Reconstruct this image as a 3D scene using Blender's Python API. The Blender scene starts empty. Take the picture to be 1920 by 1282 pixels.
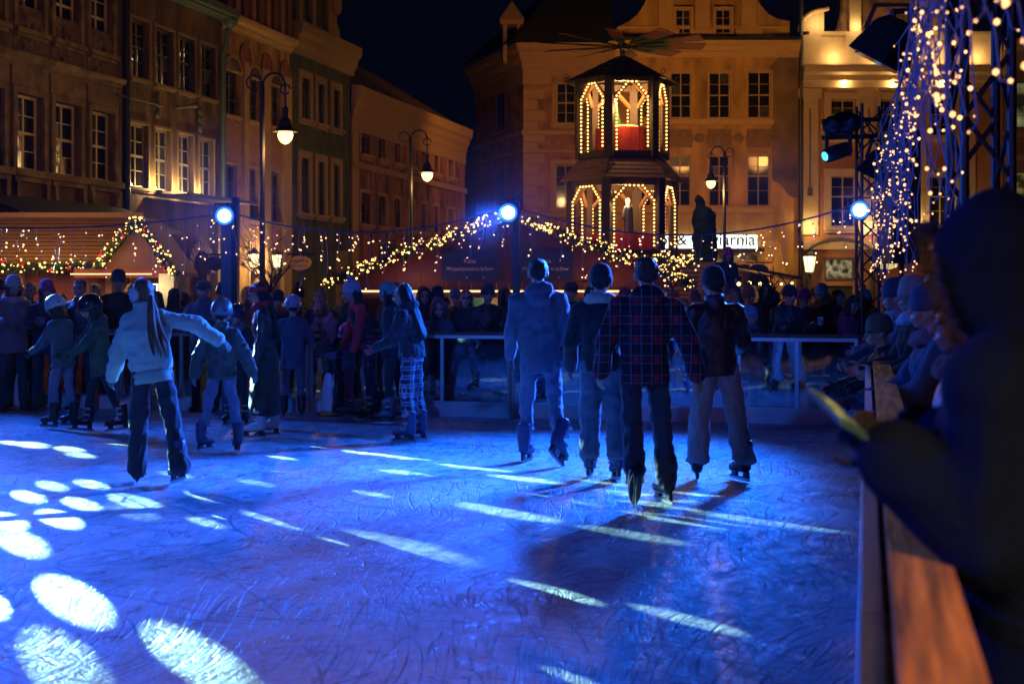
import bpy, bmesh, math, random
import numpy as np
from mathutils import Vector, Matrix, Euler, noise
R = math.radians
PI = math.pi
random.seed(7)
sc = bpy.context.scene
C = sc.collection

# ------------------------------------------------------------------ camera
F = 2667.0; CH = 1.67; HOR = 540.0
YAW = math.atan(665.0 / F)
FW = Vector((-math.sin(YAW), math.cos(YAW), 0)); RT = Vector((math.cos(YAW), math.sin(YAW), 0)); UP = Vector((0, 0, 1))
cam_d = bpy.data.cameras.new('camera'); cam = bpy.data.objects.new('camera', cam_d); C.objects.link(cam)
cam.location = (0, 0, CH); cam.rotation_euler = (R(90), 0, YAW)
cam_d.sensor_width = 36; cam_d.lens = 36 * F / 1920.0
cam_d.shift_y = -(641 - HOR) / 1920.0
cam_d.clip_start = 0.05; cam_d.clip_end = 600
cam_d.dof.use_dof = True; cam_d.dof.focus_distance = 17.0; cam_d.dof.aperture_fstop = 3.0
sc.camera = cam

# ------------------------------------------------------------------ world (night sky) and exposure
w = bpy.data.worlds.new('World'); sc.world = w; w.use_nodes = True
bg = w.node_tree.nodes['Background']; bg.inputs[0].default_value = (0.04, 0.10, 0.42, 1); bg.inputs[1].default_value = 0.010
sc.view_settings.view_transform = 'Standard'; sc.view_settings.look = 'None'
sc.view_settings.exposure = 0.0; sc.view_settings.gamma = 1.0
sc.render.engine = 'CYCLES'
cy = sc.cycles
cy.use_denoising = True; cy.max_bounces = 5; cy.diffuse_bounces = 2; cy.glossy_bounces = 3; cy.transparent_max_bounces = 12
cy.transmission_bounces = 3; cy.volume_bounces = 0; cy.sample_clamp_indirect = 2.0; cy.sample_clamp_direct = 0.0
cy.caustics_reflective = False; cy.caustics_refractive = False
cy.use_adaptive_sampling = True; cy.adaptive_threshold = 0.04; cy.use_light_tree = True; cy.blur_glossy = 0.5

HAZE = 0.00012
def W(px, py, d):
    """world point seen at a photo pixel at depth d metres"""
    return Vector((0, 0, CH)) + FW * d + RT * ((px - 960) / F * d) + UP * (-(py - HOR) / F * d)
def G(px, py):
    return W(px, py, CH * F / (py - HOR))
def GD(px, d):
    p = W(px, HOR, d); p.z = 0; return p

def light(name, kind, loc, energy, color, target=None, angle=60, blend=0.5, radius=0.1, parent=None):
    L = bpy.data.lights.new(name, kind); L.energy = energy; L.color = color; L.shadow_soft_size = radius
    o = bpy.data.objects.new(name, L); C.objects.link(o); o.location = loc
    if kind == 'SPOT':
        L.spot_size = R(angle); L.spot_blend = blend
    if target is not None:
        o.rotation_euler = (Vector(target) - Vector(loc)).to_track_quat('-Z', 'Y').to_euler()
    return o

WARM = (1.0, 0.48, 0.13); BLUE = (0.03, 0.14, 1.0); BLUE2 = (0.05, 0.20, 1.0)
#   stage lamps of the rink (their housings are built further down)
LAMP_A = W(421, 405, 18.4); LAMP_B = W(953, 399, 18.4); LAMP_C = W(1612, 394, 18.4)
HEAD_1 = W(1553, 287, 18.9); HEAD_2 = W(1676, 270, 17.6)
light('rink_wash', 'SPOT', HEAD_1 + Vector((-0.25, -0.3, -0.1)), 11000, (0.008, 0.14, 1.0), G(640, 915), 54, 1.0, 0.35)
light('rink_wash_side', 'SPOT', HEAD_2 + Vector((-0.3, -0.2, -0.1)), 15500, (0.035, 0.14, 1.0), G(60, 990), 44, 1.0, 0.35)
light('flood_mid', 'SPOT', LAMP_B + Vector((-.05, -0.3, 0)), 2400, (0.02, 0.12, 1.0), G(20, 1040), 50, 1.0, 0.10)
light('rink_fill_left', 'SPOT', (-15.0, 18.9, 4.3), 6800, (0.01, 0.13, 1.0), G(860, 1040), 64, 1.0, 0.35)  # added fill that evens out the ice; no housing is built for it
light('flood_corner', 'SPOT', LAMP_C + Vector((-0.05, -0.3, 0)), 420, BLUE, G(1000, 920), 34, 1.0, 0.12)
#   stage lamps of the near side of the rink (behind the camera), and added fill spots
light('flood_near_left', 'SPOT', (-7.5, -5.0, 6.0), 3900, (0.0, 0.14, 1.0), (-5.0, 16, 1.5), 58, 1.0, 0.25)
light('left_side_fill', 'SPOT', (-13.5, 3.0, 4.5), 3600, (0.0, 0.09, 1.0), (0.3, 6.0, 1.6), 44, 1.0, 0.2)  # added unseen fill on the near spectator and the right barrier
light('flood_near_right', 'SPOT', (1.8, -5.0, 6.0), 260, (0.0, 0.10, 1.0), (-2.0, 13, 1.0), 44, 1.0, 0.25)
light('crowd_fill_right', 'SPOT', (1.8, -5.0, 6.5), 900, (0.30, 0.12, 0.8), (-1.6, 19.5, 1.8), 20, 1.0, 0.2)  # added unseen fill brightening the crowd at right
light('crowd_fill_left', 'SPOT', (-7.0, -5.0, 6.5), 900, (0.25, 0.13, 0.9), (-7.6, 19.5, 1.8), 26, 1.0, 0.2)  # same added fill for the crowd at left
#   added warm fills on the house fronts, from unseen lamps
light('west_fill', 'SPOT', (6, 8, 13), 800, (1.0, 0.42, 0.09), (-16, 35, 9.5), 42, 0.9, 0.6)  # unseen spot added to brighten the west row
for _x, _e in ((1000, 1300), (1240, 700), (1430, 700), (1640, 400)):
    light('north_fill', 'SPOT', W(_x, 190, 49.5), _e * .8, (1.0, 0.44, 0.10), W(_x, 235, 61), 128, 0.9, 0.5)  # unseen spots added in mid-air to brighten the back row
light('rail_fill', 'SPOT', (1.5, -0.4, 3.0), 620, (1.0, 0.44, 0.10), (0.1, 2.0, 1.1), 50, 1.0, 0.08)  # unseen spot added to light the handrail orange
light('hood_rim_fill', 'POINT', (1.5, 4.6, 2.3), 8, (1.0, 0.40, 0.12), radius=0.08)  # unseen lamp added for rim light on the near hood
light('square_lamp_near', 'SPOT', (4.5, -3.0, 5.0), 200, (1.0, 0.30, 0.07), (-1.0, 7, 0), 80, 1.0, 0.4)
#   mirror-ball style dots thrown on to the ice by a projector at the far left corner
DOTS = [(98,911,66,.55),(172,908,71,1.0),(54,931,71,.65),(154,945,83,.9),(255,941,110,1.0),(14,978,84,.7),(112,973,94,1.25),(45,1020,104,.6),(-12,1136,70,.9),(140,1127,156,1.25),
        (125,1255,190,.25),(380,1241,235,1.1),(391,931,92,1.2),(386,979,78,.6),(413,969,34,1.2),(524,975,148,.75),(660,1032,150,.7),(770,1027,215,.42),(656,895,92,1.3),(808,912,130,.8),
        (986,898,122,1.0),(890,876,120,1.0),(935,870,110,.6),(1025,951,190,.75),(955,962,175,.65),(1010,934,190,.42),(1043,1110,150,1.0),(977,1131,215,.9),(1296,1163,195,.7),(1320,982,265,.55),
        (1442,978,245,.45),(1215,930,170,.6),(1335,930,125,.8),(690,849,80,1.3),(762,858,76,1.0),(418,849,68,1.2),(528,858,62,1.1),(548,872,74,.8),(608,837,58,1.1),(60,834,70,.5),
        (130,842,64,.5),(222,835,50,.4),(20,830,46,.4),(150,853,64,.4),(822,857,70,.4),(520,880,90,.35),(250,960,110,.2),(1085,1275,120,.4),(870,938,120,.45),(1110,962,150,.5),(1190,1003,190,.35),(760,886,90,.6),(700,926,70,.4),(1140,905,110,.5),(1230,945,150,.55),(480,905,80,.4),(330,890,70,.3),(1480,935,120,.4)]
def footprint(o, v, rad):
    """bounding box in the photo of the patch a narrow beam lights on the ice"""
    a = v.cross(UP).normalized(); b = v.cross(a); xs = []; ys = []
    for k in range(24):
        d = v + (a * math.cos(k * PI / 12) + b * math.sin(k * PI / 12)) * rad; p = o + d * (-o.z / d.z)
        dd = p.dot(FW); xs.append(960 + p.dot(RT) / dd * F); ys.append(HOR + CH / dd * F)
    return (min(xs) + max(xs)) / 2, (min(ys) + max(ys)) / 2, max(xs) - min(xs)
def beam(o, x, y, w_):
    ax, ay, rad = x, y, .008
    for k in range(6):
        v = (G(ax, ay) - o).normalized(); cx, cy_, ww = footprint(o, v, rad)
        ax += (x - cx) * .8; ay += (y - cy_) * .8; rad *= min(1.5, max(.6, w_ / ww))
    return (G(ax, ay) - o).normalized(), rad
def gobo():
    o = light('gobo_projector', 'SPOT', (-15.2, 19.2, 3.7), 62000, (0.50, 1.0, 0.88), G(640, 960), 80, 0.05, 0.006)
    L = o.data; L.use_nodes = True; nt = L.node_tree; N = nt.nodes; K = nt.links
    em = N['Emission']; geo = N.new('ShaderNodeNewGeometry')
    prev = None
    for x, y, w_, b in DOTS:
        if x > 600: w_ *= 1.22; b *= 1.4
        else: b *= .78
        v, rad = beam(Vector(o.location), x, y, w_)
        d = N.new('ShaderNodeVectorMath'); d.operation = 'DOT_PRODUCT'; K.new(geo.outputs['Incoming'], d.inputs[0]); d.inputs[1].default_value = v
        lo, hi = math.cos(rad * 1.08), math.cos(rad * 0.62)
        mr = N.new('ShaderNodeMath'); mr.operation = 'MULTIPLY_ADD'; mr.use_clamp = True; K.new(d.outputs['Value'], mr.inputs[0]); mr.inputs[1].default_value = 1 / (hi - lo); mr.inputs[2].default_value = -lo / (hi - lo)
        a = N.new('ShaderNodeMath'); a.operation = 'MULTIPLY_ADD'; K.new(mr.outputs[0], a.inputs[0]); a.inputs[1].default_value = b
        if prev is not None: K.new(prev, a.inputs[2])
        else: a.inputs[2].default_value = 0
        prev = a.outputs[0]
    K.new(prev, em.inputs['Strength'])
gobo()

# ------------------------------------------------------------------ materials
MATS = {}
def mat(key, color=(0.5, 0.5, 0.5), rough=0.7, metal=0.0, noise_amt=0.25, noise_scale=6.0, bump=0.0, bump_scale=60.0, emit=None, emit_s=0.0, spec=0.5, sheen=0.0, stretch=None):
    if key in MATS: return MATS[key]
    m = bpy.data.materials.new(key); m.use_nodes = True; nt = m.node_tree; N = nt.nodes; K = nt.links
    b = N['Principled BSDF']; b.inputs['Roughness'].default_value = rough; b.inputs['Metallic'].default_value = metal
    b.inputs['Specular IOR Level'].default_value = spec
    if sheen: b.inputs['Sheen Weight'].default_value = sheen
    tc = N.new('ShaderNodeTexCoord'); src = tc.outputs['Object']
    if stretch:
        mp = N.new('ShaderNodeMapping'); mp.inputs['Scale'].default_value = stretch; K.new(src, mp.inputs[0]); src = mp.outputs[0]
    nz = N.new('ShaderNodeTexNoise'); nz.inputs['Scale'].default_value = noise_scale; nz.inputs['Detail'].default_value = 5
    K.new(src, nz.inputs['Vector'])
    mix = N.new('ShaderNodeMix'); mix.data_type = 'RGBA'
    c = Vector(color[:3])
    mix.inputs['A'].default_value = (*(c * (1 - noise_amt)), 1); mix.inputs['B'].default_value = (*[min(1, v) for v in c * (1 + noise_amt)], 1)
    if noise_amt > .45:
        st = N.new('ShaderNodeMapRange'); K.new(nz.outputs['Fac'], st.inputs[0]); st.inputs['From Min'].default_value = .33; st.inputs['From Max'].default_value = .67; K.new(st.outputs[0], mix.inputs['Factor'])
    else: K.new(nz.outputs['Fac'], mix.inputs['Factor'])
    K.new(mix.outputs['Result'], b.inputs['Base Color'])
    if bump:
        n2 = N.new('ShaderNodeTexNoise'); n2.inputs['Scale'].default_value = bump_scale; n2.inputs['Detail'].default_value = 4; K.new(src, n2.inputs['Vector'])
        bp = N.new('ShaderNodeBump'); bp.inputs['Strength'].default_value = bump; bp.inputs['Distance'].default_value = 0.02
        K.new(n2.outputs['Fac'], bp.inputs['Height']); K.new(bp.outputs['Normal'], b.inputs['Normal'])
    if emit:
        b.inputs['Emission Color'].default_value = (*emit, 1); b.inputs['Emission Strength'].default_value = emit_s
    MATS[key] = m; return m
def bulb_mat(key, color, strength):
    if key in MATS: return MATS[key]
    m = bpy.data.materials.new(key); m.use_nodes = True; N = m.node_tree.nodes
    N.remove(N['Principled BSDF']); e = N.new('ShaderNodeEmission'); e.inputs[0].default_value = (*color, 1); e.inputs[1].default_value = strength
    m.node_tree.links.new(e.outputs[0], N['Material Output'].inputs[0]); m.cycles.emission_sampling = 'NONE'
    MATS[key] = m; return m
def brick_mat(key, c1, c2, mortar, scale=1.0, rough=0.85, bw=0.5, rh=0.25):
    if key in MATS: return MATS[key]
    m = bpy.data.materials.new(key); m.use_nodes = True; nt = m.node_tree; N = nt.nodes; K = nt.links
    b = N['Principled BSDF']; b.inputs['Roughness'].default_value = rough
    tc = N.new('ShaderNodeTexCoord'); mp = N.new('ShaderNodeMapping'); mp.inputs['Rotation'].default_value = (R(90), 0, 0)
    K.new(tc.outputs['Object'], mp.inputs[0])
    br = N.new('ShaderNodeTexBrick'); br.inputs['Scale'].default_value = scale; br.inputs['Color1'].default_value = (*c1, 1); br.inputs['Color2'].default_value = (*c2, 1); br.inputs['Mortar'].default_value = (*mortar, 1)
    br.inputs['Mortar Size'].default_value = 0.012; br.inputs['Brick Width'].default_value = bw; br.inputs['Row Height'].default_value = rh
    K.new(mp.outputs[0], br.inputs['Vector']); K.new(br.outputs['Color'], b.inputs['Base Color'])
    bp = N.new('ShaderNodeBump'); bp.inputs['Strength'].default_value = 0.6; bp.inputs['Distance'].default_value = 0.02; bp.invert = True
    K.new(br.outputs['Fac'], bp.inputs['Height']); K.new(bp.outputs['Normal'], b.inputs['Normal'])
    MATS[key] = m; return m
def glass_mat(key, tint=(0.9, 0.95, 1.0), gloss=0.10, rough=0.02):
    if key in MATS: return MATS[key]
    m = bpy.data.materials.new(key); m.use_nodes = True; nt = m.node_tree; N = nt.nodes; K = nt.links
    N.remove(N['Principled BSDF'])
    t = N.new('ShaderNodeBsdfTransparent'); t.inputs[0].default_value = (*tint, 1)
    g = N.new('ShaderNodeBsdfGlossy'); g.inputs['Roughness'].default_value = rough; g.inputs[0].default_value = (1, 1, 1, 1)
    lw = N.new('ShaderNodeLayerWeight'); lw.inputs[0].default_value = 0.25
    mr = N.new('ShaderNodeMapRange'); mr.inputs['To Min'].default_value = gloss; mr.inputs['To Max'].default_value = 0.7; K.new(lw.outputs['Fresnel'], mr.inputs[0])
    tc = N.new('ShaderNodeTexCoord'); nz = N.new('ShaderNodeTexNoise'); nz.inputs['Scale'].default_value = 2.2; nz.inputs['Detail'].default_value = 1; K.new(tc.outputs['Object'], nz.inputs[0])
    bp = N.new('ShaderNodeBump'); bp.inputs['Strength'].default_value = 0.06; bp.inputs['Distance'].default_value = 0.03; K.new(nz.outputs['Fac'], bp.inputs['Height']); K.new(bp.outputs['Normal'], g.inputs['Normal'])
    mx = N.new('ShaderNodeMixShader'); K.new(mr.outputs[0], mx.inputs[0]); K.new(t.outputs[0], mx.inputs[1]); K.new(g.outputs[0], mx.inputs[2])
    K.new(mx.outputs[0], N['Material Output'].inputs[0]); MATS[key] = m; return m

def plaid_mat(key, base, line, cross, px, pz, lw=0.07, hb=.3):
    """woven check: thin lines both ways, accents where the broad bands cross"""
    m = bpy.data.materials.new(key); m.use_nodes = True; nt = m.node_tree; N = nt.nodes; K = nt.links
    b = N['Principled BSDF']; b.inputs['Roughness'].default_value = 0.9
    tc = N.new('ShaderNodeTexCoord'); sp = N.new('ShaderNodeSeparateXYZ'); K.new(tc.outputs['Object'], sp.inputs[0])
    def M(op, a, bb=None):
        n = N.new('ShaderNodeMath'); n.operation = op
        for i, v in enumerate((a, bb)):
            if v is None: continue
            if isinstance(v, (int, float)): n.inputs[i].default_value = v
            else: K.new(v, n.inputs[i])
        return n.outputs[0]
    def frac(v, p, off=0.0): return M('FRACT', M('ADD', M('DIVIDE', v, p), off + 50.0))
    def band(v, c, wd): return M('LESS_THAN', M('ABSOLUTE', M('SUBTRACT', v, c)), wd)
    x = sp.outputs['X']; z = sp.outputs['Z']
    fx = frac(x, px); fz = frac(z, pz)
    lx = M('MAXIMUM', band(fx, .25, lw * .35), band(fx, .75, lw * .35)); lz = M('MAXIMUM', band(fz, .3, lw * .3), band(fz, .7, lw * .3))
    bx = band(fx, .5, .13); bz = band(fz, .5, .14)
    lines = M('MAXIMUM', lx, lz); cr = M('MULTIPLY', bx, bz); half = M('MULTIPLY', M('MAXIMUM', bx, bz), hb)
    m1 = N.new('ShaderNodeMix'); m1.data_type = 'RGBA'; m1.inputs['A'].default_value = (*base, 1); m1.inputs['B'].default_value = (*line, 1); K.new(lines, m1.inputs['Factor'])
    mh = N.new('ShaderNodeMix'); mh.data_type = 'RGBA'; mh.inputs['B'].default_value = (*cross, 1); K.new(half, mh.inputs['Factor']); K.new(m1.outputs['Result'], mh.inputs['A'])
    m2 = N.new('ShaderNodeMix'); m2.data_type = 'RGBA'; m2.inputs['B'].default_value = (*cross, 1); K.new(cr, m2.inputs['Factor']); K.new(mh.outputs['Result'], m2.inputs['A'])
    K.new(m2.outputs['Result'], b.inputs['Base Color']); MATS[key] = m; return m

# ------------------------------------------------------------------ mesh helpers
class MB:
    def __init__(s): s.v = []; s.f = []; s.m = []
    def add(s, vs, fs, mi=0):
        o = len(s.v); s.v.extend([tuple(v) for v in vs]); s.f.extend([tuple(i + o for i in f) for f in fs]); s.m.extend([mi] * len(fs)); return s
    def box(s, c, d, mi=0, rot=None):
        hx, hy, hz = d[0] / 2, d[1] / 2, d[2] / 2
        vs = [Vector((x, y, z)) for x in (-hx, hx) for y in (-hy, hy) for z in (-hz, hz)]
        if rot is not None: vs = [rot @ v for v in vs]
        c = Vector(c)
        return s.add([v + c for v in vs], [(0, 1, 3, 2), (4, 6, 7, 5), (0, 4, 5, 1), (2, 3, 7, 6), (0, 2, 6, 4), (1, 5, 7, 3)], mi)
    def bb(s, x0, x1, y0, y1, z0, z1, mi=0):
        return s.box(((x0 + x1) / 2, (y0 + y1) / 2, (z0 + z1) / 2), (abs(x1 - x0), abs(y1 - y0), abs(z1 - z0)), mi)
    def tube(s, p0, p1, r0, r1=None, n=6, mi=0, cap=True):
        return s.path([p0, p1], [r0, r0 if r1 is None else r1], n, mi, cap)
    def path(s, pts, rs, n=6, mi=0, cap=True, sx=1.0, sy=1.0):
        pts = [Vector(p) for p in pts]
        if not hasattr(rs, '__len__'): rs = [rs] * len(pts)
        vs = []; fs = []; prev = None
        for i, p in enumerate(pts):
            t = (pts[min(i + 1, len(pts) - 1)] - pts[max(i - 1, 0)])
            if t.length < 1e-9: t = Vector((0, 0, 1))
            t.normalize()
            if prev is None:
                a = Vector((1, 0, 0)) if abs(t.x) < 0.9 else Vector((0, 1, 0))
                a = (a - t * a.dot(t)).normalized()
            else:
                a = prev - t * prev.dot(t)
                a = a.normalized() if a.length > 1e-6 else prev
            prev = a; b = t.cross(a)
            for k in range(n):
                q = 2 * PI * k / n; vs.append(p + a * (math.cos(q) * rs[i] * sx) + b * (math.sin(q) * rs[i] * sy))
        for i in range(len(pts) - 1):
            for k in range(n): fs.append((i * n + k, i * n + (k + 1) % n, (i + 1) * n + (k + 1) % n, (i + 1) * n + k))
        if cap: fs.append(tuple(range(n - 1, -1, -1))); fs.append(tuple((len(pts) - 1) * n + k for k in range(n)))
        return s.add(vs, fs, mi)
    def lathe(s, prof, n=16, mi=0, c=(0, 0, 0), sx=1, sy=1, rot=None, cap=True):
        vs = []; fs = []; c = Vector(c)
        for r, z in prof:
            for k in range(n):
                q = 2 * PI * k / n; v = Vector((r * math.cos(q) * sx, r * math.sin(q) * sy, z))
                if rot is not None: v = rot @ v
                vs.append(v + c)
        for i in range(len(prof) - 1):
            for k in range(n): fs.append((i * n + k, i * n + (k + 1) % n, (i + 1) * n + (k + 1) % n, (i + 1) * n + k))
        if cap: fs.append(tuple(range(n - 1, -1, -1))); fs.append(tuple((len(prof) - 1) * n + k for k in range(n)))
        return s.add(vs, fs, mi)
    def ell(s, c, r, mi=0, rot=None, n=10, m=7):
        prof = [(max(1e-4, math.sin(PI * i / m)), -math.cos(PI * i / m)) for i in range(m + 1)]
        vs = []; fs = []; c = Vector(c); r = Vector(r)
        for rr, z in prof:
            for k in range(n):
                q = 2 * PI * k / n; v = Vector((rr * math.cos(q) * r.x, rr * math.sin(q) * r.y, z * r.z))
                if rot is not None: v = rot @ v
                vs.append(v + c)
        for i in range(m):
            for k in range(n): fs.append((i * n + k, i * n + (k + 1) % n, (i + 1) * n + (k + 1) % n, (i + 1) * n + k))
        fs.append(tuple(range(n - 1, -1, -1))); fs.append(tuple(m * n + k for k in range(n)))
        return s.add(vs, fs, mi)
    def caps(s, p0, p1, r0, r1, n=10, mi=0):
        """tapered capsule with round ends"""
        p0 = Vector(p0); p1 = Vector(p1); t = (p1 - p0); L = t.length
        t = t / L if L > 1e-6 else Vector((0, 0, 1))
        pts = []; rs = []
        for a in (80, 50, 20): pts.append(p0 - t * r0 * math.sin(R(a))); rs.append(r0 * math.cos(R(a)))
        for a in (0, 20, 50, 80): pts.append(p1 + t * r1 * math.sin(R(a))); rs.append(r1 * math.cos(R(a)))
        return s.path(pts, rs, n, mi)
    def loft(s, secs, n=16, mi=0):
        """secs: (center, half x, half y, rotation)"""
        vs = []; fs = []
        for c, hx, hy, rot in secs:
            for k in range(n):
                q = 2 * PI * k / n; v = Vector((math.cos(q) * hx, math.sin(q) * hy, 0))
                vs.append(Vector(c) + (rot @ v if rot is not None else v))
        for i in range(len(secs) - 1):
            for k in range(n): fs.append((i * n + k, i * n + (k + 1) % n, (i + 1) * n + (k + 1) % n, (i + 1) * n + k))
        fs.append(tuple(range(n - 1, -1, -1))); fs.append(tuple((len(secs) - 1) * n + k for k in range(n)))
        return s.add(vs, fs, mi)
    def prism(s, pts, y0, y1, mi=0):
        """outline in x,z extruded from y0 to y1"""
        n = len(pts); vs = [(x, y0, z) for x, z in pts] + [(x, y1, z) for x, z in pts]
        fs = [tuple(range(n)), tuple(range(2 * n - 1, n - 1, -1))] + [(i, i + n, (i + 1) % n + n, (i + 1) % n) for i in range(n)]
        return s.add(vs, fs, mi)
    def mesh(s, name, mats, smooth=False):
        me = bpy.data.meshes.new(name); me.from_pydata(s.v, [], s.f)
        for m in (mats if isinstance(mats, (list, tuple)) else [mats]): me.materials.append(m)
        if len(me.materials) > 1: me.polygons.foreach_set('material_index', s.m)
        if smooth: me.polygons.foreach_set('use_smooth', [True] * len(me.polygons))
        me.update()
        return me
    def build(s, name, mats, parent=None, smooth=False):
        return link(name, s.mesh(name, mats, smooth), parent)
def link(name, me, parent=None):
    o = bpy.data.objects.new(name, me); C.objects.link(o)
    if parent is not None: o.parent = parent
    return o
def fixn(o):
    bm = bmesh.new(); bm.from_mesh(o.data); bmesh.ops.recalc_face_normals(bm, faces=bm.faces); bm.to_mesh(o.data); bm.free(); return o
def thing(name, label, cat, loc=(0, 0, 0), rz=0.0, group=None):
    o = bpy.data.objects.new(name, None); o.empty_display_size = 0.2; C.objects.link(o); o.location = loc; o.rotation_euler = (0, 0, rz)
    o['label'] = label; o['category'] = cat
    if group: o['group'] = group
    return o
def tag(o, label, cat, group=None):
    o['label'] = label; o['category'] = cat
    if group: o['group'] = group
    return o
def struct(o): o['kind'] = 'structure'; return o
def stuff(o): o['kind'] = 'stuff'; return o
ICO = None
def ico(c, r, mb, mi=0, sub=1):
    global ICO
    if ICO is None:
        b = bmesh.new(); bmesh.ops.create_icosphere(b, subdivisions=1, radius=1.0)
        ICO = ([v.co.copy() for v in b.verts], [tuple(v.index for v in f.verts) for f in b.faces]); b.free()
    c = Vector(c); mb.add([c + v * r for v in ICO[0]], ICO[1], mi)

# remesh queue: closed shapes fused into one continuous surface
QUEUE = []
def rm(name, mb, voxel, mats, parent, post=None, smooth=3, store=None):
    me = bpy.data.meshes.new('tmp'); me.from_pydata(mb.v, [], mb.f)
    o = bpy.data.objects.new('tmp', me); C.objects.link(o)
    a = o.modifiers.new('r', 'REMESH'); a.mode = 'VOXEL'; a.voxel_size = voxel
    if smooth:
        b = o.modifiers.new('s', 'SMOOTH'); b.factor = 0.5; b.iterations = smooth
    fin = bpy.data.objects.new(name, bpy.data.meshes.new(name)); C.objects.link(fin)
    if parent is not None: fin.parent = parent
    QUEUE.append((o, fin, mats if isinstance(mats, (list, tuple)) else [mats], post, store))
    return fin
def flush():
    bpy.context.view_layer.update(); dg = bpy.context.evaluated_depsgraph_get()
    for o, fin, mats, post, store in QUEUE:
        e = o.evaluated_get(dg); tm = e.to_mesh()
        n = len(tm.vertices); co = np.empty(n * 3, np.float32); tm.vertices.foreach_get('co', co); co = co.reshape(-1, 3)
        fs = [tuple(p.vertices) for p in tm.polygons]; mi = [0] * len(fs)
        no = np.empty(n * 3, np.float32); tm.vertices.foreach_get('normal', no); no = no.reshape(-1, 3)
        vs = [Vector(c) for c in co.tolist()]
        if post: vs, fs, mi = post(vs, fs, mi, [Vector(c) for c in no.tolist()])
        me = fin.data; me.from_pydata(vs, [], fs)
        for m in mats: me.materials.append(m)
        if len(mats) > 1: me.polygons.foreach_set('material_index', mi)
        me.polygons.foreach_set('use_smooth', [True] * len(fs)); me.update()
        if store is not None: store['v'] = vs; store['f'] = fs
        e.to_mesh_clear()
    for o, *_ in QUEUE:
        m = o.data; bpy.data.objects.remove(o); bpy.data.meshes.remove(m)
    QUEUE.clear()
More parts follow.
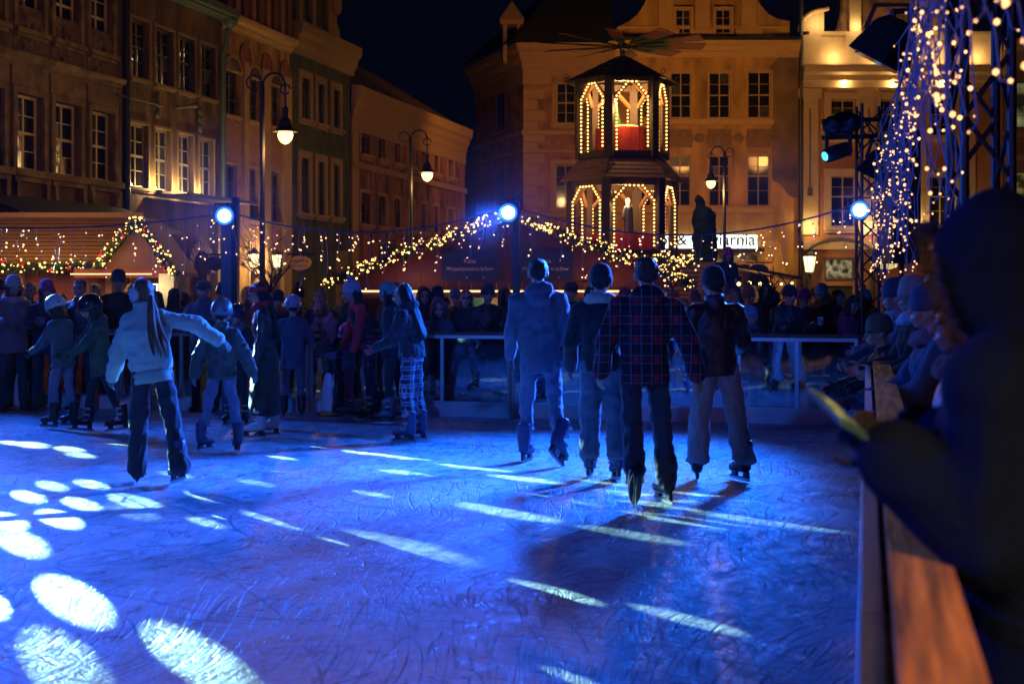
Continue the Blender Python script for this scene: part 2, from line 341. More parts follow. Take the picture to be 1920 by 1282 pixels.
# ================================================================== the setting
def ice_material():
    m = bpy.data.materials.new('skated_ice'); m.use_nodes = True; nt = m.node_tree; N = nt.nodes; K = nt.links
    b = N['Principled BSDF']; b.inputs['Roughness'].default_value = 0.42; b.inputs['Specular IOR Level'].default_value = 0.3
    tc = N.new('ShaderNodeTexCoord')
    def math_(op, a, c=None):
        n = N.new('ShaderNodeMath'); n.operation = op
        for i, v in enumerate((a, c)):
            if v is None: continue
            if isinstance(v, (int, float)): n.inputs[i].default_value = v
            else: K.new(v, n.inputs[i])
        return n.outputs[0]
    def noise2(scale, detail, vec, rough=.5, dist=0):
        n = N.new('ShaderNodeTexNoise'); n.noise_dimensions = '2D'; n.inputs['Scale'].default_value = scale; n.inputs['Detail'].default_value = detail; n.inputs['Roughness'].default_value = rough; n.inputs['Distortion'].default_value = dist
        K.new(vec, n.inputs['Vector']); return n.outputs['Fac'], n.outputs['Color']
    def mapped(vec, rot, scl, off):
        mp = N.new('ShaderNodeMapping'); mp.inputs['Rotation'].default_value = (0, 0, R(rot)); mp.inputs['Scale'].default_value = (*scl, 1); mp.inputs['Location'].default_value = (off, off * 1.7, 0); K.new(vec, mp.inputs[0]); return mp.outputs[0]
    mk, mkc = noise2(1.7, 1, tc.outputs['Object']); sepc = N.new('ShaderNodeSeparateColor'); K.new(mkc, sepc.inputs[0]); masks = []
    for k in range(3):
        g = N.new('ShaderNodeMapRange'); K.new(sepc.outputs[k], g.inputs[0]); g.inputs['From Min'].default_value = .43; g.inputs['From Max'].default_value = .54; masks.append(g.outputs[0])
    wf, wc = noise2(.45, 0, tc.outputs['Object'])
    wv = N.new('ShaderNodeVectorMath'); wv.operation = 'MULTIPLY_ADD'; K.new(wc, wv.inputs[0]); wv.inputs[1].default_value = (1.1, 1.1, 0); K.new(tc.outputs['Object'], wv.inputs[2]); warped = wv.outputs[0]
    def lines(scale, sx, sy, rot, width, off, k):
        f, _ = noise2(scale, 0, mapped(warped, rot, (sx, sy), off)); d = math_('ABSOLUTE', math_('SUBTRACT', f, .5))
        mr = N.new('ShaderNodeMapRange'); K.new(d, mr.inputs[0]); mr.inputs['From Max'].default_value = width; mr.inputs['To Min'].default_value = 1; mr.inputs['To Max'].default_value = 0
        return math_('MULTIPLY', mr.outputs[0], masks[k])
    L = [lines(5, 1, .10, 25, .022, 3, 0), lines(6, .10, 1, -30, .022, 11, 1), lines(9, 1, .08, -62, .03, 31, 2), lines(11, .09, 1, 8, .035, 47, 0), lines(13, 1, .07, 48, .04, 59, 1), lines(3.2, 1, .3, -10, .014, 71, 2)]
    for cx, cy, per, wd, k in ((-9.0, 3.0, .83, .010, 0), (-2.0, 21.0, 1.07, .009, 1), (2.5, 6.0, .91, .010, 2), (-6.0, 8.5, 1.31, .008, 0)):
        dn = N.new('ShaderNodeVectorMath'); dn.operation = 'DISTANCE'; K.new(warped, dn.inputs[0]); dn.inputs[1].default_value = (cx + .5, cy + .5, 0)
        fr = math_('FRACT', math_('DIVIDE', dn.outputs['Value'], per)); L.append(math_('MULTIPLY', math_('LESS_THAN', math_('ABSOLUTE', math_('SUBTRACT', fr, .5)), wd), masks[k]))
    s = L[0]
    for x in L[1:]: s = math_('MAXIMUM', s, x)
    # shaved snow
    nzf, _ = noise2(9, 5, mapped(tc.outputs['Object'], 35, (1, .5), 0), .72); nbf, _ = noise2(.55, 2, tc.outputs['Object'])
    ramp = N.new('ShaderNodeMapRange'); K.new(nzf, ramp.inputs[0]); ramp.inputs['From Min'].default_value = .35; ramp.inputs['From Max'].default_value = .68
    snow = math_('MULTIPLY', ramp.outputs[0], math_('ADD', math_('MULTIPLY', nbf, .9), .25))
    c1 = N.new('ShaderNodeMix'); c1.data_type = 'RGBA'; c1.inputs['A'].default_value = (.36, .42, .50, 1); c1.inputs['B'].default_value = (.84, .86, .88, 1); K.new(snow, c1.inputs['Factor'])
    c2 = N.new('ShaderNodeMix'); c2.data_type = 'RGBA'; c2.inputs['B'].default_value = (.16, .20, .27, 1); K.new(math_('MULTIPLY', s, .85), c2.inputs['Factor']); K.new(c1.outputs['Result'], c2.inputs['A'])
    K.new(c2.outputs['Result'], b.inputs['Base Color'])
    rr = N.new('ShaderNodeMapRange'); K.new(snow, rr.inputs[0]); rr.inputs['To Min'].default_value = .26; rr.inputs['To Max'].default_value = .85; K.new(rr.outputs[0], b.inputs['Roughness'])
    h = math_('SUBTRACT', math_('MULTIPLY', snow, .55), math_('MULTIPLY', s, .35))
    finef, _ = noise2(40, 2, tc.outputs['Object'])
    h = math_('ADD', h, math_('MULTIPLY', finef, .35))
    bp = N.new('ShaderNodeBump'); bp.inputs['Strength'].default_value = 0.8; bp.inputs['Distance'].default_value = 0.022; K.new(h, bp.inputs['Height']); K.new(bp.outputs['Normal'], b.inputs['Normal'])
    return m
M_ice = ice_material()
ground = MB().add([(-150, -60, -.03), (150, -60, -.03), (150, 260, -.03), (-150, 260, -.03)], [(0, 1, 2, 3)]).build('ground', mat('paving', (.06, .055, .05), .8, noise_amt=.5, noise_scale=3, bump=.6, bump_scale=9)); struct(ground)
XL, XR, YB, YN = -15.0, 0.0, 17.78, -3.5       # rink: left, right, back, near
ice = MB(); nx, ny = 30, 42
ice.add([(XL + (XR - XL) * i / nx, YN + (YB - YN) * j / ny, 0) for j in range(ny + 1) for i in range(nx + 1)], [(j * (nx + 1) + i, j * (nx + 1) + i + 1, (j + 1) * (nx + 1) + i + 1, (j + 1) * (nx + 1) + i) for j in range(ny) for i in range(nx)])
struct(ice.build('ice_rink', M_ice))

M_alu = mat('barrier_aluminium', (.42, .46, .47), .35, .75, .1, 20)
M_kick = mat('barrier_kickboard', (.62, .62, .60), .55, 0, .12, 4, .1, 20)
M_acryl = glass_mat('barrier_acrylic', (.62, .72, .80), .16)
M_wood = mat('rail_wood', (.50, .24, .06), .5, 0, .8, 3.5, .6, 14, stretch=(.5, 10, 10))
def barrier(name, label, x_list, rz, loc, rail_w, L, toprail_mat, kick_h=.17, H=1.06, M_alu=M_alu):
    """runs along local +x from 0 to L, rink on the -y side"""
    t = thing(name, label, 'rink barrier', loc, rz)
    prev = 0
    for i in range(len(x_list) - 1):
        a, b = x_list[i], x_list[i + 1]
        m = MB(); m.bb(a + .006, b - .006, -.0, .045, 0.0, kick_h); m.build('kickboard', M_kick, t)
        fr = MB()
        for x in (a + .028, b - .028): fr.bb(x - .022, x + .022, -.012, .03, kick_h + .003, H - .003)
        fr.bb(a + .051, b - .051, -.010, .028, H - .045, H - .004); fr.bb(a + .051, b - .051, -.010, .028, kick_h + .004, kick_h + .028)
        if rail_w > .11: q = MB(); q.bb(a + .006, b - .006, -.05, -.004, .002, .02); q.build('edge_strip', mat('edge_white', (.8, .82, .84), .3), t)
        mids = [a + (b - a) * k / 3 for k in (1, 2)] if b - a > 2 else ([(a + b) / 2] if b - a > 1.3 else [])
        fr.build('frame', M_alu, t)
        edges = [a + .05] + mids + [b - .05]
        for mm in mids:
            mb = MB(); mb.bb(mm - .022, mm + .022, -.011, .029, kick_h + .029, H - .046); mb.build('stile', M_alu, t)
        for k in range(len(edges) - 1):
            p = MB(); p.bb(edges[k] + .022 * (k > 0) + .001, edges[k + 1] - .022 * (k < len(edges) - 2) - .001, .006, .014, kick_h + .029, H - .046); p.build('pane', M_acryl, t)
        r = MB(); n = 1
        r.bb(a + .003, b - .003, -.03 if rail_w < .11 else .045, rail_w - .03 if rail_w < .11 else .045 + rail_w, H, H + .038); r.build('top_rail', toprail_mat, t)
    return t
# back barrier: double posts seen at x = 1390, 957, 540, 118 of the photo
xs = [W(x, 700, 18.3).x for x in (-300, 118, 540, 957, 1390)] + [-.10]
barrier('rink_barrier', 'clear panelled rink barrier with aluminium frame along the far side, crowd leaning on it', [x - xs[0] for x in xs], 0, (xs[0], 17.78, 0), .10, 0, mat('dark_rail', (.10, .05, .04), .6, noise_amt=.4, noise_scale=8))
# side barrier along x = 0 : local x -> +Y, rink on -X side
def side_barrier():
    t = barrier('rink_barrier', 'rink barrier with broad orange wooden handrail running along the right edge towards the camera', [0, 3.0, 6.0, 9.0, 12.0, 15.0, 18.0, 19.6], R(-90), (0.0, 17.72, 0), .125, 0, M_wood, H=1.07, M_alu=mat('barrier_alu_blue_light', (.05, .07, .11), .4, .3))  # aluminium frame coloured dark blue in place of the blue light on it
    return t
side_barrier()
# left barrier far outside the light
barrier('rink_barrier', 'rink barrier closing the left end of the ice in the dark', [0, 3.2, 6.4, 9.6], R(90), (-15.0, 8.0, 0), .10, 0, mat('dark_rail', (.10, .05, .04), .6))

# ------------------------------------------------------------------ house fronts
class Fac:
    def __init__(s, origin, rz):
        s.o = Vector((origin[0], origin[1], 0)); s.rz = rz
        s.ax = Vector((math.cos(rz), math.sin(rz), 0)); s.n = Vector((math.sin(rz), -math.cos(rz), 0))
    def uz(s, px, py):
        o = Vector((0, 0, CH)); d = FW + RT * ((px - 960) / F) + UP * (-(py - HOR) / F)
        t = (s.o - o).dot(s.n) / d.dot(s.n); p = o + d * t
        return ((p - s.o).dot(s.ax), p.z)
    def u(s, px): return s.uz(px, HOR)[0]
    def rect(s, x0, x1, y0, y1):
        """window rectangle; y0,y1 are top and bottom at its middle"""
        xm = (x0 + x1) / 2
        return (s.u(x0), s.u(x1), s.uz(xm, y1)[1], s.uz(xm, y0)[1])
M_frame = mat('window_frame_cream', (.50, .40, .26), .5, 0, .15, 8)
M_frame_d = mat('window_frame_dark', (.08, .07, .05), .6, 0, .2, 8)
M_pane = mat('dark_window_glass', (.010, .010, .012), .08, 0, .2, 2, spec=.35)
WR = random.Random(31); M_pane2 = mat('curtained_glass', (.045, .036, .026), .3, 0, .5, 3, spec=.3); M_pane3 = mat('reflecting_glass', (.02, .022, .03), .05, 0, .4, 1.5, spec=.8)
def lit_pane(key, c, s, sc_=2.0):
    if key in MATS: return MATS[key]
    m = bpy.data.materials.new(key); m.use_nodes = True; N = m.node_tree.nodes; K = m.node_tree.links
    b = N['Principled BSDF']; b.inputs['Base Color'].default_value = (.02, .02, .02, 1); b.inputs['Roughness'].default_value = .1
    tc = N.new('ShaderNodeTexCoord'); nz = N.new('ShaderNodeTexNoise'); nz.inputs['Scale'].default_value = sc_; nz.inputs['Detail'].default_value = 3; K.new(tc.outputs['Object'], nz.inputs[0])
    cr = N.new('ShaderNodeValToRGB'); cr.color_ramp.elements[0].position = .42; cr.color_ramp.elements[0].color = (c[0] * .04, c[1] * .03, c[2] * .03, 1); cr.color_ramp.elements[1].position = .72; cr.color_ramp.elements[1].color = (*c, 1)
    K.new(nz.outputs['Fac'], cr.inputs[0]); K.new(cr.outputs[0], b.inputs['Emission Color']); b.inputs['Emission Strength'].default_value = s
    m.cycles.emission_sampling = 'NONE'; MATS[key] = m; return m
def wall(root, u0, u1, z0, z1, holes, m, depth=.3, name='wall'):
    us = sorted(set([u0, u1] + [h[0] for h in holes] + [h[1] for h in holes])); zs = sorted(set([z0, z1] + [h[2] for h in holes] + [h[3] for h in holes]))
    us = [u for u in us if u0 - 1e-6 <= u <= u1 + 1e-6]; zs = [z for z in zs if z0 - 1e-6 <= z <= z1 + 1e-6]
    mb = MB()
    for i in range(len(us) - 1):
        for j in range(len(zs) - 1):
            cu = (us[i] + us[i + 1]) / 2; cz = (zs[j] + zs[j + 1]) / 2
            if any(h[0] < cu < h[1] and h[2] < cz < h[3] for h in holes): continue
            a, b, c, d = us[i], us[i + 1], zs[j], zs[j + 1]
            mb.add([(a, 0, c), (b, 0, c), (b, 0, d), (a, 0, d)], [(0, 1, 2, 3)])
    for (a, b, c, d) in holes:
        D = depth
        mb.add([(a, 0, c), (a, D, c), (a, D, d), (a, 0, d)], [(0, 1, 2, 3)]); mb.add([(b, 0, c), (b, D, c), (b, D, d), (b, 0, d)], [(3, 2, 1, 0)])
        mb.add([(a, 0, c), (b, 0, c), (b, D, c), (a, D, c)], [(0, 1, 2, 3)]); mb.add([(a, 0, d), (b, 0, d), (b, D, d), (a, D, d)], [(3, 2, 1, 0)])
    # sides and top give the house a body
    B = 6.0
    mb.add([(u0, 0, z0), (u0, B, z0), (u0, B, z1), (u0, 0, z1)], [(0, 1, 2, 3)]); mb.add([(u1, 0, z0), (u1, B, z0), (u1, B, z1), (u1, 0, z1)], [(3, 2, 1, 0)])
    mb.add([(u0, 0, z1), (u1, 0, z1), (u1, B, z1), (u0, B, z1)], [(0, 1, 2, 3)]); mb.add([(u0, B, z0), (u1, B, z0), (u1, B, z1), (u0, B, z1)], [(3, 2, 1, 0)])
    return mb.build(name, m, root)
def window(root, h, cols, rows, frame=M_frame, pane=M_pane, inset=.10, fw=.06, gb=.02, transom=None, surround=None, sill=None, sm=None, lit=None):
    u0, u1, z0, z1 = h
    f = MB(); y = inset
    f.bb(u0, u0 + fw, y, y + .06, z0, z1); f.bb(u1 - fw, u1, y, y + .06, z0, z1)
    f.bb(u0 + fw, u1 - fw, y, y + .06, z1 - fw, z1); f.bb(u0 + fw, u1 - fw, y, y + .06, z0, z0 + fw)
    iu0, iu1, iz0, iz1 = u0 + fw, u1 - fw, z0 + fw, z1 - fw
    ce = [iu0 + (iu1 - iu0) * i / cols for i in range(cols + 1)]
    re = [iz0 + (iz1 - iz0) * i / rows for i in range(rows + 1)]
    if transom: re = transom_edges = [iz0 + (iz1 - iz0) * q for q in transom]
    for i, c in enumerate(ce[1:-1]):
        g = fw * .8 if cols == 2 or (i == cols // 2 - 1) else gb
        f.bb(c - g / 2, c + g / 2, y - .008, y + .05, iz0, iz1)
    for j, r_ in enumerate(re[1:-1]):
        big = (len(re) == 3) or (transom and j == transom.index(min(transom, key=lambda q: abs(q - .5))) - 1) or (not transom and rows == 4 and j == 1)
        g = fw * .9 if big else gb
        f.bb(iu0, iu1, y - .012 if big else y - .004, y + .048, r_ - g / 2, r_ + g / 2)
    w_ = f.build('window', frame, root)
    for i in range(cols):
        for j in range(len(re) - 1):
            p = MB(); p.bb(ce[i] + .004, ce[i + 1] - .004, y + .024, y + .032, re[j] + .004, re[j + 1] - .004)
            p.build('pane', lit[(i, j)] if lit and (i, j) in lit else (pane if pane is not M_pane or WR.random() > .22 else (M_pane2, M_pane3)[WR.random() < .4]), w_)
    if surround:
        s, pr = surround; q = MB()
        q.bb(u0 - s, u0, -pr, .0, z0, z1 + s); q.bb(u1, u1 + s, -pr, .0, z0, z1 + s); q.bb(u0, u1, -pr, .0, z1, z1 + s)
        q.build('surround', sm, w_)
    if sill:
        sh, sp_, so = sill; q = MB(); q.bb(u0 - so, u1 + so, -sp_, 0.0, z0 - sh, z0); q.bb(u0 - so + .05, u1 + so - .05, -sp_ * .6, 0.0, z0 - sh * 1.7, z0 - sh - .002); q.build('sill', sm, w_)
    # dark room behind
    q = MB(); q.add([(u0, .3 if inset < .28 else inset + .1, z0), (u1, .3 if inset < .28 else inset + .1, z0), (u1, .3 if inset < .28 else inset + .1, z1), (u0, .3 if inset < .28 else inset + .1, z1)], [(0, 1, 2, 3)]); q.build('room', mat('dark_room', (.01, .009, .008), .9), w_)
    return w_
def moulding(root, name, u0, u1, z, prof, m, ends=True):
    """prof: (out, height) outline steps of a cornice, z is its base"""
    mb = MB(); n = len(prof)
    vs = [(u0, -o, z + h) for o, h in prof] + [(u1, -o, z + h) for o, h in prof]
    fs = [(i, i + n, i + 1 + n, i + 1) for i in range(n - 1)]
    mb.add(vs, fs + [tuple(range(n)), tuple(range(2 * n - 1, n - 1, -1))])
    o = mb.build(name, m, root); return fixn(o)
CORN = [(0, 0), (.06, 0), (.08, .08), (.16, .12), (.18, .22), (.32, .30), (.36, .42), (.36, .48), (0, .52)]
def sc_prof(p, k): return [(a * k, b * k) for a, b in p]

LW = Fac((-16.0, 20.0), R(90))        # west row, local x -> +Y
def west(name, label, x0, x1):
    return thing(name, label, 'building', LW.o, LW.rz)
# --- house A : far left, tan plaster with cream windows
M_A = mat('tan_plaster', (.115, .064, .024), .9, 0, .68, 2.2, .8, 9, stretch=(1, 1, .4))
M_At = mat('tan_trim', (.17, .105, .045), .8, 0, .5, 3)
def house_A():
    t = west('town_house', 'tan plastered town house with cream double windows, at the left edge', 0, 230)
    u0, u1 = LW.u(-260), LW.u(229)
    holes = []; wl = lit_pane('room_glow', (1.0, .62, .25), 1.6, 3.0)
    low = [(28, 79, 178, 318), (100, 149, 195, 330), (169, 212, 212, 340), (-50, 4, 158, 302)]
    up = [(30, 80, -92, 58), (101, 148, -60, 80), (168, 210, -30, 101), (-48, 5, -120, 32)]
    H = [LW.rect(*q) for q in low]; U = [LW.rect(*q) for q in up]
    zl0 = H[1][2]; zl1 = H[1][3]; zu0 = U[1][2]; zu1 = U[1][3]
    H = [(h[0], h[1], zl0, zl1) for h in H]; U = [(h[0], h[1], zu0, zu1) for h in U]
    wall(t, u0, u1, 0, 14, H + U, M_A, .34)
    for i, h in enumerate(H):
        lit = {(0, 0): wl, (0, 1): wl} if i in (0, 1) else None
        w_ = window(t, h, 2, 4, inset=.13, surround=(.13, .06), sill=(.14, .18, .2), sm=M_At, transom=[0, .24, .5, .75, 1], lit=lit)
        a, b = h[0] - .16, h[1] + .16; z = h[3] + .14
        q = MB(); q.bb(a, b, -.05, 0, z, z + .38); o = q.build('frieze', M_At, t)
        moulding(t, 'window_hood', a - .08, b + .08, z + .382, sc_prof(CORN, .55), M_At)
        for xx in (a + .12, b - .12):
            q = MB(); q.bb(xx - .06, xx + .06, -.12, 0, h[2] - .62, h[2] - .242); q.build('bracket', M_At, t)
    for h in U:
        window(t, h, 2, 4, inset=.13, surround=(.12, .05), sill=(.10, .14, .12), sm=M_At, transom=[0, .24, .5, .75, 1])
    M_orn = mat('relief_plaster', (.115, .065, .035), .95, 0, .6, 4, 1.0, 7)
    for h in U:
        q = MB(); c = ((h[0] + h[1]) / 2, (zl1 + .9 + zu0) / 2 + .1)
        for k in range(9):
            a = k * 2.4; rr = .1 + .035 * k
            q.ell((c[0] + rr * math.cos(a) * 1.1, -.0, c[1] + rr * math.sin(a)), (.11, .05, .11), n=8, m=5)
        q.bb(h[0] - .1, h[1] + .1, -.012, 0, c[1] - .55, c[1] + .55); q.build('relief_panel', M_orn, t)
    for k, x in enumerate((85, 156, 222)):
        u = LW.u(x); q = MB(); q.bb(u - .10, u + .10, -.05, 0, 0, zl0 - .4); q.build('pier', M_At, t)
    q = MB(); q.bb(u0, u1, -.09, 0, zl0 - .95, zl0 - .78); q.build('string_course', M_At, t)
    # blue tarpaulin lean-to roof at street level
    a, b = LW.u(-60), LW.u(218); z1 = LW.uz(60, 370)[1]; z0 = LW.uz(60, 402)[1] - .25
    n = 16
    for k in range(n):
        x0_, x1_ = a + (b - a) * k / n, a + (b - a) * (k + 1) / n
        q = MB(); q.add([(x0_ + .01, -.06, z1), (x1_ - .01, -.06, z1), (x1_ - .01, -1.6, z0), (x0_ + .01, -1.6, z0), (x0_ + .01, -.06, z1 - .05), (x1_ - .01, -.06, z1 - .05), (x1_ - .01, -1.6, z0 - .05), (x0_ + .01, -1.6, z0 - .05)], [(0, 3, 2, 1), (4, 5, 6, 7), (2, 3, 7, 6), (0, 1, 5, 4), (1, 2, 6, 5), (0, 4, 7, 3)])
        q.build('roof_sheet', mat('lean_to_sheet', (.10, .11, .13), .5, .2, .3, 3), t)
    q = MB(); x = LW.u(231); q.tube((x, -.10, 0), (x, -.10, 14), .07, n=8); q.build('downpipe', mat('pipe_black', (.02, .02, .02), .5), t)
house_A()
# --- house B : brown plaster, dark casements, lit canopy
M_B = mat('brown_plaster', (.13, .072, .027), .9, 0, .68, 2.2, .8, 9, stretch=(1, 1, .4))
M_Bt = mat('brown_trim', (.23, .15, .07), .85, 0, .35, 3)
UPLIGHTS = []
def house_B():
    t = west('town_house', 'brown plastered town house with dark casements above a small lit canopy', 0, 0)
    u0, u1 = LW.u(233), LW.u(413)
    up = [(245, 279, 35, 145), (291, 325, 54, 160), (335, 365, 72, 174), (376, 404, 89, 186)]
    lo = [(243, 277, 229, 353), (290, 320, 241, 358), (334, 362, 253, 364), (374, 401, 265, 370)]
    U = [LW.rect(*q) for q in up]; L_ = [LW.rect(*q) for q in lo]
    zu0 = sum(h[2] for h in U) / 4; zu1 = sum(h[3] for h in U) / 4; zl0 = sum(h[2] for h in L_) / 4; zl1 = sum(h[3] for h in L_) / 4
    U = [(h[0], h[1], zu0, zu1) for h in U]; L_ = [(h[0], h[1], zl0, zl1) for h in L_]
    zt = LW.uz(330, 5)[1]
    arch = (LW.u(355), LW.u(388), 0, LW.uz(370, 470)[1])
    wall(t, u0, u1, 0, zt, U + L_ + [arch], M_B, .34)
    for h in U: window(t, h, 2, 4, frame=M_frame_d, surround=(.07, .03), sill=(.06, .08, .06), sm=M_Bt, transom=[0, .27, .54, .77, 1])
    for h in L_:
        w_ = window(t, h, 2, 4, frame=mat('frame_grey', (.30, .25, .18), .6), surround=(.06, .03), sill=(.06, .08, .06), sm=M_Bt, transom=[0, .25, .5, .75, 1])
        c = MB(); um = (h[0] + h[1]) / 2; zm = (zl0 + zl1) / 2     # drawn curtains
        c.add([(um - .02, .22, zl1 - .05), (um + .2, .22, zl1 - .05), (um + .34, .22, zm), (um + .28, .22, zm)], [(0, 1, 2, 3)]); c.build('curtain', mat('net_curtain', (.4, .36, .28), .9), w_)
    # canopy with up-lights
    zc = zl0 - .12; a, b = LW.u(272), LW.u(410)
    n = 10
    for k in range(n):
        x0_, x1_ = a + (b - a) * k / n, a + (b - a) * (k + 1) / n
        q = MB(); q.box(((x0_ + x1_) / 2, -.55, zc - .02), (x1_ - x0_ - .02, 1.0, .03)); q.build('canopy_sheet', mat('canopy_metal', (.22, .20, .15), .4, .5, .2, 5), t)
    q = MB(); q.bb(a, b, -1.1, -1.05, zc - .06, zc + .02); q.build('canopy_edge', M_frame_d, t)
    for x in (282, 326, 368):
        u = LW.u(x); q = MB(); q.lathe([(.06, 0), (.09, .06), (.09, .1)], 10, 0, (u, -.22, zc - .004)); q.build('uplight', mat('lamp_black', (.02, .02, .02), .5), t)
        UPLIGHTS.append((LW.o + LW.ax * u + LW.n * .22 + UP * (zc + .22), 46))
    for x, yy in ((290, 197), (370, 225)):
        u, z = LW.uz(x, yy); q = MB()
        for k in range(3): q.ell((u, -.08, z + (k - 1) * .2), (.1, .06, .12), n=8, m=5)
        q.build('wall_anchor', M_frame_d, t)
    u, z = LW.uz(330, 203); q = MB(); q.tube((u, 0, z), (u, -.5, z + .05), .04); q.ell((u, -.5, z + .05), (.09, .09, .07)); q.build('wall_lamp', M_frame_d, t)
    u, z = LW.uz(262, 191); q = MB(); q.tube((u - 1.2, -.12, z), (u + .9, -.12, z), .02); q.build('cable_bar', M_frame_d, t)
    # brick arched doorway reveal
    bm_ = brick_mat('arch_brick', (.38, .22, .12), (.30, .17, .09), (.12, .08, .05), 4.5)
    q = MB(); q.add([(arch[0] - .003, .34, 0), (arch[1] + .003, .34, 0), (arch[1] + .003, .34, arch[3]), (arch[0] - .003, .34, arch[3])], [(0, 1, 2, 3)]); q.build('brick_infill', bm_, t)
    um = (arch[0] + arch[1]) / 2; rr = (arch[1] - arch[0]) / 2
    for k in range(13):
        an = PI * k / 12; q = MB(); q.box((um + (rr + .12) * math.cos(an), -.04, arch[3] - rr + (rr + .12) * math.sin(an)), (.24, .14, rr * PI / 13 * 1.05), rot=Matrix.Rotation(-an, 3, 'Y')); q.build('voussoir', bm_, t)
    q = MB(); z = zt; q.bb(u0, u1, -.4, 0, z, z + .12); q.bb(u0, u1, -.55, -.38, z + .05, z + .22); q.build('gutter', mat('gutter_green', (.06, .09, .07), .6), t)
    q = MB(); q.add([(u0, -.4, zt + .12), (u1, -.4, zt + .12), (u1, 5, zt + 5), (u0, 5, zt + 5)], [(0, 1, 2, 3)]); q.build('roof', brick_mat('roof_tile', (.12, .05, .03), (.09, .04, .03), (.03, .02, .02), 3), t)
    q = MB(); x = LW.u(411); zz = LW.uz(411, 45)[1]; q.path([(x, -.3, zz), (x, -.12, zz - .8), (x, -.12, 0)], .07, 8); q.ell((x, -.32, zz + .1), (.22, .2, .24)); q.build('downpipe', mat('gutter_green', (.06, .09, .07), .6), t)
house_B()
# --- house C : ochre front with arched windows and a brick gable
M_C = mat('ochre_plaster', (.32, .17, .055), .9, 0, .68, 2.2, .8, 9, stretch=(1, 1, .4))
M_Ct = mat('ochre_trim', (.38, .24, .10), .85, 0, .3, 3)
def house_C():
    t = west('town_house', 'ochre town house with arched windows, roundels and a dark brick gable', 0, 0)
    u0, u1 = LW.u(416), LW.u(543)
    br = brick_mat('soft_brick', (.40, .20, .09), (.32, .16, .07), (.22, .14, .08), 3.2, bw=.8, rh=.36)
    A = [LW.rect(421, 449, 130, 214), LW.rect(465, 487, 147, 229), LW.rect(506, 526, 160, 240)]
    B_ = [LW.rect(420, 444, 305, 405), LW.rect(463, 485, 315, 414), LW.rect(507, 526, 326, 421)]
    for S in (A, B_):
        z0 = sum(h[2] for h in S) / 3; z1 = sum(h[3] for h in S) / 3
        for i in range(3): S[i] = (S[i][0], S[i][1], z0, z1)
    door = (LW.u(463), LW.u(482), 0, LW.uz(472, 512)[1]); door2 = (LW.u(506), LW.u(526), 0, LW.uz(516, 512)[1])
    zt = LW.uz(480, 77)[1]
    wall(t, u0, u1, 0, zt, A + B_ + [door, door2], M_C, .34)
    for h in A:
        window(t, h, 2, 3, frame=M_frame_d, sm=M_Ct, surround=None, sill=(.06, .09, .05))
        um = (h[0] + h[1]) / 2; rr = (h[1] - h[0]) / 2
        q = MB(); pts = [(um + (rr + .10) * math.cos(PI * k / 12), h[3] - .06 + (rr * .75 + .12) * math.sin(PI * k / 12)) for k in range(13)]
        q.prism(pts, -.055, 0); o = q.build('arch_hood', M_Ct, t); fixn(o)
        q = MB(); pts = [(um + rr * math.cos(PI * k / 12), h[3] - .002 + rr * .7 * math.sin(PI * k / 12)) for k in range(13)]
        q.prism(pts, -.062, -.01); fixn(q.build('arch_light', M_pane, t))
    for h in B_:
        window(t, h, 2, 3, frame=M_frame_d, sm=M_Ct, surround=(.06, .03), sill=(.06, .08, .05))
    for x, y in ((459, 107), (499, 124), (533, 138)):
        u, z = LW.uz(x, y); q = MB(); q.lathe([(.34, 0), (.36, .05), (.28, .06), (.26, .02)], 20, 0, (u, 0, z), rot=Matrix.Rotation(R(90), 3, 'X')); q.build('roundel', mat('brick_red_plaster', (.24, .09, .045), .9), t)
    # buff stone pilasters, brick panels between them
    for x0_, x1_ in ((453, 462), (488, 503), (528, 542)):
        q = MB(); q.bb(LW.u(x0_), LW.u(x1_), -.09, 0, 0, zt - .7); q.build('pilaster', M_Ct, t)
    for h in A:
        q = MB(); q.bb(h[0] - .05, h[1] + .05, -.02, 0, B_[0][3] + .1, h[2] - .16); q.build('brick_panel', br, t)
        k = A.index(h); g = B_[k]; q = MB(); q.bb(g[0] - .05, g[1] + .05, -.02, 0, door[3] + .35, g[2] - .16); q.build('brick_panel', br, t)
    for d in (door, door2):
        q = MB(); q.bb(d[0], d[1], .2, .28, 0, d[3]); q.bb((d[0] + d[1]) / 2 - .02, (d[0] + d[1]) / 2 + .02, .17, .2, 0, d[3]); q.build('door', mat('door_wood', (.12, .07, .035), .6, 0, .4, 6), t)
        q = MB(); s = .12; q.bb(d[0] - s, d[0], -.11, 0, 0, d[3] + s); q.bb(d[1], d[1] + s, -.11, 0, 0, d[3] + s); q.bb(d[0], d[1], -.11, 0, d[3], d[3] + s); q.build('door_surround', M_Ct, t)
    moulding(t, 'cornice', u0, u1, zt, sc_prof(CORN, .8), M_Ct)
    # gable of dark brick with buff lisenes
    q = MB(); q.bb(u0, u1, .02, 4, zt + .42, zt + 6); q.build('gable', brick_mat('dark_brick', (.17, .065, .035), (.12, .05, .03), (.06, .04, .03), 4), t)
    n = 9
    for k in range(n):
        u = u0 + (u1 - u0) * (k + .5) / n; q = MB(); q.bb(u - .13, u + .13, -.12, .018, zt + .43, zt + 6); q.build('lisene', mat('lisene_brick', (.26, .12, .06), .9, 0, .4, 5, .4, 10) if k % 2 else brick_mat('dark_brick', (.17, .065, .035), (.12, .05, .03), (.06, .04, .03), 4), t)
        if k < n - 1:
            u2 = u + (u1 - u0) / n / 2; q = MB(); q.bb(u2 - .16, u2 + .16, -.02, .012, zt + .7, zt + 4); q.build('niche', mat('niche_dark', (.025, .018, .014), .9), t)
house_C()
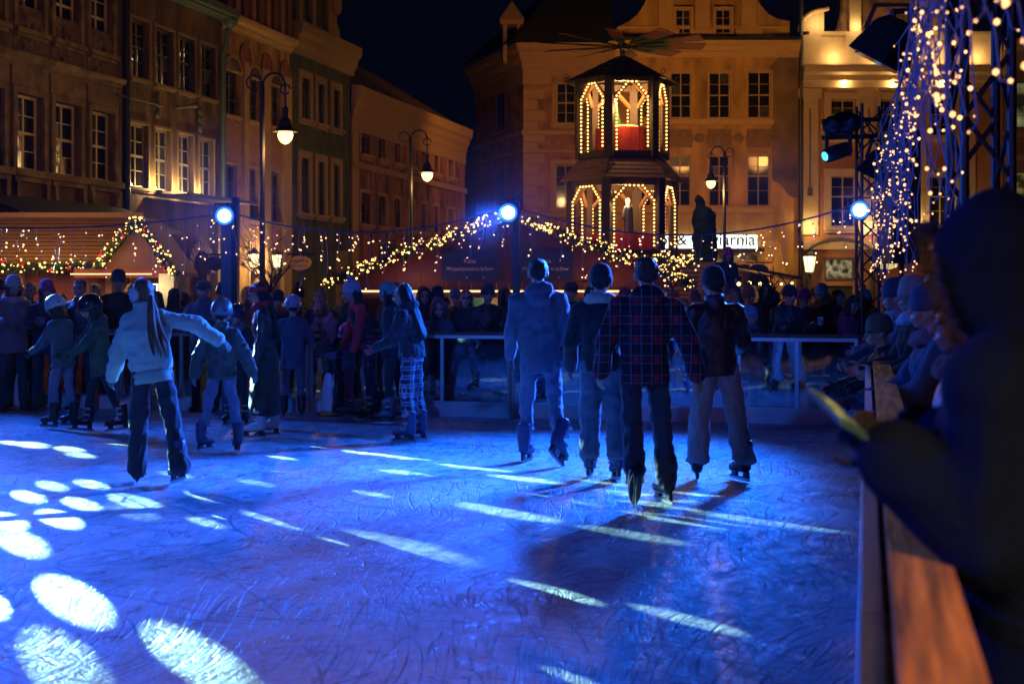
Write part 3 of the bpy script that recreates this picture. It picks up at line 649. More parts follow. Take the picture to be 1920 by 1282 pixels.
# --- house D : green front
M_D = mat('green_plaster', (.040, .046, .018), .9, 0, .68, 2.2, .8, 9, stretch=(1, 1, .4))
M_Dt = mat('green_house_trim', (.23, .145, .065), .85, 0, .25, 3)
def house_D():
    t = west('town_house', 'narrow dark green town house with buff window surrounds and scrolled gable', 0, 0)
    u0, u1 = LW.u(545), LW.u(656)
    U = [LW.rect(563, 578, 144, 222), LW.rect(593, 605, 158, 232), LW.rect(622, 634, 172, 245)]
    L_ = [LW.rect(562, 577, 294, 396), LW.rect(593, 606, 304, 404), LW.rect(622, 634, 313, 411)]
    for S in (U, L_):
        z0 = sum(h[2] for h in S) / 3; z1 = sum(h[3] for h in S) / 3
        for i in range(3): S[i] = (S[i][0], S[i][1], z0, z1)
    zt = LW.uz(605, 122)[1]
    wall(t, u0, u1, 0, zt, U + L_, M_D, .3)
    for h in U + L_: window(t, h, 2, 3, frame=M_frame_d, surround=(.22, .07), sill=(.10, .16, .28), sm=M_Dt)
    moulding(t, 'cornice', u0 + .15, u1 + .25, zt, [(0, 0), (.06, .02), (.08, .18), (.17, .34), (.2, .52), (.31, .62), (.34, .82), (.34, .9), (0, .95)], M_Dt)
    za = zt + .95
    q = MB(); q.bb(u0, u1 - 1.9, .05, 4, za, za + 5); q.build('attic_wall', M_D, t)
    for x in (553, 572, 598):
        u = LW.u(x); w_ = window(t, (u - .3, u + .3, za + 1.2, za + 3.0), 2, 3, frame=M_frame_d, inset=-.05, surround=(.16, .12), sill=(.1, .16, .2), sm=M_Dt)
    for x in (560, 585, 615):
        u = LW.u(x); q = MB(); q.bb(u - .14, u + .14, -.08, .048, za, za + 5); q.build('lisene', M_Dt, t)
    ue = u1 - 1.9; q = MB()
    pts = [(ue, za), (ue + .95, za), (ue + .95, za + .35), (ue + .7, za + .5), (ue + .75, za + 1.0), (ue + .55, za + 1.5), (ue + .22, za + 1.75), (ue + .15, za + 2.6), (ue + .15, za + 5), (ue, za + 5)]
    q.prism(pts, -.02, .5); fixn(q.build('gable_scroll', M_Dt, t))
    q = MB(); q.lathe([(.02, 0), (.36, 0), (.36, .1), (.02, .1)], 16, 0, (ue + .5, -.03, za + 1.1), rot=Matrix.Rotation(R(90), 3, 'X')); q.build('volute', M_Dt, t)
    q = MB(); q.bb(LW.u(628), LW.u(652), -.03, 0, LW.uz(640, 540)[1] - 1.6, LW.uz(640, 470)[1]); q.build('shop_door', mat('door_wood', (.12, .07, .035), .6), t)
house_D()
# --- house E : long salmon-pink house with a heavy cornice
M_E = mat('salmon_plaster', (.21, .078, .032), .9, 0, .68, 2.2, .8, 9, stretch=(1, 1, .4))
M_Et = mat('salmon_trim', (.32, .17, .08), .85, 0, .2, 3)
def house_E():
    t = west('town_house', 'long salmon town house with heavy cornice at the far end of the row', 0, 0)
    u0, u1 = LW.u(659), LW.u(872)
    xs_ = [(675, 693), (707, 722), (737, 750), (764, 775), (788, 798), (812, 821), (839, 850)]
    ut = [240, 255, 268, 279, 289, 297, 308]; ub = [290, 300, 306, 312, 319, 327, 333]
    z0 = np.mean([LW.uz((a + b) / 2, y)[1] for (a, b), y in zip(xs_, ub)]); z1 = np.mean([LW.uz((a + b) / 2, y)[1] for (a, b), y in zip(xs_, ut)])
    y0, y1 = LW.uz(682, 420)[1], LW.uz(682, 362)[1]
    U = [(LW.u(a), LW.u(b), z0, z1) for a, b in xs_]; L_ = [(LW.u(a), LW.u(b), y0, y1) for a, b in xs_]
    zt = LW.uz(760, 248)[1]
    wall(t, u0, u1, 0, zt, U + L_, M_E, .3)
    for i, h in enumerate(U + L_): window(t, h, 2, 3, frame=M_frame_d, inset=.14, surround=(.12, .05), sill=(.12, .16, .14), sm=M_Et)
    moulding(t, 'cornice', u0, u1, zt, [(0, -.5), (.04, -.5), (.04, -.1), (.08, 0), (.10, .16), (.18, .30), (.21, .46), (.31, .58), (.34, .80), (.34, .9), (0, .95)], M_Et)
    for x in (664, 700, 729, 757, 782, 805, 830, 862):
        u = LW.u(x); q = MB(); q.bb(u - .28, u + .28, -.06, 0, 0, zt - .52); q.build('pilaster', M_Et if x == 664 else M_E, t)
    q = MB(); q.bb(u0, u1, -.10, 0, y1 + .75, y1 + .95); q.build('string_course', M_Et, t)
    q = MB(); q.add([(u0, 0, zt + .96), (u1, 0, zt + .96), (u1, 4, zt + 3.4), (u0, 4, zt + 3.4)], [(0, 1, 2, 3)]); q.build('roof', brick_mat('roof_tile', (.12, .05, .03), (.09, .04, .03), (.03, .02, .02), 3), t)
    for x, yy in ((690, 452), (736, 462)):
        u, z = LW.uz(x, yy); q = MB(); q.tube((u, 0, z), (u, -1.0, z), .02); q.bb(u - .03, u + .03, -1.0, -.4, z - .6, z - .1); q.build('hanging_sign', M_frame_d, t)
house_E()

# --- back row, facing the camera
BK = Fac(W(1290, HOR, 61).xy, YAW)
def back(name, label): return thing(name, label, 'building', BK.o, BK.rz)
M_F = mat('rose_plaster', (.19, .085, .05), .9, 0, .5, 1.4, .6, 8); M_Ft = mat('rose_trim', (.27, .155, .085), .85, 0, .2, 3)
def house_F():
    t = back('corner_house', 'rose plastered corner house with chamfered side and turret, left of the wooden pyramid')
    u0, u1 = BK.u(982), BK.u(1152); zt = BK.uz(1050, 128)[1]
    W1 = BK.rect(1043, 1080, 153, 232); W2 = BK.rect(1041, 1080, 309, 391)
    wall(t, u0, u1, 0, zt, [W1, W2], M_F, .3)
    for h in (W1, W2): window(t, h, 2, 4, frame=mat('frame_rose', (.30, .2, .13), .7), inset=.15, surround=(.2, .06), sill=(.12, .16, .25), sm=M_Ft, transom=[0, .25, .5, .75, 1])
    # chamfered wing, set back to the left
    L_ = 7.2; an = R(72)
    def P(s, o, z): return (u0 - s * math.cos(an) - o * math.sin(an), s * math.sin(an) - o * math.cos(an), z)
    # in local axes the wing runs left (-x) and back (+y); outward normal is (-sin, -cos)
    q = MB(); hs = (2.55, 3.75); rows = [(W2[2], W2[3]), (W1[2], W1[3])]
    ss = [0, hs[0], hs[1], L_]; zz = [0, rows[0][0], rows[0][1], rows[1][0], rows[1][1], zt]
    for i in range(3):
        for j in range(5):
            if i == 1 and j in (1, 3): continue
            q.add([P(ss[i + 1], 0, zz[j]), P(ss[i], 0, zz[j]), P(ss[i], 0, zz[j + 1]), P(ss[i + 1], 0, zz[j + 1])], [(0, 1, 2, 3)])
    q.build('wing_wall', M_F, t)
    for a, b in rows:
        q = MB(); q.add([P(hs[1], -.25, a), P(hs[0], -.25, a), P(hs[0], -.25, b), P(hs[1], -.25, b)], [(0, 1, 2, 3)]); wp = q.build('window', M_pane, t)
        q = MB()
        for s in (hs[0] - .12, hs[1] + .12, (hs[0] + hs[1]) / 2):
            w2 = .12 if s != (hs[0] + hs[1]) / 2 else .04; o_ = .05 if w2 > .1 else -.2
            q.add([P(s + w2, o_, a), P(s - w2, o_, a), P(s - w2, o_, b + .2), P(s + w2, o_, b + .2)], [(0, 1, 2, 3)])
        q.build('surround', M_Ft, wp)
        q = MB(); q.add([P(hs[1] + .25, .14, a), P(hs[0] - .25, .14, a), P(hs[0] - .25, 0, a), P(hs[1] + .25, 0, a), P(hs[1] + .25, .14, a - .14), P(hs[0] - .25, .14, a - .14)], [(0, 1, 2, 3), (0, 1, 5, 4)]); q.build('sill', M_Ft, wp)
    # cornice and courses that turn the corner
    def course(nm, z, prof, m=M_Ft):
        vs = []; n = len(prof)
        for o, h in prof: vs.append((u1, -o, z + h))
        for o, h in prof: vs.append((u0 - o * .55, -o, z + h))
        for o, h in prof: vs.append(P(L_, o, z + h))
        q = MB(); q.add(vs, [(k * n + i, (k + 1) * n + i, (k + 1) * n + i + 1, k * n + i + 1) for k in (0, 1) for i in range(n - 1)] + [tuple(range(n)), tuple(range(2 * n, 3 * n))]); fixn(q.build(nm, m, t))
    course('cornice', zt, [(0, -.7), (.06, -.7), (.06, -.05), (.12, .0), (.15, .2), (.32, .42), (.36, .62), (.54, .75), (.58, 1.0), (.0, 1.05)])
    course('string_course', W1[2] - .5, [(0, 0), (.12, .02), (.16, .2), (.0, .25)]); course('string_course', W2[3] + .5, [(0, 0), (.06, .02), (.1, .14), (.0, .2)]); course('string_course', W2[2] - .4, [(0, 0), (.12, .02), (.16, .2), (.0, .25)])
    # quoins at the corner, block by block
    z = .1; k = 0
    while z < zt - .9:
        q = MB(); L2 = .9 if k % 2 else .6
        q.bb(u0 - .02, u0 + L2, -.05, -.001, z, z + .42); q.build('quoin', M_Ft, t); z += .46; k += 1
    q = MB(); A_ = P(L_, .9, zt + 1.0); Bv = (u0 - .5, -.9, zt + 1.0); Cv = (u1, -.9, zt + 1.0); rz_ = zt + 4.6
    q.add([A_, Bv, Cv, (u1, 4.5, rz_), (u0 + 1.6, 4.5, rz_), P(L_, -4.5, rz_)], [(0, 1, 4, 5), (1, 2, 3, 4)]); q.build('roof', mat('dark_slate', (.025, .022, .022), .8, 0, .3, 5), t)
    # roof turret and ridge cresting
    u, z = BK.uz(960, 85); q = MB()
    for dx in (-.3, .3):
        for dy in (-.3, .3): q.bb(u + dx - .09, u + dx + .09, 1 + dy - .09, 1 + dy + .09, z - .6, z + 1.0)
    q.bb(u - .5, u + .5, .5, 1.5, z + 1.0, z + 1.2); q.add([(u - .55, .45, z + 1.2), (u + .55, .45, z + 1.2), (u + .55, 1.55, z + 1.2), (u - .55, 1.55, z + 1.2), (u, 1, z + 2.1)], [(0, 1, 4), (1, 2, 4), (2, 3, 4), (3, 0, 4)]); q.build('turret', M_Ft, t)
    q = MB()
    for k in range(9):
        f_ = k / 8; x, y = 985 + 58 * f_, 88 - 52 * f_; u, z = BK.uz(x, y); q.box((u, .6 + 2 * f_, z), (.16, .16, .3))
    q.build('ridge_cresting', M_Ft, t)
house_F()
M_G = mat('yellow_plaster', (.40, .21, .05), .9, 0, .5, 1.0, .6, 8, stretch=(1, 1, .45)); M_Gt = mat('yellow_trim', (.47, .27, .09), .85, 0, .2, 3)
M_patch = mat('dark_patch_plaster', (.17, .105, .05), .95, 0, .5, .7, .5, 6)
def house_G():
    t = back('town_house', 'yellow gabled town house with three window bays and a white lit shop sign')
    u0, u1 = BK.u(1154), BK.u(1497); zt = BK.uz(1300, 104)[1]
    hol = []; UW = [BK.rect(1185, 1224, 135, 222), BK.rect(1257, 1297, 135, 222), BK.rect(1329, 1370, 135, 222), BK.rect(1402, 1446, 134, 222)]
    LWn = [BK.rect(1183, 1222, 291, 387), BK.rect(1255, 1296, 291, 387), BK.rect(1329, 1369, 291, 387), BK.rect(1401, 1444, 291, 387)]
    dr = BK.rect(1250, 1420, 500, 640); dr = (dr[0], dr[1], 0, BK.uz(1300, 478)[1])
    wall(t, u0, u1, 0, zt, UW + LWn + [dr], M_G, .3)
    mf = mat('frame_yellow', (.42, .28, .12), .7)
    for h in UW: window(t, h, 2, 4, frame=mf, inset=.12, surround=(.06, .03), sm=M_Gt)
    for h in LWn: window(t, h, 2, 4, frame=mf, inset=.12, surround=(.06, .03), sm=M_Gt, transom=[0, .3, .6, .8, 1])
    q = MB(); q.add([(dr[0], .3, 0), (dr[1], .3, 0), (dr[1], .3, dr[3]), (dr[0], .3, dr[3])], [(0, 1, 2, 3)]); q.build('shop_front', lit_pane('shop_glow', (.8, .5, .2), .5, 1.0), t)
    for z, h_ in ((UW[0][2] - .28, .22), (LWn[0][2] - .28, .22), (BK.uz(1300, 463)[1], .3)):
        q = MB(); q.bb(u0 + .02, BK.u(1450), -.16, 0, z, z + h_); q.build('string_course', M_Gt, t)
    for x0_, x1_ in ((1254, 1298), (1327, 1371), (1400, 1445)):
        r_ = BK.rect(x0_, x1_, 242, 277); q = MB(); q.bb(r_[0], r_[1], -.03, 0, r_[2], r_[3])
        for k in range(7):
            q.ell((r_[0] + (r_[1] - r_[0]) * (k + .5) / 7, -.03, (r_[2] + r_[3]) / 2 + .16 * math.sin(k * 2.1)), (.14, .06, .2), n=8, m=5)
        q.build('relief_panel', mat('relief_tan', (.22, .125, .05), .95, 0, .4, 5, .5, 8), t)
    for x in (1311, 1385):
        u, z = BK.uz(x, 259); q = MB(); q.lathe([(.02, .1), (.12, .1), (.22, 0)], 8, 0, (u, -.0, z), rot=Matrix.Rotation(R(90), 3, 'X')); q.build('rosette', mat('relief_tan', (.22, .125, .05), .95), t)
    # darker patch of plaster at the right corner
    pts = [BK.uz(x, y) for x, y in ((1443, 125), (1462, 107), (1496, 106), (1496, 372), (1480, 368), (1462, 345), (1448, 338), (1446, 240), (1452, 180))]
    q = MB(); q.prism(pts, -.02, -.001); fixn(q.build('darker_plaster', M_patch, t))
    moulding(t, 'cornice', u0 - .3, u1, zt, [(0, -.1), (.08, -.1), (.12, .1), (.3, .16), (.34, .34), (.55, .4), (.6, .55), (0, .6)], M_Gt)
    # scrolled gable
    def lp(x, y): return BK.uz(x, y)
    L_ = [(1157, 88), (1157, 50), (1178, 40), (1196, 26), (1208, 8), (1216, -12), (1222, -60), (1270, -95), (1318, -110)]
    Rr = [(1366, -95), (1412, -60), (1418, -12), (1428, 8), (1442, 24), (1460, 34), (1483, 38), (1483, 88)]
    q = MB(); q.prism([lp(*p) for p in L_ + Rr], .25, .8); fixn(q.build('gable', M_G, t))
    zg = zt + .6
    for a, b, c, d in ((1267, 1296, 17, 63), (1342, 1371, 17, 63)):
        h = BK.rect(a, b, c, d); q = MB(); w_ = window(t, h, 2, 3, frame=mf, inset=.14, fw=.05, surround=(.1, .0 - .17), sm=M_Gt)
    for x in (1250, 1318, 1405):
        u = BK.u(x); q = MB(); q.bb(u - .32, u + .32, .12, .248, zg, zg + 4.5); q.bb(u - .55, u + .55, .05, .118, zg, zg + .55); q.build('gable_pilaster', M_Gt, t)
    q = MB(); q.bb(BK.u(1160), BK.u(1482), .16, .248, zg + .55, zg + .68); q.build('gable_ledge', M_Gt, t)
    # dark strip standing in for the shadow line at the attic eave
    q = MB(); q.bb(u0 - .3, u1, -.62, .2, zt + .602, zt + .68); q.build('eave_shadow_line', mat('dark_slate', (.025, .022, .022), .8), t)
    # lit sign
    a = BK.rect(1228, 1418, 441, 466); q = MB(); q.bb(a[0], a[1], -.30, -.1, a[2], a[3]); s = q.build('shop_sign', mat('sign_white', (.8, .8, .8), .5, emit=(.80, 1.0, .93), emit_s=1.7), t)
    cu = bpy.data.curves.new('sign_lettering', 'FONT'); cu.body = 'of & kawiarnia'; cu.size = .72; cu.extrude = .01; cu.offset = .004; cu.align_x = 'LEFT'
    o = link('sign_lettering', cu, s); o.location = (a[0] + .12, -.315, a[2] + .14); o.rotation_euler = (R(90), 0, 0); o['fit'] = a[1] - a[0] - .22
    cu.materials.append(mat('sign_letter_green', (.01, .045, .03), .6))
    q = MB(); q.bb(a[0] - .3, a[1] + .3, -.32, -.0, a[2] - .14, a[2] - .004); q.build('sign_box', mat('pipe_black', (.02, .02, .02), .5), s)
    # arched shop window and oval projecting sign
    u, z = BK.uz(1395, 535); q = MB(); q.prism([(u + 1.1 * math.cos(PI * k / 14), z + .9 * math.sin(PI * k / 14)) for k in range(15)], -.05, -.002); fixn(q.build('arched_window', M_pane, t))
    q = MB(); q.prism([(u + 1.3 * math.cos(PI * k / 14), z + 1.1 * math.sin(PI * k / 14)) for k in range(15)], -.03, -.001); fixn(q.build('arch_surround', M_Gt, t))
    q = MB(); q.tube((BK.u(1501), -.12, 0), (BK.u(1501), -.12, zt + 4), .09, n=8); q.build('downpipe', mat('pipe_black', (.02, .02, .02), .5), t)
house_G()
M_H = mat('cream_rose_plaster', (.34, .15, .07), .9, 0, .3, .9, .3, 12); M_Ht = mat('cream_stone', (.46, .32, .17), .8, 0, .18, 3)
HLIGHTS = []
def house_H():
    t = back('town_house', 'floodlit town house with fluted pilasters and scrolled gable behind the lighting truss')
    u0, u1 = BK.u(1504), BK.u(1880); zt = BK.uz(1600, 165)[1]
    Wd = [BK.rect(a, b, 187, 255) for a, b in ((1558, 1604), (1650, 1694), (1742, 1786))]; Wl = [BK.rect(a, b, 330, 425) for a, b in ((1558, 1604), (1650, 1694), (1742, 1786))]
    Wd = [(h[0], h[1], h[2], h[3]) for h in Wd]
    door = (BK.u(1545), BK.u(1600), 0, BK.uz(1570, 536)[1])
    wall(t, u0, u1, 0, zt, Wd + Wl + [door], M_H, .3)
    for h in Wd + Wl:
        window(t, h, 2, 4, frame=mat('frame_yellow', (.42, .28, .12), .7), inset=.14, surround=(.3, .10), sill=(.16, .25, .3), sm=M_Ht, transom=[0, .3, .6, .8, 1])
        if h in Wd:
            q = MB(); q.bb(h[0] - .2, h[1] + .2, -.42, -.0, h[3] + .36, h[3] + .44); q.build('light_ledge', M_Ht, t)
            HLIGHTS.append((BK.o + BK.ax * ((h[0] + h[1]) / 2) + BK.n * .25 + UP * (h[3] + .62), 46))
    for x in (1518, 1628, 1720, 1812):
        u = BK.u(x)
        q = MB(); q.bb(u - .36, u + .36, -.10, 0, BK.uz(1518, 440)[1], zt - .05); q.build('pilaster', M_Ht, t)
        q = MB(); q.bb(u - .5, u + .5, -.18, 0, zt - .45, zt - .052); q.build('capital', M_Ht, t)
        q = MB()
        q.bb(u - .03, u + .03, -.125, -.101, BK.uz(1518, 355)[1], zt - .9); q.box((u, -.13, BK.uz(1518, 360)[1]), (.2, .06, .35)); q.build('flute', M_frame_d, t)
        HLIGHTS.append((BK.o + BK.ax * u + BK.n * .55 + UP * (BK.uz(1518, 440)[1] + .3), 70))
    moulding(t, 'cornice', u0, u1, zt, [(0, 0), (.1, 0), (.14, .2), (.3, .28), (.34, .5), (.6, .6), (.66, .8), (.66, .9), (0, .92)], M_Ht)
    za = zt + .92
    q = MB(); q.bb(u0 + .3, u1, .1, .6, za, za + 1.35); q.build('parapet', M_Ht, t)
    q = MB(); q.bb(u0 + .3, u1, .0, .7, za + 1.352, za + 1.5); q.build('parapet_coping', M_Ht, t)
    for x in (1524, 1604, 1715, 1790):
        u = BK.u(x); q = MB(); q.bb(u - .4, u + .4, -.0, .098, za, za + 1.35); q.bb(u - .55, u + .55, -.05, -.002, za, za + .25); q.build('pedestal', M_Ht, t)
        HLIGHTS.append((BK.o + BK.ax * (u + .9) + BK.n * .35 + UP * (za + .35), 60))
    zb = za + 1.5
    # shell volute and scrolled gable
    uc, zc = BK.uz(1545, 92); q = MB()
    pts = [(uc, zb)] + [(uc - .82 * math.cos(PI / 2 * k / 10) * 1.15, zb + .86 * math.sin(PI / 2 * k / 10)) for k in range(11)]
    q.prism(pts, .0, .35); fixn(q.build('volute', M_Ht, t))
    q = MB(); q.path([(uc - .95 * math.cos(PI / 2 * k / 12) * 1.1, -.03, zb + .92 * math.sin(PI / 2 * k / 12)) for k in range(13)] + [(uc + .2, -.03, zb + .98)], .09, 8); q.build('volute_rim', M_Ht, t)
    HLIGHTS.append((BK.o + BK.ax * (uc - .3) + BK.n * .5 + UP * (zb + .3), 50))
    def lp(x, y): return BK.uz(x, y)
    q = MB(); q.prism([lp(*p) for p in ((1552, 91), (1566, 70), (1576, 45), (1582, 15), (1584, -60), (1760, -60), (1770, 60), (1790, 91))], .15, .7); fixn(q.build('gable', mat('gable_brick_plaster', (.15, .075, .04), .95, 0, .6, 2.0, .8, 5), t))
    for x in (1604, 1728):
        u = BK.u(x); q = MB(); q.bb(u - .24, u + .24, -.02, .148, zb, zb + 4.5); q.bb(u - .34, u + .34, -.08, -.022, zb + 1.9, zb + 2.2); q.build('gable_pilaster', M_Ht, t)
        HLIGHTS.append((BK.o + BK.ax * u + BK.n * .35 + UP * (zb + .2), 34))
    # doorway with arched hood
    um = (door[0] + door[1]) / 2; zd = door[3]
    q = MB(); q.bb(door[0], door[1], .15, .22, 0, zd); q.build('door', mat('door_dark', (.03, .03, .05), .5), t)
    q = MB(); q.bb(um - .55, um + .55, -.06, -.002, zd + .35, zd + 1.1); q.build('fanlight', lit_pane('fanlight_glow', (.75, .62, .35), .55, 4), t)
    q = MB(); q.bb(um - .65, um + .65, -.09, -.062, zd + .25, zd + .35); q.bb(um - .65, um + .65, -.09, -.062, zd + 1.1, zd + 1.2); q.bb(um - .65, um - .56, -.09, -.062, zd + .35, zd + 1.1); q.bb(um + .56, um + .65, -.09, -.062, zd + .35, zd + 1.1); q.build('fanlight_frame', M_frame_d, t)
    q = MB(); q.path([(um - 1.35, -.2, 0), (um - 1.35, -.2, zd + 1.4)] + [(um - 1.35 * math.cos(PI * k / 12), -.2, zd + 1.4 + .55 * math.sin(PI * k / 12)) for k in range(1, 12)] + [(um + 1.35, -.2, zd + 1.4), (um + 1.35, -.2, 0)], .12, 6); q.build('door_arch', M_frame_d, t)
    q = MB(); z = BK.uz(1570, 468)[1]; q.bb(u0, u1, -.3, 0, z, z + .35); q.build('string_course', M_Ht, t)
house_H()
def house_I():
    t = back('town_house', 'dim town house with two greenish lit windows at the right edge of the picture')
    u0, u1 = BK.u(1882), BK.u(2150); zt = BK.uz(1900, 96)[1]
    A = [BK.rect(1889, 1926, 153, 240), BK.rect(1950, 1985, 153, 240)]; B_ = [BK.rect(1888, 1926, 322, 410), BK.rect(1950, 1985, 322, 410)]
    wall(t, u0, u1, 0, zt, A + B_, mat('umber_plaster', (.17, .10, .05), .9, 0, .3, 1, .3, 10), .3)
    g = lit_pane('green_room', (.50, .52, .22), .42, .9); g2 = lit_pane('yellow_room', (.75, .62, .18), .55, 1.2)
    for h in A: window(t, h, 2, 4, frame=M_frame_d, pane=g, inset=.12)
    for h in B_: window(t, h, 2, 4, frame=M_frame_d, pane=g2, inset=.12)
    for z in (A[0][2] - .4, B_[0][2] - .4, B_[0][3] + .5): q = MB(); q.bb(u0, u1, -.14, 0, z, z + .22); q.build('string_course', M_Ft, t)
    moulding(t, 'cornice', u0, u1, zt, CORN, M_Ft)
house_I()
for k, (p, e) in enumerate(UPLIGHTS): light('canopy_uplight', 'POINT', p, e * 1.1, (1.0, .72, .28), radius=.04)
for k, (p, e) in enumerate(HLIGHTS): light('facade_uplight', 'POINT', p, e * .65, (1.0, .70, .30), radius=.05)
# ================================================================== things in the square
M_iron = mat('cast_iron', (.018, .018, .020), .45, .3, .2, 20)
M_globe = bulb_mat('lamp_globe', (1.0, .62, .20), 4.0)
M_bulb = bulb_mat('fairy_bulb', (1.0, .55, .13), 4.2)
M_bulb_w = bulb_mat('icicle_bulb', (1.0, .50, .20), 4.0)
M_wire = mat('pale_wire', (.21, .26, .42), .5)
M_cable = mat('dark_cable', (.05, .06, .12), .5)
def street_lamp(label, px, py, d, side=-1, power=500):
    """globe hangs at the pixel; the post stands beside it"""
    g = W(px, py, d); arm = .42 * (1 if side < 0 else -1)
    t = thing('street_lamp', label, 'street lamp', (g.x, g.y, 0), YAW, 'wrought iron street lamps'); z = g.z
    xp = -arm
    q = MB(); q.lathe([(.16, 0), (.16, .5), (.10, .6), (.08, 1.2), (.055, 1.4), (.045, z + .9), (.03, z + 1.0)], 10, 0, (xp, 0, 0)); q.build('post', M_iron, t)
    q = MB()
    top = [(xp, 0, z + .9)] + [(xp + arm * .5 - arm * .5 * math.cos(PI * k / 10), 0, z + .9 + .26 * math.sin(PI * k / 10)) for k in range(1, 11)]
    q.path(top, .022, 6)
    cur = [(xp + (-.16 * (1 if arm > 0 else -1)) + .13 * math.cos(a), 0, z + .98 + .13 * math.sin(a)) for a in [R(20 * k) for k in range(20)]]
    q.path(cur, [.02 - .0006 * k for k in range(20)], 6)
    cur = [(xp + arm + .09 * math.cos(a), 0, z + .86 + .09 * math.sin(a)) for a in [R(20 * k) for k in range(17)]]
    q.path(cur, .015, 6); q.build('scroll_bracket', M_iron, t)
    q = MB(); q.tube((0, 0, z + .3), (0, 0, z + .9), .018); q.lathe([(.02, z + .55), (.06, z + .5), (.05, z + .35), (.11, z + .28), (.13, z + .17), (.2, z + .11), (.235, z + .09), (.23, z + .08), (.05, z + .085)], 14); q.build('lamp_shade', M_iron, t)
    q = MB(); q.lathe([(.13, z + .082), (.145, z + .02), (.12, z - .06), (.07, z - .12), (.01, z - .145)], 12); o = q.build('globe', M_globe, t, True)
    light('street_lamp_light', 'POINT', g + Vector((0, 0, -.26)), power, WARM, radius=.12)
street_lamp('nearest street lamp, hanging bell lantern on a scroll bracket before the ochre house', 535, 256, 26, -1, 165)
street_lamp('street lamp with scroll bracket standing before the long salmon house', 801, 330, 36, -1, 120)
street_lamp('street lamp before the yellow gabled house, right of the wooden pyramid', 1333, 345, 44, 1, 420)
# street lamps further along the square, beyond the frame
for k, (x, y) in enumerate(((-12.6, 21.0), (9.0, 30.0))):
    pass
# ------------------------------------------------------------------ garlands and string lights
M_needle = [mat('fir_needles', (.035, .075, .03), .7, 0, .4, 8), mat('fir_needles_dark', (.02, .045, .022), .7, 0, .4, 8)]
M_bauble = mat('red_bauble', (.42, .015, .02), .15, .3, .1)
def garland(label, pts, rad=.10, density=150, bulbs=34, baubles=3.0, seed=1, br=.0145):
    rnd = random.Random(seed); pts = [Vector(p) for p in pts]; base = pts[0].copy()
    t = thing('garland', label, 'garland', base)
    seg = [(pts[i] - base, pts[i + 1] - base) for i in range(len(pts) - 1)]; tot = sum((b - a).length for a, b in seg)
    def at(s):
        for a, b in seg:
            L = (b - a).length
            if s <= L: return a.lerp(b, s / L)
            s -= L
        return seg[-1][1]
    q = MB(); n = int(tot * density * 3.2)
    for k in range(n):
        c = at(rnd.random() * tot); v = Vector((rnd.gauss(0, 1), rnd.gauss(0, 1), rnd.gauss(0, 1) - .2)).normalized()
        L = rad * rnd.uniform(.6, 1.5); s_ = v.cross(Vector((rnd.random(), rnd.random(), rnd.random()))).normalized() * rnd.uniform(.008, .016)
        p0 = c + v * L * .1; p1 = c + v * L
        q.add([p0 - s_, p0 + s_, p1 + s_ * .4, p1 - s_ * .4], [(0, 1, 2, 3)], k % 2)
    stuff(q.build('needles', M_needle, t))
    q = MB(); n = int(tot * bulbs)
    for k in range(n):
        c = at(rnd.random() * tot); v = Vector((rnd.gauss(0, 1), rnd.gauss(0, 1) - .8, rnd.gauss(0, 1))).normalized(); ico(c + v * rad * rnd.uniform(.6, 1.25), br * rnd.choice((.55, .75, 1.0, 1.0, 1.35)), q)
    stuff(q.build('fairy_lights', M_bulb, t))
    for k in range(int(tot * baubles)):
        c = at((k + .5) / max(1, int(tot * baubles)) * tot); v = Vector((rnd.gauss(0, .6), -1, rnd.gauss(0, .8))).normalized(); c = c + v * rad * .95
        q = MB(); q.ell(c, (.04, .04, .04), n=10, m=8); q.lathe([(.012, .036), (.012, .055)], 6, 0, c); q.build('bauble', M_bauble, t, True)
    return t
def icicles(label, pts, drop=(.18, .5), gap=.13, seed=1, br=.010, cable=.012, n_b=(2, 6), mat_b=None, wire_r=.003, wig_s=.018):
    """a sagging cable with hanging light strands"""
    rnd = random.Random(seed); pts = [Vector(p) for p in pts]; base = pts[0].copy()
    t = thing('icicle_light_string', label, 'string lights', base)
    P_ = [p - base for p in pts]
    q = MB(); q.path(P_, cable, 6); q.build('cable', M_cable, t)
    tot = sum((P_[i + 1] - P_[i]).length for i in range(len(P_) - 1)); s = gap * .5
    while s < tot:
        ss = s; i = 0
        while i < len(P_) - 2 and ss > (P_[i + 1] - P_[i]).length: ss -= (P_[i + 1] - P_[i]).length; i += 1
        c = P_[i].lerp(P_[i + 1], min(1, ss / (P_[i + 1] - P_[i]).length))
        L = rnd.uniform(*drop) * (1.25 if rnd.random() < .2 else 1); m = 7
        q = MB(); wig = []
        dx = 0; dy = 0
        for k in range(m):
            wig.append(c + Vector((dx, dy, -L * k / (m - 1)))); dx += rnd.gauss(0, wig_s); dy += rnd.gauss(0, wig_s)
        q.path(wig, wire_r, 4); nb = rnd.randint(*n_b)
        for k in range(nb):
            p = wig[rnd.randint(1, m - 1)] if k else wig[-1]
            v = Vector((rnd.uniform(-1, 1), rnd.uniform(-1, 1), rnd.uniform(-.9, .4))).normalized() * .03
            q.tube(p, p + v, .004, n=4); ico(p + v * 1.25, br * rnd.choice((.5, .75, 1.0, 1.0, 1.3)), q, 1)
        q.build('strand', [M_wire, mat_b or M_bulb_w], t)
        s += gap * rnd.uniform(.5, 1.6)
    return t
def sag(a, b, mid_px, d, n=18):
    """points on a parabola through a, b passing the middle pixel"""
    m = W(*mid_px, d); out = []
    for k in range(n + 1):
        f = k / n; p = a.lerp(b, f); l = a.lerp(b, .5); p.z += (m.z - l.z) * 4 * f * (1 - f); out.append(p)
    return out
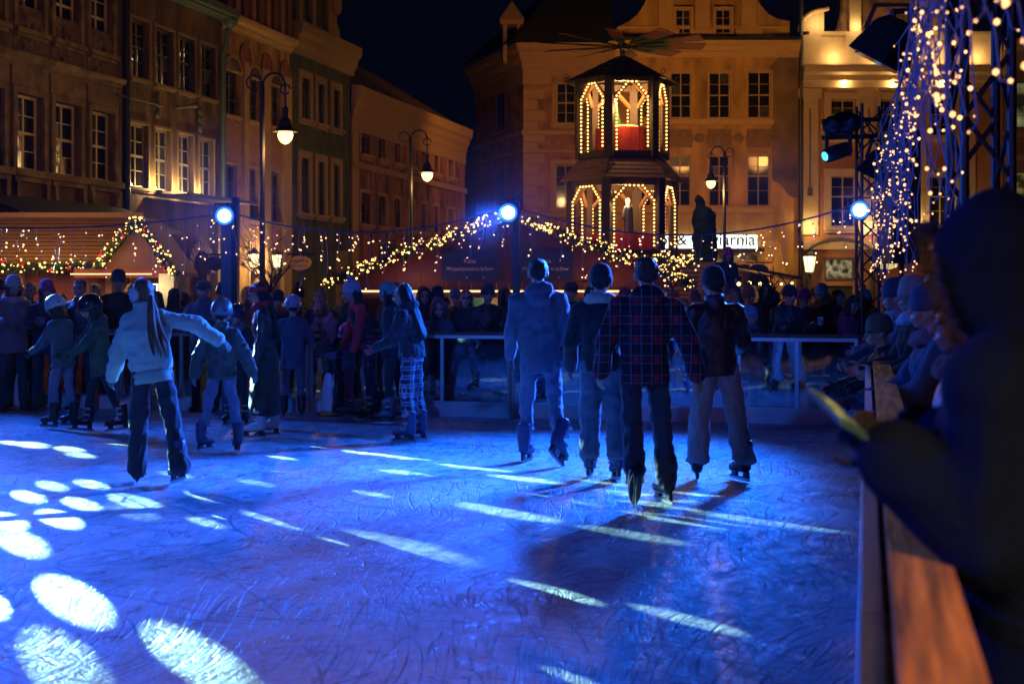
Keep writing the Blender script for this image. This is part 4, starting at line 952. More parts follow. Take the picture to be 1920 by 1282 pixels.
PA = W(432, 398, 18.6); PB = W(955, 385, 18.6); PC = W(1610, 381, 18.6); P0 = W(-330, 395, 18.6)
icicles('string of icicle lights on the far left, before the slatted hut roof', sag(P0, PA, (60, 428), 18.6), seed=3, drop=(.2, .58), gap=.14, n_b=(3, 6))
icicles('string of icicle lights between the left and middle blue floodlights', sag(PA, PB, (690, 436), 18.6), seed=5, drop=(.15, .72), gap=.125, n_b=(3, 7))
icicles('string of icicle lights between the middle and right blue floodlights', sag(PB, PC, (1268, 441), 18.6), seed=8, drop=(.12, .62), gap=.13, n_b=(3, 6))
# thick curtain of lights running towards the camera above the right barrier
def near_curtain():
    rnd = random.Random(12)
    a = Vector((.12, 17.9, 3.05)); b = Vector((.34, 3.4, 3.45))
    pts = [a.lerp(b, k / 30) + Vector((0, 0, -.12 * math.sin(PI * k / 30))) for k in range(31)]
    icicles('dense icicle light curtain hanging above the right handrail towards the camera', pts, seed=20, drop=(.45, 1.2), gap=.14, n_b=(3, 6), br=.0085, wire_r=.0034, wig_s=.04, mat_b=bulb_mat('near_icicle_bulb', (1.0, .46, .16), 3.2))
    icicles('second bundled string of icicle lights right behind the dense curtain', [p + Vector((.06, .05, -.06)) for p in pts[4:]], seed=22, drop=(.3, 1.1), gap=.26, n_b=(2, 4), br=.0085, wire_r=.0036, wig_s=.045, mat_b=bulb_mat('near_icicle_bulb', (1.0, .46, .16), 3.2))
near_curtain()
# ------------------------------------------------------------------ floodlights on posts
M_lens_b = bulb_mat('blue_flood_lens', (.50, .70, 1.0), 9.0)
M_black = mat('black_powder_coat', (.012, .012, .014), .45, 0, .2, 10)
def flood(label, p, aim, r=.115, post=True, z0=0.0):
    t = thing('stage_floodlight', label, 'floodlight', (p.x, p.y, 0), 0, 'blue floodlights on posts')
    v = (Vector(aim) - p).normalized(); rot = v.to_track_quat('Z', 'Y').to_matrix()
    c = Vector((0, 0, p.z))
    q = MB(); q.lathe([(.03, -.22), (.07, -.2), (r * .9, -.08), (r * 1.15, .0), (r * 1.15, .03), (r * 1.02, .03), (r * 1.0, .0)], 18, 0, c, rot=rot); q.build('housing', M_black, t, True)
    q = MB(); q.lathe([(.002, .030), (r * .5, .028), (r * .74, .022)], 18, 0, c, rot=rot, cap=False); q.build('lens', M_lens_b, t)
    q = MB(); q.lathe([(r * .75, .021), (r * 1.0, .031)], 18, 0, c, rot=rot, cap=False); q.build('halo_ring', bulb_mat('blue_halo', (.02, .16, 1.0), 2.4), t)  # glowing ring added to imitate the glare halo round the lens
    q = MB(); a = rot @ Vector((1, 0, 0)); q.path([c + a * r * 1.3, c + a * r * 1.3 + Vector((0, .05, .16)), c - a * r * 1.3 + Vector((0, .05, .16)), c - a * r * 1.3], .012, 6); q.build('yoke', M_black, t)
    if post:
        q = MB(); q.bb(.02, .10, .16, .24, z0, p.z + .25); q.tube((.06, .2, p.z + .16), (0, .05, p.z + .16), .02); q.build('post', M_black, t)
    return t
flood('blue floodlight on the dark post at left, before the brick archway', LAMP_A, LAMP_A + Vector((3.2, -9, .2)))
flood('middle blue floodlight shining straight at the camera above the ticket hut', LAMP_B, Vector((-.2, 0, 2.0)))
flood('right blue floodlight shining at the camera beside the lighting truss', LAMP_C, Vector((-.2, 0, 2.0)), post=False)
# added haze puffs that imitate the lens glow round the three lamps
def glow_puff_mat():
    m = bpy.data.materials.new('glow_puff'); m.use_nodes = True; N = m.node_tree.nodes; K = m.node_tree.links; N.remove(N['Principled BSDF'])
    tc = N.new('ShaderNodeTexCoord'); ln = N.new('ShaderNodeVectorMath'); ln.operation = 'LENGTH'; K.new(tc.outputs['Object'], ln.inputs[0])
    mr = N.new('ShaderNodeMapRange'); mr.interpolation_type = 'SMOOTHSTEP'; K.new(ln.outputs['Value'], mr.inputs[0]); mr.inputs['From Min'].default_value = 1.5; mr.inputs['From Max'].default_value = .1; mr.inputs['To Min'].default_value = 0; mr.inputs['To Max'].default_value = .10
    v = N.new('ShaderNodeVolumePrincipled'); v.inputs['Color'].default_value = (.9, .93, 1, 1); K.new(mr.outputs[0], v.inputs['Density']); K.new(v.outputs[0], N['Material Output'].inputs['Volume']); return m
M_glow_puff = glow_puff_mat()
for nm, p in (('left', LAMP_A), ('middle', LAMP_B), ('right', LAMP_C)):
    q = MB(); q.ell((0, 0, 0), (1.5, 1.5, 1.5), n=20, m=12); o = q.build('glow_puff', M_glow_puff); o.location = p; stuff(o)
    if nm == 'right': o.scale = (.5, .5, .5); o.location = p + Vector((.05, -.25, -.1))
    o['label'] = 'added haze puff imitating blue lens glow round the ' + nm + ' floodlight'; o['category'] = 'smoke'
    light('flood_glow', 'POINT', p + (Vector((0, 0, CH)) - p).normalized() * .08, 26, (0.01, 0.08, 1.0), radius=.08)  # added lamp that lights the haze puff
# post under lamp A is a broad blue column
q = MB(); pA = GD(432, 18.7); q.bb(-.10, .10, -.06, .06, 0, 2.75); q.bb(-.16, .16, -.12, .12, 0, .06)
o = q.build('light_column', mat('column_blue_grey', (.10, .11, .14), .5, .2), None); o.location = pA; tag(o, 'square dark steel column carrying the left blue floodlight', 'light column')
# ------------------------------------------------------------------ trusses
def truss(label, base, rz, w_, H, tube=.024, step=.42, shear=0):
    t = thing('lighting_truss', label, 'lighting truss', base, rz)
    cs = [(-w_ / 2, -w_ / 2), (w_ / 2, -w_ / 2), (w_ / 2, w_ / 2), (-w_ / 2, w_ / 2)]
    for x, y in cs:
        q = MB(); q.tube((x, y, 0), (x, y, H), tube, n=8); q.build('chord', M_black, t)
    z = .15; k = 0
    while z + step < H:
        for i in range(4):
            a = cs[i]; b = cs[(i + 1) % 4]; f = (k % 2 == 0)
            q = MB(); q.tube((*(a if f else b), z), (*(b if f else a), z + step), tube * .55, n=6); q.build('brace', M_black, t)
        z += step; k += 1
    q = MB(); q.bb(-w_ * .8, w_ * .8, -w_ * .8, w_ * .8, 0, .03); q.build('base_plate', M_black, t)
    return t
pT = GD(1632, 18.9); truss('slim black lighting truss standing behind the far right corner of the rink', pT, YAW, .30, 4.1, .022, .3)
pN = GD(1838, 10.4); truss('near black lighting truss rising out of the picture at right, behind the icicle curtain', pN, YAW, .34, 6.2, .035, .46)
M_lens_c = bulb_mat('cyan_lens', (.10, .75, .85), 1.6)
def moving_head(label, px, py, d, yaw, tilt, s=1.0):
    p = W(px, py, d); t = thing('moving_head_light', label, 'stage light', p, YAW)
    rot = Matrix.Rotation(yaw, 3, 'Z') @ Matrix.Rotation(tilt, 3, 'X')       # beam along local -y
    def T(v): return rot @ (Vector(v) * s)
    q = MB(); q.loft([(T((0, y, 0)), hx * s, hz * s, rot @ Matrix.Rotation(R(90), 3, 'X')) for y, hx, hz in ((.20, .05, .05), (.17, .10, .09), (.0, .11, .10), (-.12, .10, .095), (-.2, .085, .085), (-.21, .07, .07))], 14); q.build('head', M_black, t, True)
    q = MB(); q.lathe([(.002, .0), (.06 * s, 0)], 14, 0, T((0, -.213, 0)), rot=rot @ Matrix.Rotation(R(90), 3, 'X'), cap=False); q.lathe([(.06 * s, 0), (.002, .004)], 14, 0, T((0, -.213, 0)), rot=rot @ Matrix.Rotation(R(90), 3, 'X'), cap=False); q.build('lens', M_lens_c, t)
    q = MB()
    for sx in (-1, 1): q.box((sx * .145 * s, 0, .10 * s), (.05 * s, .12 * s, .30 * s))
    q.box((0, 0, .24 * s), (.30 * s, .13 * s, .04 * s)); q.v = q.v; o_ = q.build('yoke', M_black, t)
    q = MB(); q.box((0, 0, .30 * s), (.34 * s, .26 * s, .12 * s)); q.tube((0, 0, .36 * s), (0, 0, .46 * s), .03); q.build('base', M_black, t)
    return t
moving_head('cyan stage light hanging left of the far truss', 1570, 285, 18.9, R(-62), R(18), 1.05)
moving_head('small cyan stage light hanging right of the far truss', 1668, 272, 18.0, R(-30), R(25), .8)
q = MB(); a = W(1540, 228, 18.9); b = W(1700, 222, 18.9); q.tube((0, 0, 0), b - a, .03, n=8); q.tube((0, 0, -.22), b - a + Vector((0, 0, -.22)), .03, n=8)
for k in range(8):
    f0 = k / 8; f1 = (k + 1) / 8; q.tube((b - a) * f0 + Vector((0, 0, -.22 * (k % 2))), (b - a) * f1 + Vector((0, 0, -.22 * ((k + 1) % 2))), .014)
o = q.build('truss_crossbar', M_black); o.location = a; tag(o, 'horizontal truss bar carrying the cyan stage lights at the far corner', 'truss bar')
# black cloth bundle on the crossbar and two tilted panel lights
def blob(name, label, cat, px, py, d, r, seed=0):
    p = W(px, py, d); q = MB(); rnd = random.Random(seed)
    for k in range(9): q.ell((rnd.uniform(-1, 1) * r[0] * .6, rnd.uniform(-1, 1) * r[1] * .5, rnd.uniform(-1, 1) * r[2] * .45), (r[0] * .5, r[1] * .6, r[2] * .55), n=10, m=6)
    t = thing(name, label, cat, p, YAW); rm('cover', q, .035, M_black, t, wrinkle(.02, 9)); return t
def wrinkle(amp, freq, amp2=0.0, freq2=30.0, quilt=None):
    def post(vs, fs, mi, no):
        out = []; D1 = Vector((.5, .4, 1.9)); D2 = Vector((1.6, -.5, .55))
        for v, n in zip(vs, no):
            d = noise.noise(v * freq) * amp
            w_ = v + Vector((noise.noise(v * 3.1), noise.noise(v * 3.1 + Vector((5, 1, 2))), noise.noise(v * 3.1 + Vector((1, 9, 4))))) * .07
            d -= (abs(noise.noise(Vector((w_.x * 1.7 + w_.z * .8, w_.y, w_.z * .9 - w_.x * .9)) * freq * 1.25 + Vector((7, 3, 1)))) - .2) * amp * 1.5
            d -= (abs(noise.noise(Vector((w_.x * .6, w_.y * .6, w_.z * 1.9 + w_.x * .9)) * freq * .9 + Vector((2, 8, 5)))) - .2) * amp * .9
            if amp2: d += noise.noise(v * freq2) * amp2
            if quilt: d += quilt[0] * (abs(math.sin(PI * (v.z + .012 * math.sin(v.x * 9)) / quilt[1])) ** .6 - .6)
            out.append(v + n * d)
        return out, fs, mi
    return post
blob('covered_equipment', 'black rain cover bundled on the truss above the cyan stage light', 'stage equipment', 1575, 232, 18.9, (.30, .2, .20), 4)
def panel_light(label, px, py, d, w_, h_, roll, tilt):
    p = W(px, py, d); t = thing('panel_floodlight', label, 'floodlight', p, YAW)
    rot = Matrix.Rotation(R(roll), 3, 'Y') @ Matrix.Rotation(R(tilt), 3, 'X')
    q = MB(); q.loft([(rot @ Vector((0, 0, z)), hx, hy, rot) for z, hx, hy in ((-.5 * h_, w_ * .74, w_ * .62), (-.42 * h_, w_ * .72, w_ * .6), (.3 * h_, w_ * .5, w_ * .42), (.5 * h_, w_ * .3, w_ * .3))], 4); q.build('housing', M_black, t)
    q = MB(); q.box(rot @ Vector((0, 0, -.515 * h_)), (w_ * 1.0, w_ * .84, .01), rot=rot); q.build('glass', mat('dim_lens', (.03, .04, .08), .1), t)
    q = MB(); q.path([rot @ Vector((-w_ * .6, 0, 0)), Vector((-w_ * .3, 0, h_ * .8)), Vector((w_ * .4, 0, h_ * .8)), rot @ Vector((w_ * .6, 0, 0))], .018, 6); q.build('yoke', M_black, t)
    return t
panel_light('large black floodlight tilted over the rink high above the far truss', 1668, 78, 10.6, .34, .34, 28, 10)
panel_light('smaller black floodlight tilted below the cyan stage lights', 1650, 308, 14.5, .26, .30, 24, 10)
q = MB(); a = W(1672, 22, 10.6); b = W(1822, 18, 10.4); q.tube((0, 0, 0), b - a, .02, n=8); q.tube((0, 0, 0), (0, 0, -.08), .03); o = q.build('lamp_arm', M_black); o.location = a; tag(o, 'thin steel arm reaching from the near truss to the big floodlight', 'lamp arm')
# speaker column
t = thing('speaker_column', 'tall dark loudspeaker column behind the icicle lights at the right corner', 'loudspeaker', GD(1690, 16.2), YAW)
q = MB(); q.bb(-.17, .17, -.18, .18, 1.95, 3.45); q.build('cabinet', mat('speaker_black', (.02, .02, .024), .6), t)
for k in range(3): q = MB(); q.bb(-.15, .15, -.186, -.181, 2.0 + .48 * k, 2.44 + .48 * k); q.build('grille', mat('speaker_grille', (.03, .03, .035), .5, .4, .5, 120), t)
q = MB(); q.tube((0, 0, 0), (0, 0, 1.95), .03); q.bb(-.3, .3, -.3, .3, 0, .03); q.build('stand', M_black, t)
# ------------------------------------------------------------------ wooden huts
M_red = mat('red_wood', (.15, .022, .012), .6, 0, .35, 3, .2, 20, stretch=(1, 1, 6))
M_pine = mat('pine_slat', (.42, .22, .085), .6, 0, .3, 4, .2, 25, stretch=(1, 6, 6))
M_navy = mat('navy_board', (.018, .025, .075), .5, 0, .15)
def text(body, parent, loc, size, m, rx=R(90), ax='CENTER', ext=.002):
    cu = bpy.data.curves.new('lettering', 'FONT'); cu.body = body; cu.size = size; cu.extrude = ext; cu.align_x = ax; cu.materials.append(m)
    o = link('lettering', cu, parent); o.location = loc; o.rotation_euler = (rx, 0, 0); return o
def hut_kasa():
    d = 22.8; c = W(955, 403, d); Lw = (955 - 618) / F * d; zA = c.z; zE = W(618, 530, d).z
    t = thing('market_hut', 'red wooden ticket hut with wide garlanded gable and navy signs behind the crowd', 'market hut', (c.x, c.y, 0), YAW)
    ov = .1; zo = .95
    nb = 26; wbot = 1.62                                            # front wall boards above the hatch
    for k in range(nb):
        x0 = -Lw + .25 + (2 * Lw - .5) * k / nb; x1 = -Lw + .25 + (2 * Lw - .5) * (k + 1) / nb
        f0 = 1 - abs(x0) / Lw; f1 = 1 - abs(x1) / Lw; z0 = zE + (zA - zE) * f0 - .08; z1 = zE + (zA - zE) * f1 - .08
        q = MB(); q.prism([(x0 + .004, wbot), (x1 - .004, wbot), (x1 - .004, max(wbot + .02, z1)), (x0 + .004, max(wbot + .02, z0))], 0, .04); fixn(q.build('board', M_red, t))
    for s in (-1, 1):
        q = MB(); q.add([(0, -.45, zA), (s * Lw * 1.02, -.45, zE - .02), (s * Lw * 1.02, 2.6, zE - .02), (0, 2.6, zA), (0, -.45, zA + .05), (s * Lw * 1.02, -.45, zE + .03), (s * Lw * 1.02, 2.6, zE + .03), (0, 2.6, zA + .05)], [(0, 1, 2, 3), (7, 6, 5, 4), (0, 4, 5, 1), (1, 5, 6, 2), (2, 6, 7, 3)]); fixn(q.build('roof', mat('hut_roof', (.10, .05, .03), .8, 0, .3, 6), t))
        q = MB(); q.add([(0, -.50, zA - .06), (s * Lw * 1.02, -.50, zE - .08), (s * Lw * 1.02, -.46, zE - .08), (0, -.46, zA - .06), (0, -.50, zA + .07), (s * Lw * 1.02, -.50, zE + .05), (s * Lw * 1.02, -.46, zE + .05), (0, -.46, zA + .07)], [(0, 1, 2, 3), (7, 6, 5, 4), (0, 4, 5, 1), (1, 5, 6, 2), (0, 3, 7, 4), (2, 6, 7, 3)]); fixn(q.build('bargeboard', mat('barge_wood', (.34, .17, .06), .6, 0, .3, 5), t))
    q = MB(); q.bb(-Lw + .2, Lw - .2, -.35, .0 - .003, 1.52, 1.615); q.build('hatch_lintel', M_red, t)
    q = MB(); q.bb(-Lw + .5, Lw - .5, -.37, -.352, 1.605, 1.635); q.build('led_strip', bulb_mat('led_warm', (1.0, .62, .25), 2.2), t)
    q = MB(); q.bb(-Lw + .2, Lw - .2, -.3, .1, .95, 1.02); q.build('counter', mat('barge_wood', (.34, .17, .06), .6), t)
    for k in range(18):
        x0 = -Lw + .25 + (2 * Lw - .5) * k / 18; q = MB(); q.bb(x0 + .004, x0 + (2 * Lw - .5) / 18 - .004, 0, .04, 0, .945); q.build('board', M_red, t)
    for x in (-Lw + .25, -1.0, .3, 1.4, Lw - .25): q = MB(); q.bb(x - .05, x + .05, .0, .1, 1.022, wbot - .005); q.build('post', M_red, t)
    q = MB(); q.bb(-Lw + .3, Lw - .3, 2.3, 2.35, 0, zE); q.build('back_wall', mat('hut_inside', (.45, .33, .16), .8), t)
    for s in (-1, 1): q = MB(); q.bb(s * (Lw - .25) - .02, s * (Lw - .25) + .02, .05, 2.4, 0, zE); q.build('side_wall', M_red, t)
    for xx in (-1.3, .2): q = MB(); q.bb(xx, xx + 1.0, 1.6, 1.9, .9, 1.5); q.build('shelf', mat('shelf_teal', (.05, .16, .16), .5), t)
    for x, wd in ((W(881, 490, d), .455), (W(1022, 490, d), .445)):
        xl = (x - c).dot(RT); z0 = W(0, 527, d).z; z1 = W(0, 470, d).z
        q = MB(); q.bb(xl - wd, xl + wd, -.04, -.004, z0, z1); b = q.build('sign_board', M_navy, t)
        mt = mat('sign_pink_glow', (.62, .30, .34), .6, emit=(.62, .26, .34), emit_s=.10)  # faint glow put into the lettering to brighten it
        text('Kasa', b, (xl, -.047, z0 + .29), .105, mt); text('Wypożyczalnia łyżew', b, (xl, -.047, z0 + .17), .085, mt)
        q = MB()
        for dx in (-.05, .22):
            for k in range(4): q.box((xl + dx, -.044, z0 + .06), (.04 if k % 2 else .008, .003, .008 if k % 2 else .04))
        q.build('star_mark', mt, b)
    light('hut_light', 'POINT', c + FW * 1.2 - UP * (c.z - 1.5), 26, (1, .72, .3), radius=.1)
    for k in (-1.5, 1.5): light('hut_strip_light', 'POINT', c + RT * k - FW * .55 - UP * (c.z - 1.60), 7, (1, .6, .22), radius=.05)
    f = -.60
    garland('fairy light garland climbing the left slope of the ticket hut gable', [c - RT * Lw + UP * (zE - zA) + FW * f, c - RT * .25 + FW * f - UP * .1], seed=2, bulbs=62)
    garland('fairy light garland running down the right slope of the ticket hut gable', [c + RT * .25 + FW * f - UP * .1, c + RT * Lw * .97 + UP * (zE - zA) * .97 + FW * f], seed=4, bulbs=62)
hut_kasa()
def hut_left():
    d = 23.2; z1 = W(0, 402, d).z; z0 = W(0, 496, d).z
    c = W(60, 496, d); t = thing('market_hut', 'market hut with pale slatted front and garlanded porch gable at far left', 'market hut', (c.x, c.y, 0), YAW)
    a = (-330 - 60) / F * d; b = (238 - 60) / F * d; n = 13; run = .75
    for k in range(n):                       # stepped roof slats
        f0 = k / n; f1 = (k + 1) / n; za, zb = z0 + (z1 - z0) * f0, z0 + (z1 - z0) * f1; ya, yb = run * f0, run * f1
        q = MB(); q.add([(a, ya - .02, za + .006), (b, ya - .02, za + .006), (b, yb, zb - .004), (a, yb, zb - .004), (a, ya + .03, za + .006), (b, ya + .03, za + .006), (b, yb + .03, zb - .004), (a, yb + .03, zb - .004)], [(0, 1, 2, 3), (7, 6, 5, 4), (0, 4, 5, 1), (3, 2, 6, 7), (0, 3, 7, 4), (1, 5, 6, 2)]); fixn(q.build('slat', M_pine, t))
    q = MB(); q.bb(a, b + .05, run - .02, run + .1, z1 - .01, z1 + .07); q.build('ridge_board', mat('barge_wood', (.34, .17, .06), .6), t)
    q = MB(); q.bb(a, b, .12, .16, 0, z0 - .02); q.build('front_wall', M_red, t)
    q = MB(); q.add([(a, run + .1, z1), (b, run + .1, z1), (b, 2.4, z1 - .8), (a, 2.4, z1 - .8)], [(0, 1, 2, 3)]); q.build('roof', mat('hut_roof', (.10, .05, .03), .8), t)
    for x in (a + .5, a + 2.2, -.2, b - .3): q = MB(); q.bb(x - .05, x + .05, .0, .11, 0, z0 - .01); q.build('post', mat('barge_wood', (.34, .17, .06), .6), t)
    # porch gable
    ga = W(256, 412, d - .5); gl = W(178, 502, d - .5); gr = W(330, 518, d - .5)
    def loc(p): v = p - Vector((c.x, c.y, 0)); return (v.dot(RT), v.dot(FW), v.z)
    A_, L_, R_ = loc(ga), loc(gl), loc(gr)
    q = MB(); q.prism([(L_[0] + .1, L_[2]), (R_[0] - .12, R_[2]), (A_[0], A_[2] - .12)], A_[1] + .05, A_[1] + .09); fixn(q.build('gable_board', mat('dark_red_wood', (.10, .025, .015), .6, 0, .3, 4), t))
    for e in (L_, R_):
        q = MB(); y = A_[1]; q.add([(A_[0], y, A_[2]), (e[0], y, e[2]), (e[0], y + 1.6, e[2]), (A_[0], y + 1.6, A_[2]), (A_[0], y, A_[2] + .06), (e[0], y, e[2] + .06), (e[0], y + 1.6, e[2] + .06), (A_[0], y + 1.6, A_[2] + .06)], [(0, 1, 2, 3), (7, 6, 5, 4), (0, 4, 5, 1), (1, 5, 6, 2)]); fixn(q.build('porch_roof', mat('hut_roof', (.10, .05, .03), .8), t))
    q = MB(); q.bb(L_[0] - .35, R_[0] - .1, A_[1] + .04, A_[1] + .12, L_[2] - .16, L_[2] - .02); q.build('porch_beam', M_red, t)
    q = MB(); q.bb(L_[0] - .4, L_[0] + .9, A_[1] + .02, A_[1] + .038, L_[2] - .11, L_[2] - .09); q.build('led_strip', bulb_mat('led_warm', (1.0, .62, .25), 2.2), t)
    xd = loc(W(290, 540, d - .5))[0]
    q = MB(); q.bb(xd - .11, xd - .09, A_[1] - .02, A_[1] + .02, .9, 1.72); q.bb(xd + .03, xd + .05, A_[1] - .02, A_[1] + .02, .9, 1.72); q.bb(xd - .11, xd + .05, A_[1] - .02, A_[1] + .02, 1.72, 1.74); q.build('lit_frame', bulb_mat('lit_frame_white', (1.0, .92, .6), 3.0), t)
    q = MB(); q.bb(xd + .06, xd + .3, A_[1] + .02, A_[1] + .3, 0, 1.9); q.build('porch_pier', mat('porch_cream', (.55, .48, .32), .7), t)
    light('porch_light', 'POINT', W(297, 535, d - .75), 5, (1, .85, .5), radius=.05)
    light('slat_light', 'POINT', W(60, 470, d - 1.2), 46, (1, .55, .2), radius=.3); light('slat_light', 'POINT', W(190, 470, d - 1.2), 36, (1, .55, .2), radius=.3); light('slat_light', 'POINT', W(-80, 470, d - 1.2), 36, (1, .55, .2), radius=.3)
    garland('fir garland along the eave of the slatted hut at far left', [W(-200, 500, d - .25), W(190, 500, d - .25)], rad=.12, seed=6, bulbs=32)
    garland('fairy light garland on the left slope of the porch gable', [W(180, 498, d - .7), W(256, 413, d - .7)], seed=7, bulbs=52)
    garland('fairy light garland on the right slope of the porch gable', [W(258, 413, d - .7), W(330, 518, d - .7)], seed=9, bulbs=60)
hut_left()
def hut_far():
    d = 33; a, b = W(1150, 492, d - 1.2), W(1300, 490, d - 1.2); c = W(1230, 492, d)
    t = thing('market_hut', 'low dark hut under the wooden pyramid with a lit garland along its eave', 'market hut', (c.x, c.y, 0), YAW)
    for k in range(8):
        q = MB(); z = c.z - .1 - .05 * k; q.box((-.1, -1.0 + .0 * k, z - .05 * k), (3.9, .03, .07)); q.build('slat', mat('barge_wood', (.34, .17, .06), .6), t)
    q = MB(); q.bb(-2, 2, -.9, 1.2, 0, c.z - .1); q.build('cabin', mat('dark_red_wood', (.10, .025, .015), .6), t)
    garland('horizontal fairy light garland below the wooden pyramid', [W(1140, 489, d - 1.3), W(1302, 489, d - 1.3)], rad=.16, seed=11, bulbs=50, br=.022)
    garland('short garland hanging from the right eave of the ticket hut', [W(1235, 508, 22.0), W(1300, 536, 22.0)], rad=.10, seed=12, bulbs=46)
    # little stall with warm bulbs
    s = W(1412, 522, 30); t = thing('market_stall', 'small stall with pitched roof and a row of warm bulbs beside the oval sign', 'market stall', (s.x, s.y, 0), YAW)
    q = MB(); q.add([(-.75, -.6, s.z + .28), (.9, -.6, s.z - .03), (.9, .6, s.z - .03), (-.75, .6, s.z + .28), (-.75, -.6, s.z + .34), (.9, -.6, s.z + .03), (.9, .6, s.z + .03), (-.75, .6, s.z + .34)], [(0, 1, 2, 3), (7, 6, 5, 4), (0, 4, 5, 1), (1, 5, 6, 2), (2, 6, 7, 3)]); fixn(q.build('roof', mat('hut_roof', (.10, .05, .03), .8), t))
    for x in (-.7, .85): q = MB(); q.bb(x - .04, x + .04, -.5, -.42, 0, s.z - .02); q.build('post', mat('barge_wood', (.34, .17, .06), .6), t)
    q = MB(); q.bb(-.7, .85, -.5, .5, 0, 1.0); q.build('counter', M_red, t)
    for k in range(7): q = MB(); ico((-.62 + .22 * k, -.62, s.z - .1 - .02 * (k % 2)), .045 if k < 4 else .03, q); q.build('bulb', bulb_mat('stall_bulb', (1, .62, .2), 5), t)
    light('stall_light', 'POINT', s + UP * -.25 - FW * .2, 20, (1, .6, .2), radius=.05)
hut_far()
# ------------------------------------------------------------------ Christmas pyramid
M_dw = mat('dark_timber', (.055, .026, .014), .7, 0, .35, 6, .2, 30)
M_mw = mat('timber', (.30, .12, .045), .7, 0, .3, 6, .2, 30)
def pyramid():
    d = 38.0; c = GD(1167, d); rot0 = YAW + R(-90 - 30 + 9)
    t = thing('christmas_pyramid', 'tall two-tier wooden Christmas pyramid outlined with bulbs, rotor blades on top', 'christmas pyramid', c, 0)
    def z(y): return W(0, y, d).z
    def vert(Rr, k, zz): a = rot0 + R(60) * k; return Vector((Rr * math.cos(a), Rr * math.sin(a), zz))
    bulbs = MB()
    def tier(Rr, z0, z1, floor, name):
        for k in range(6):
            a, b = vert(Rr, k, 0), vert(Rr, k + 1, 0)
            q = MB(); dirv = Vector((a.x, a.y, 0)).normalized(); an = math.atan2(dirv.y, dirv.x)
            q.box((a.x, a.y, (z0 + z1) / 2), (.20, .22, z1 - z0), rot=Matrix.Rotation(an, 3, 'Z')); q.build('post', M_dw, t)
            e = (b - a).normalized(); L = (b - a).length; m = .17; inw = Vector((-(a + b).x, -(a + b).y, 0)).normalized()
            ang = math.atan2(e.y, e.x); rz_ = Matrix.Rotation(ang, 3, 'Z'); mid = (a + b) / 2
            q = MB(); q.box((mid.x, mid.y, z1 - .09), (L - .2, .12, .18), rot=rz_); q.build('lintel', M_dw, t)
            q = MB(); q.box((mid.x, mid.y, z0 + .08), (L - .2, .14, .16), rot=rz_); q.build('sill_beam', M_dw, t)
            for s in (0, 1):                                        # corner braces
                p = a if s == 0 else b; ee = e if s == 0 else -e
                q = MB(); q.tube(p + ee * .12 + UP * (z1 - .62), p + ee * .52 + UP * (z1 - .2), .06, n=4); q.build('brace', M_mw, t)
            # bulbs round the opening
            o = Vector((-inw.x, -inw.y, 0)) * .09; s0 = a + e * m + o; s1 = b - e * m + o; sh = .38
            path = [s0 + UP * (z0 + .18), s0 + UP * (z1 - .2 - sh), s0 + e * sh * .8 + UP * (z1 - .2), s1 - e * sh * .8 + UP * (z1 - .2), s1 + UP * (z1 - .2 - sh), s1 + UP * (z0 + .18)]
            for i in range(5):
                n = max(2, int((path[i + 1] - path[i]).length / .092))
                for j in range(n): ico(path[i].lerp(path[i + 1], j / n), .027, bulbs)
        q = MB(); q.add([vert(Rr, k, floor) for k in range(6)], [(0, 1, 2, 3, 4, 5)]); q.build('tier_floor', M_mw, t)
    def skirt(R0, z0, R1, z1, m, name, under=None):
        for k in range(6):
            a, b, c_, d_ = vert(R0, k, z0), vert(R0, k + 1, z0), vert(R1, k + 1, z1), vert(R1, k, z1)
            n = 5
            for i in range(n):
                f0, f1 = i / n, (i + 1) / n; lift = UP * .02
                p = [a.lerp(d_, f0) + lift, b.lerp(c_, f0) + lift, b.lerp(c_, f1), a.lerp(d_, f1)]
                q = MB(); q.add(p + [v - UP * .03 for v in p], [(0, 1, 2, 3), (7, 6, 5, 4), (0, 4, 5, 1), (3, 2, 6, 7), (0, 3, 7, 4), (1, 5, 6, 2)]); fixn(q.build(name, m, t))
    Rl, Ru = 1.40, 1.17
    z_l0, z_l1, z_u0, z_u1 = z(482), z(340), z(300), z(150)
    tier(Rl, z_l0, z_l1, z_l0 + .1, 'low'); tier(Ru, z_u0, z_u1, z_u0 + .1, 'up')
    skirt(Rl + .30, z_l1 - .02, Ru + .02, z_u0 - .02, mat('shingle_brown', (.20, .09, .035), .7, 0, .35, 7), 'shingle_course')
    skirt(Ru + .42, z_u1 - .10, .12, z(106), mat('shingle_dark', (.035, .028, .025), .7, 0, .35, 7), 'roof_course')
    q = MB(); q.lathe([(Rl + .28, z_l1 - .06), (Rl + .28, z_l1 - .02)], 6); 
    for Rr, zz in ((Rl + .02, z_l0 - .02), (Ru + .04, z_u0 - .02)):
        q = MB(); vs = [vert(Rr, k, zz - .2) for k in range(6)] + [vert(Rr, k, zz) for k in range(6)]; q.add(vs, [(k, (k + 1) % 6, (k + 1) % 6 + 6, k + 6) for k in range(6)] + [(5, 4, 3, 2, 1, 0), (6, 7, 8, 9, 10, 11)]); q.build('tier_base', M_dw, t)
    q = MB(); vs = [vert(Rl * .95, k, 0) for k in range(6)] + [vert(Rl * .95, k, z_l0 - .25) for k in range(6)]; q.add(vs, [(k, (k + 1) % 6, (k + 1) % 6 + 6, k + 6) for k in range(6)]); q.build('base_cabin', M_dw, t)
    stuff(bulbs.build('outline_bulbs', bulb_mat('pyramid_bulb', (1.0, .56, .14), 4.6), t))
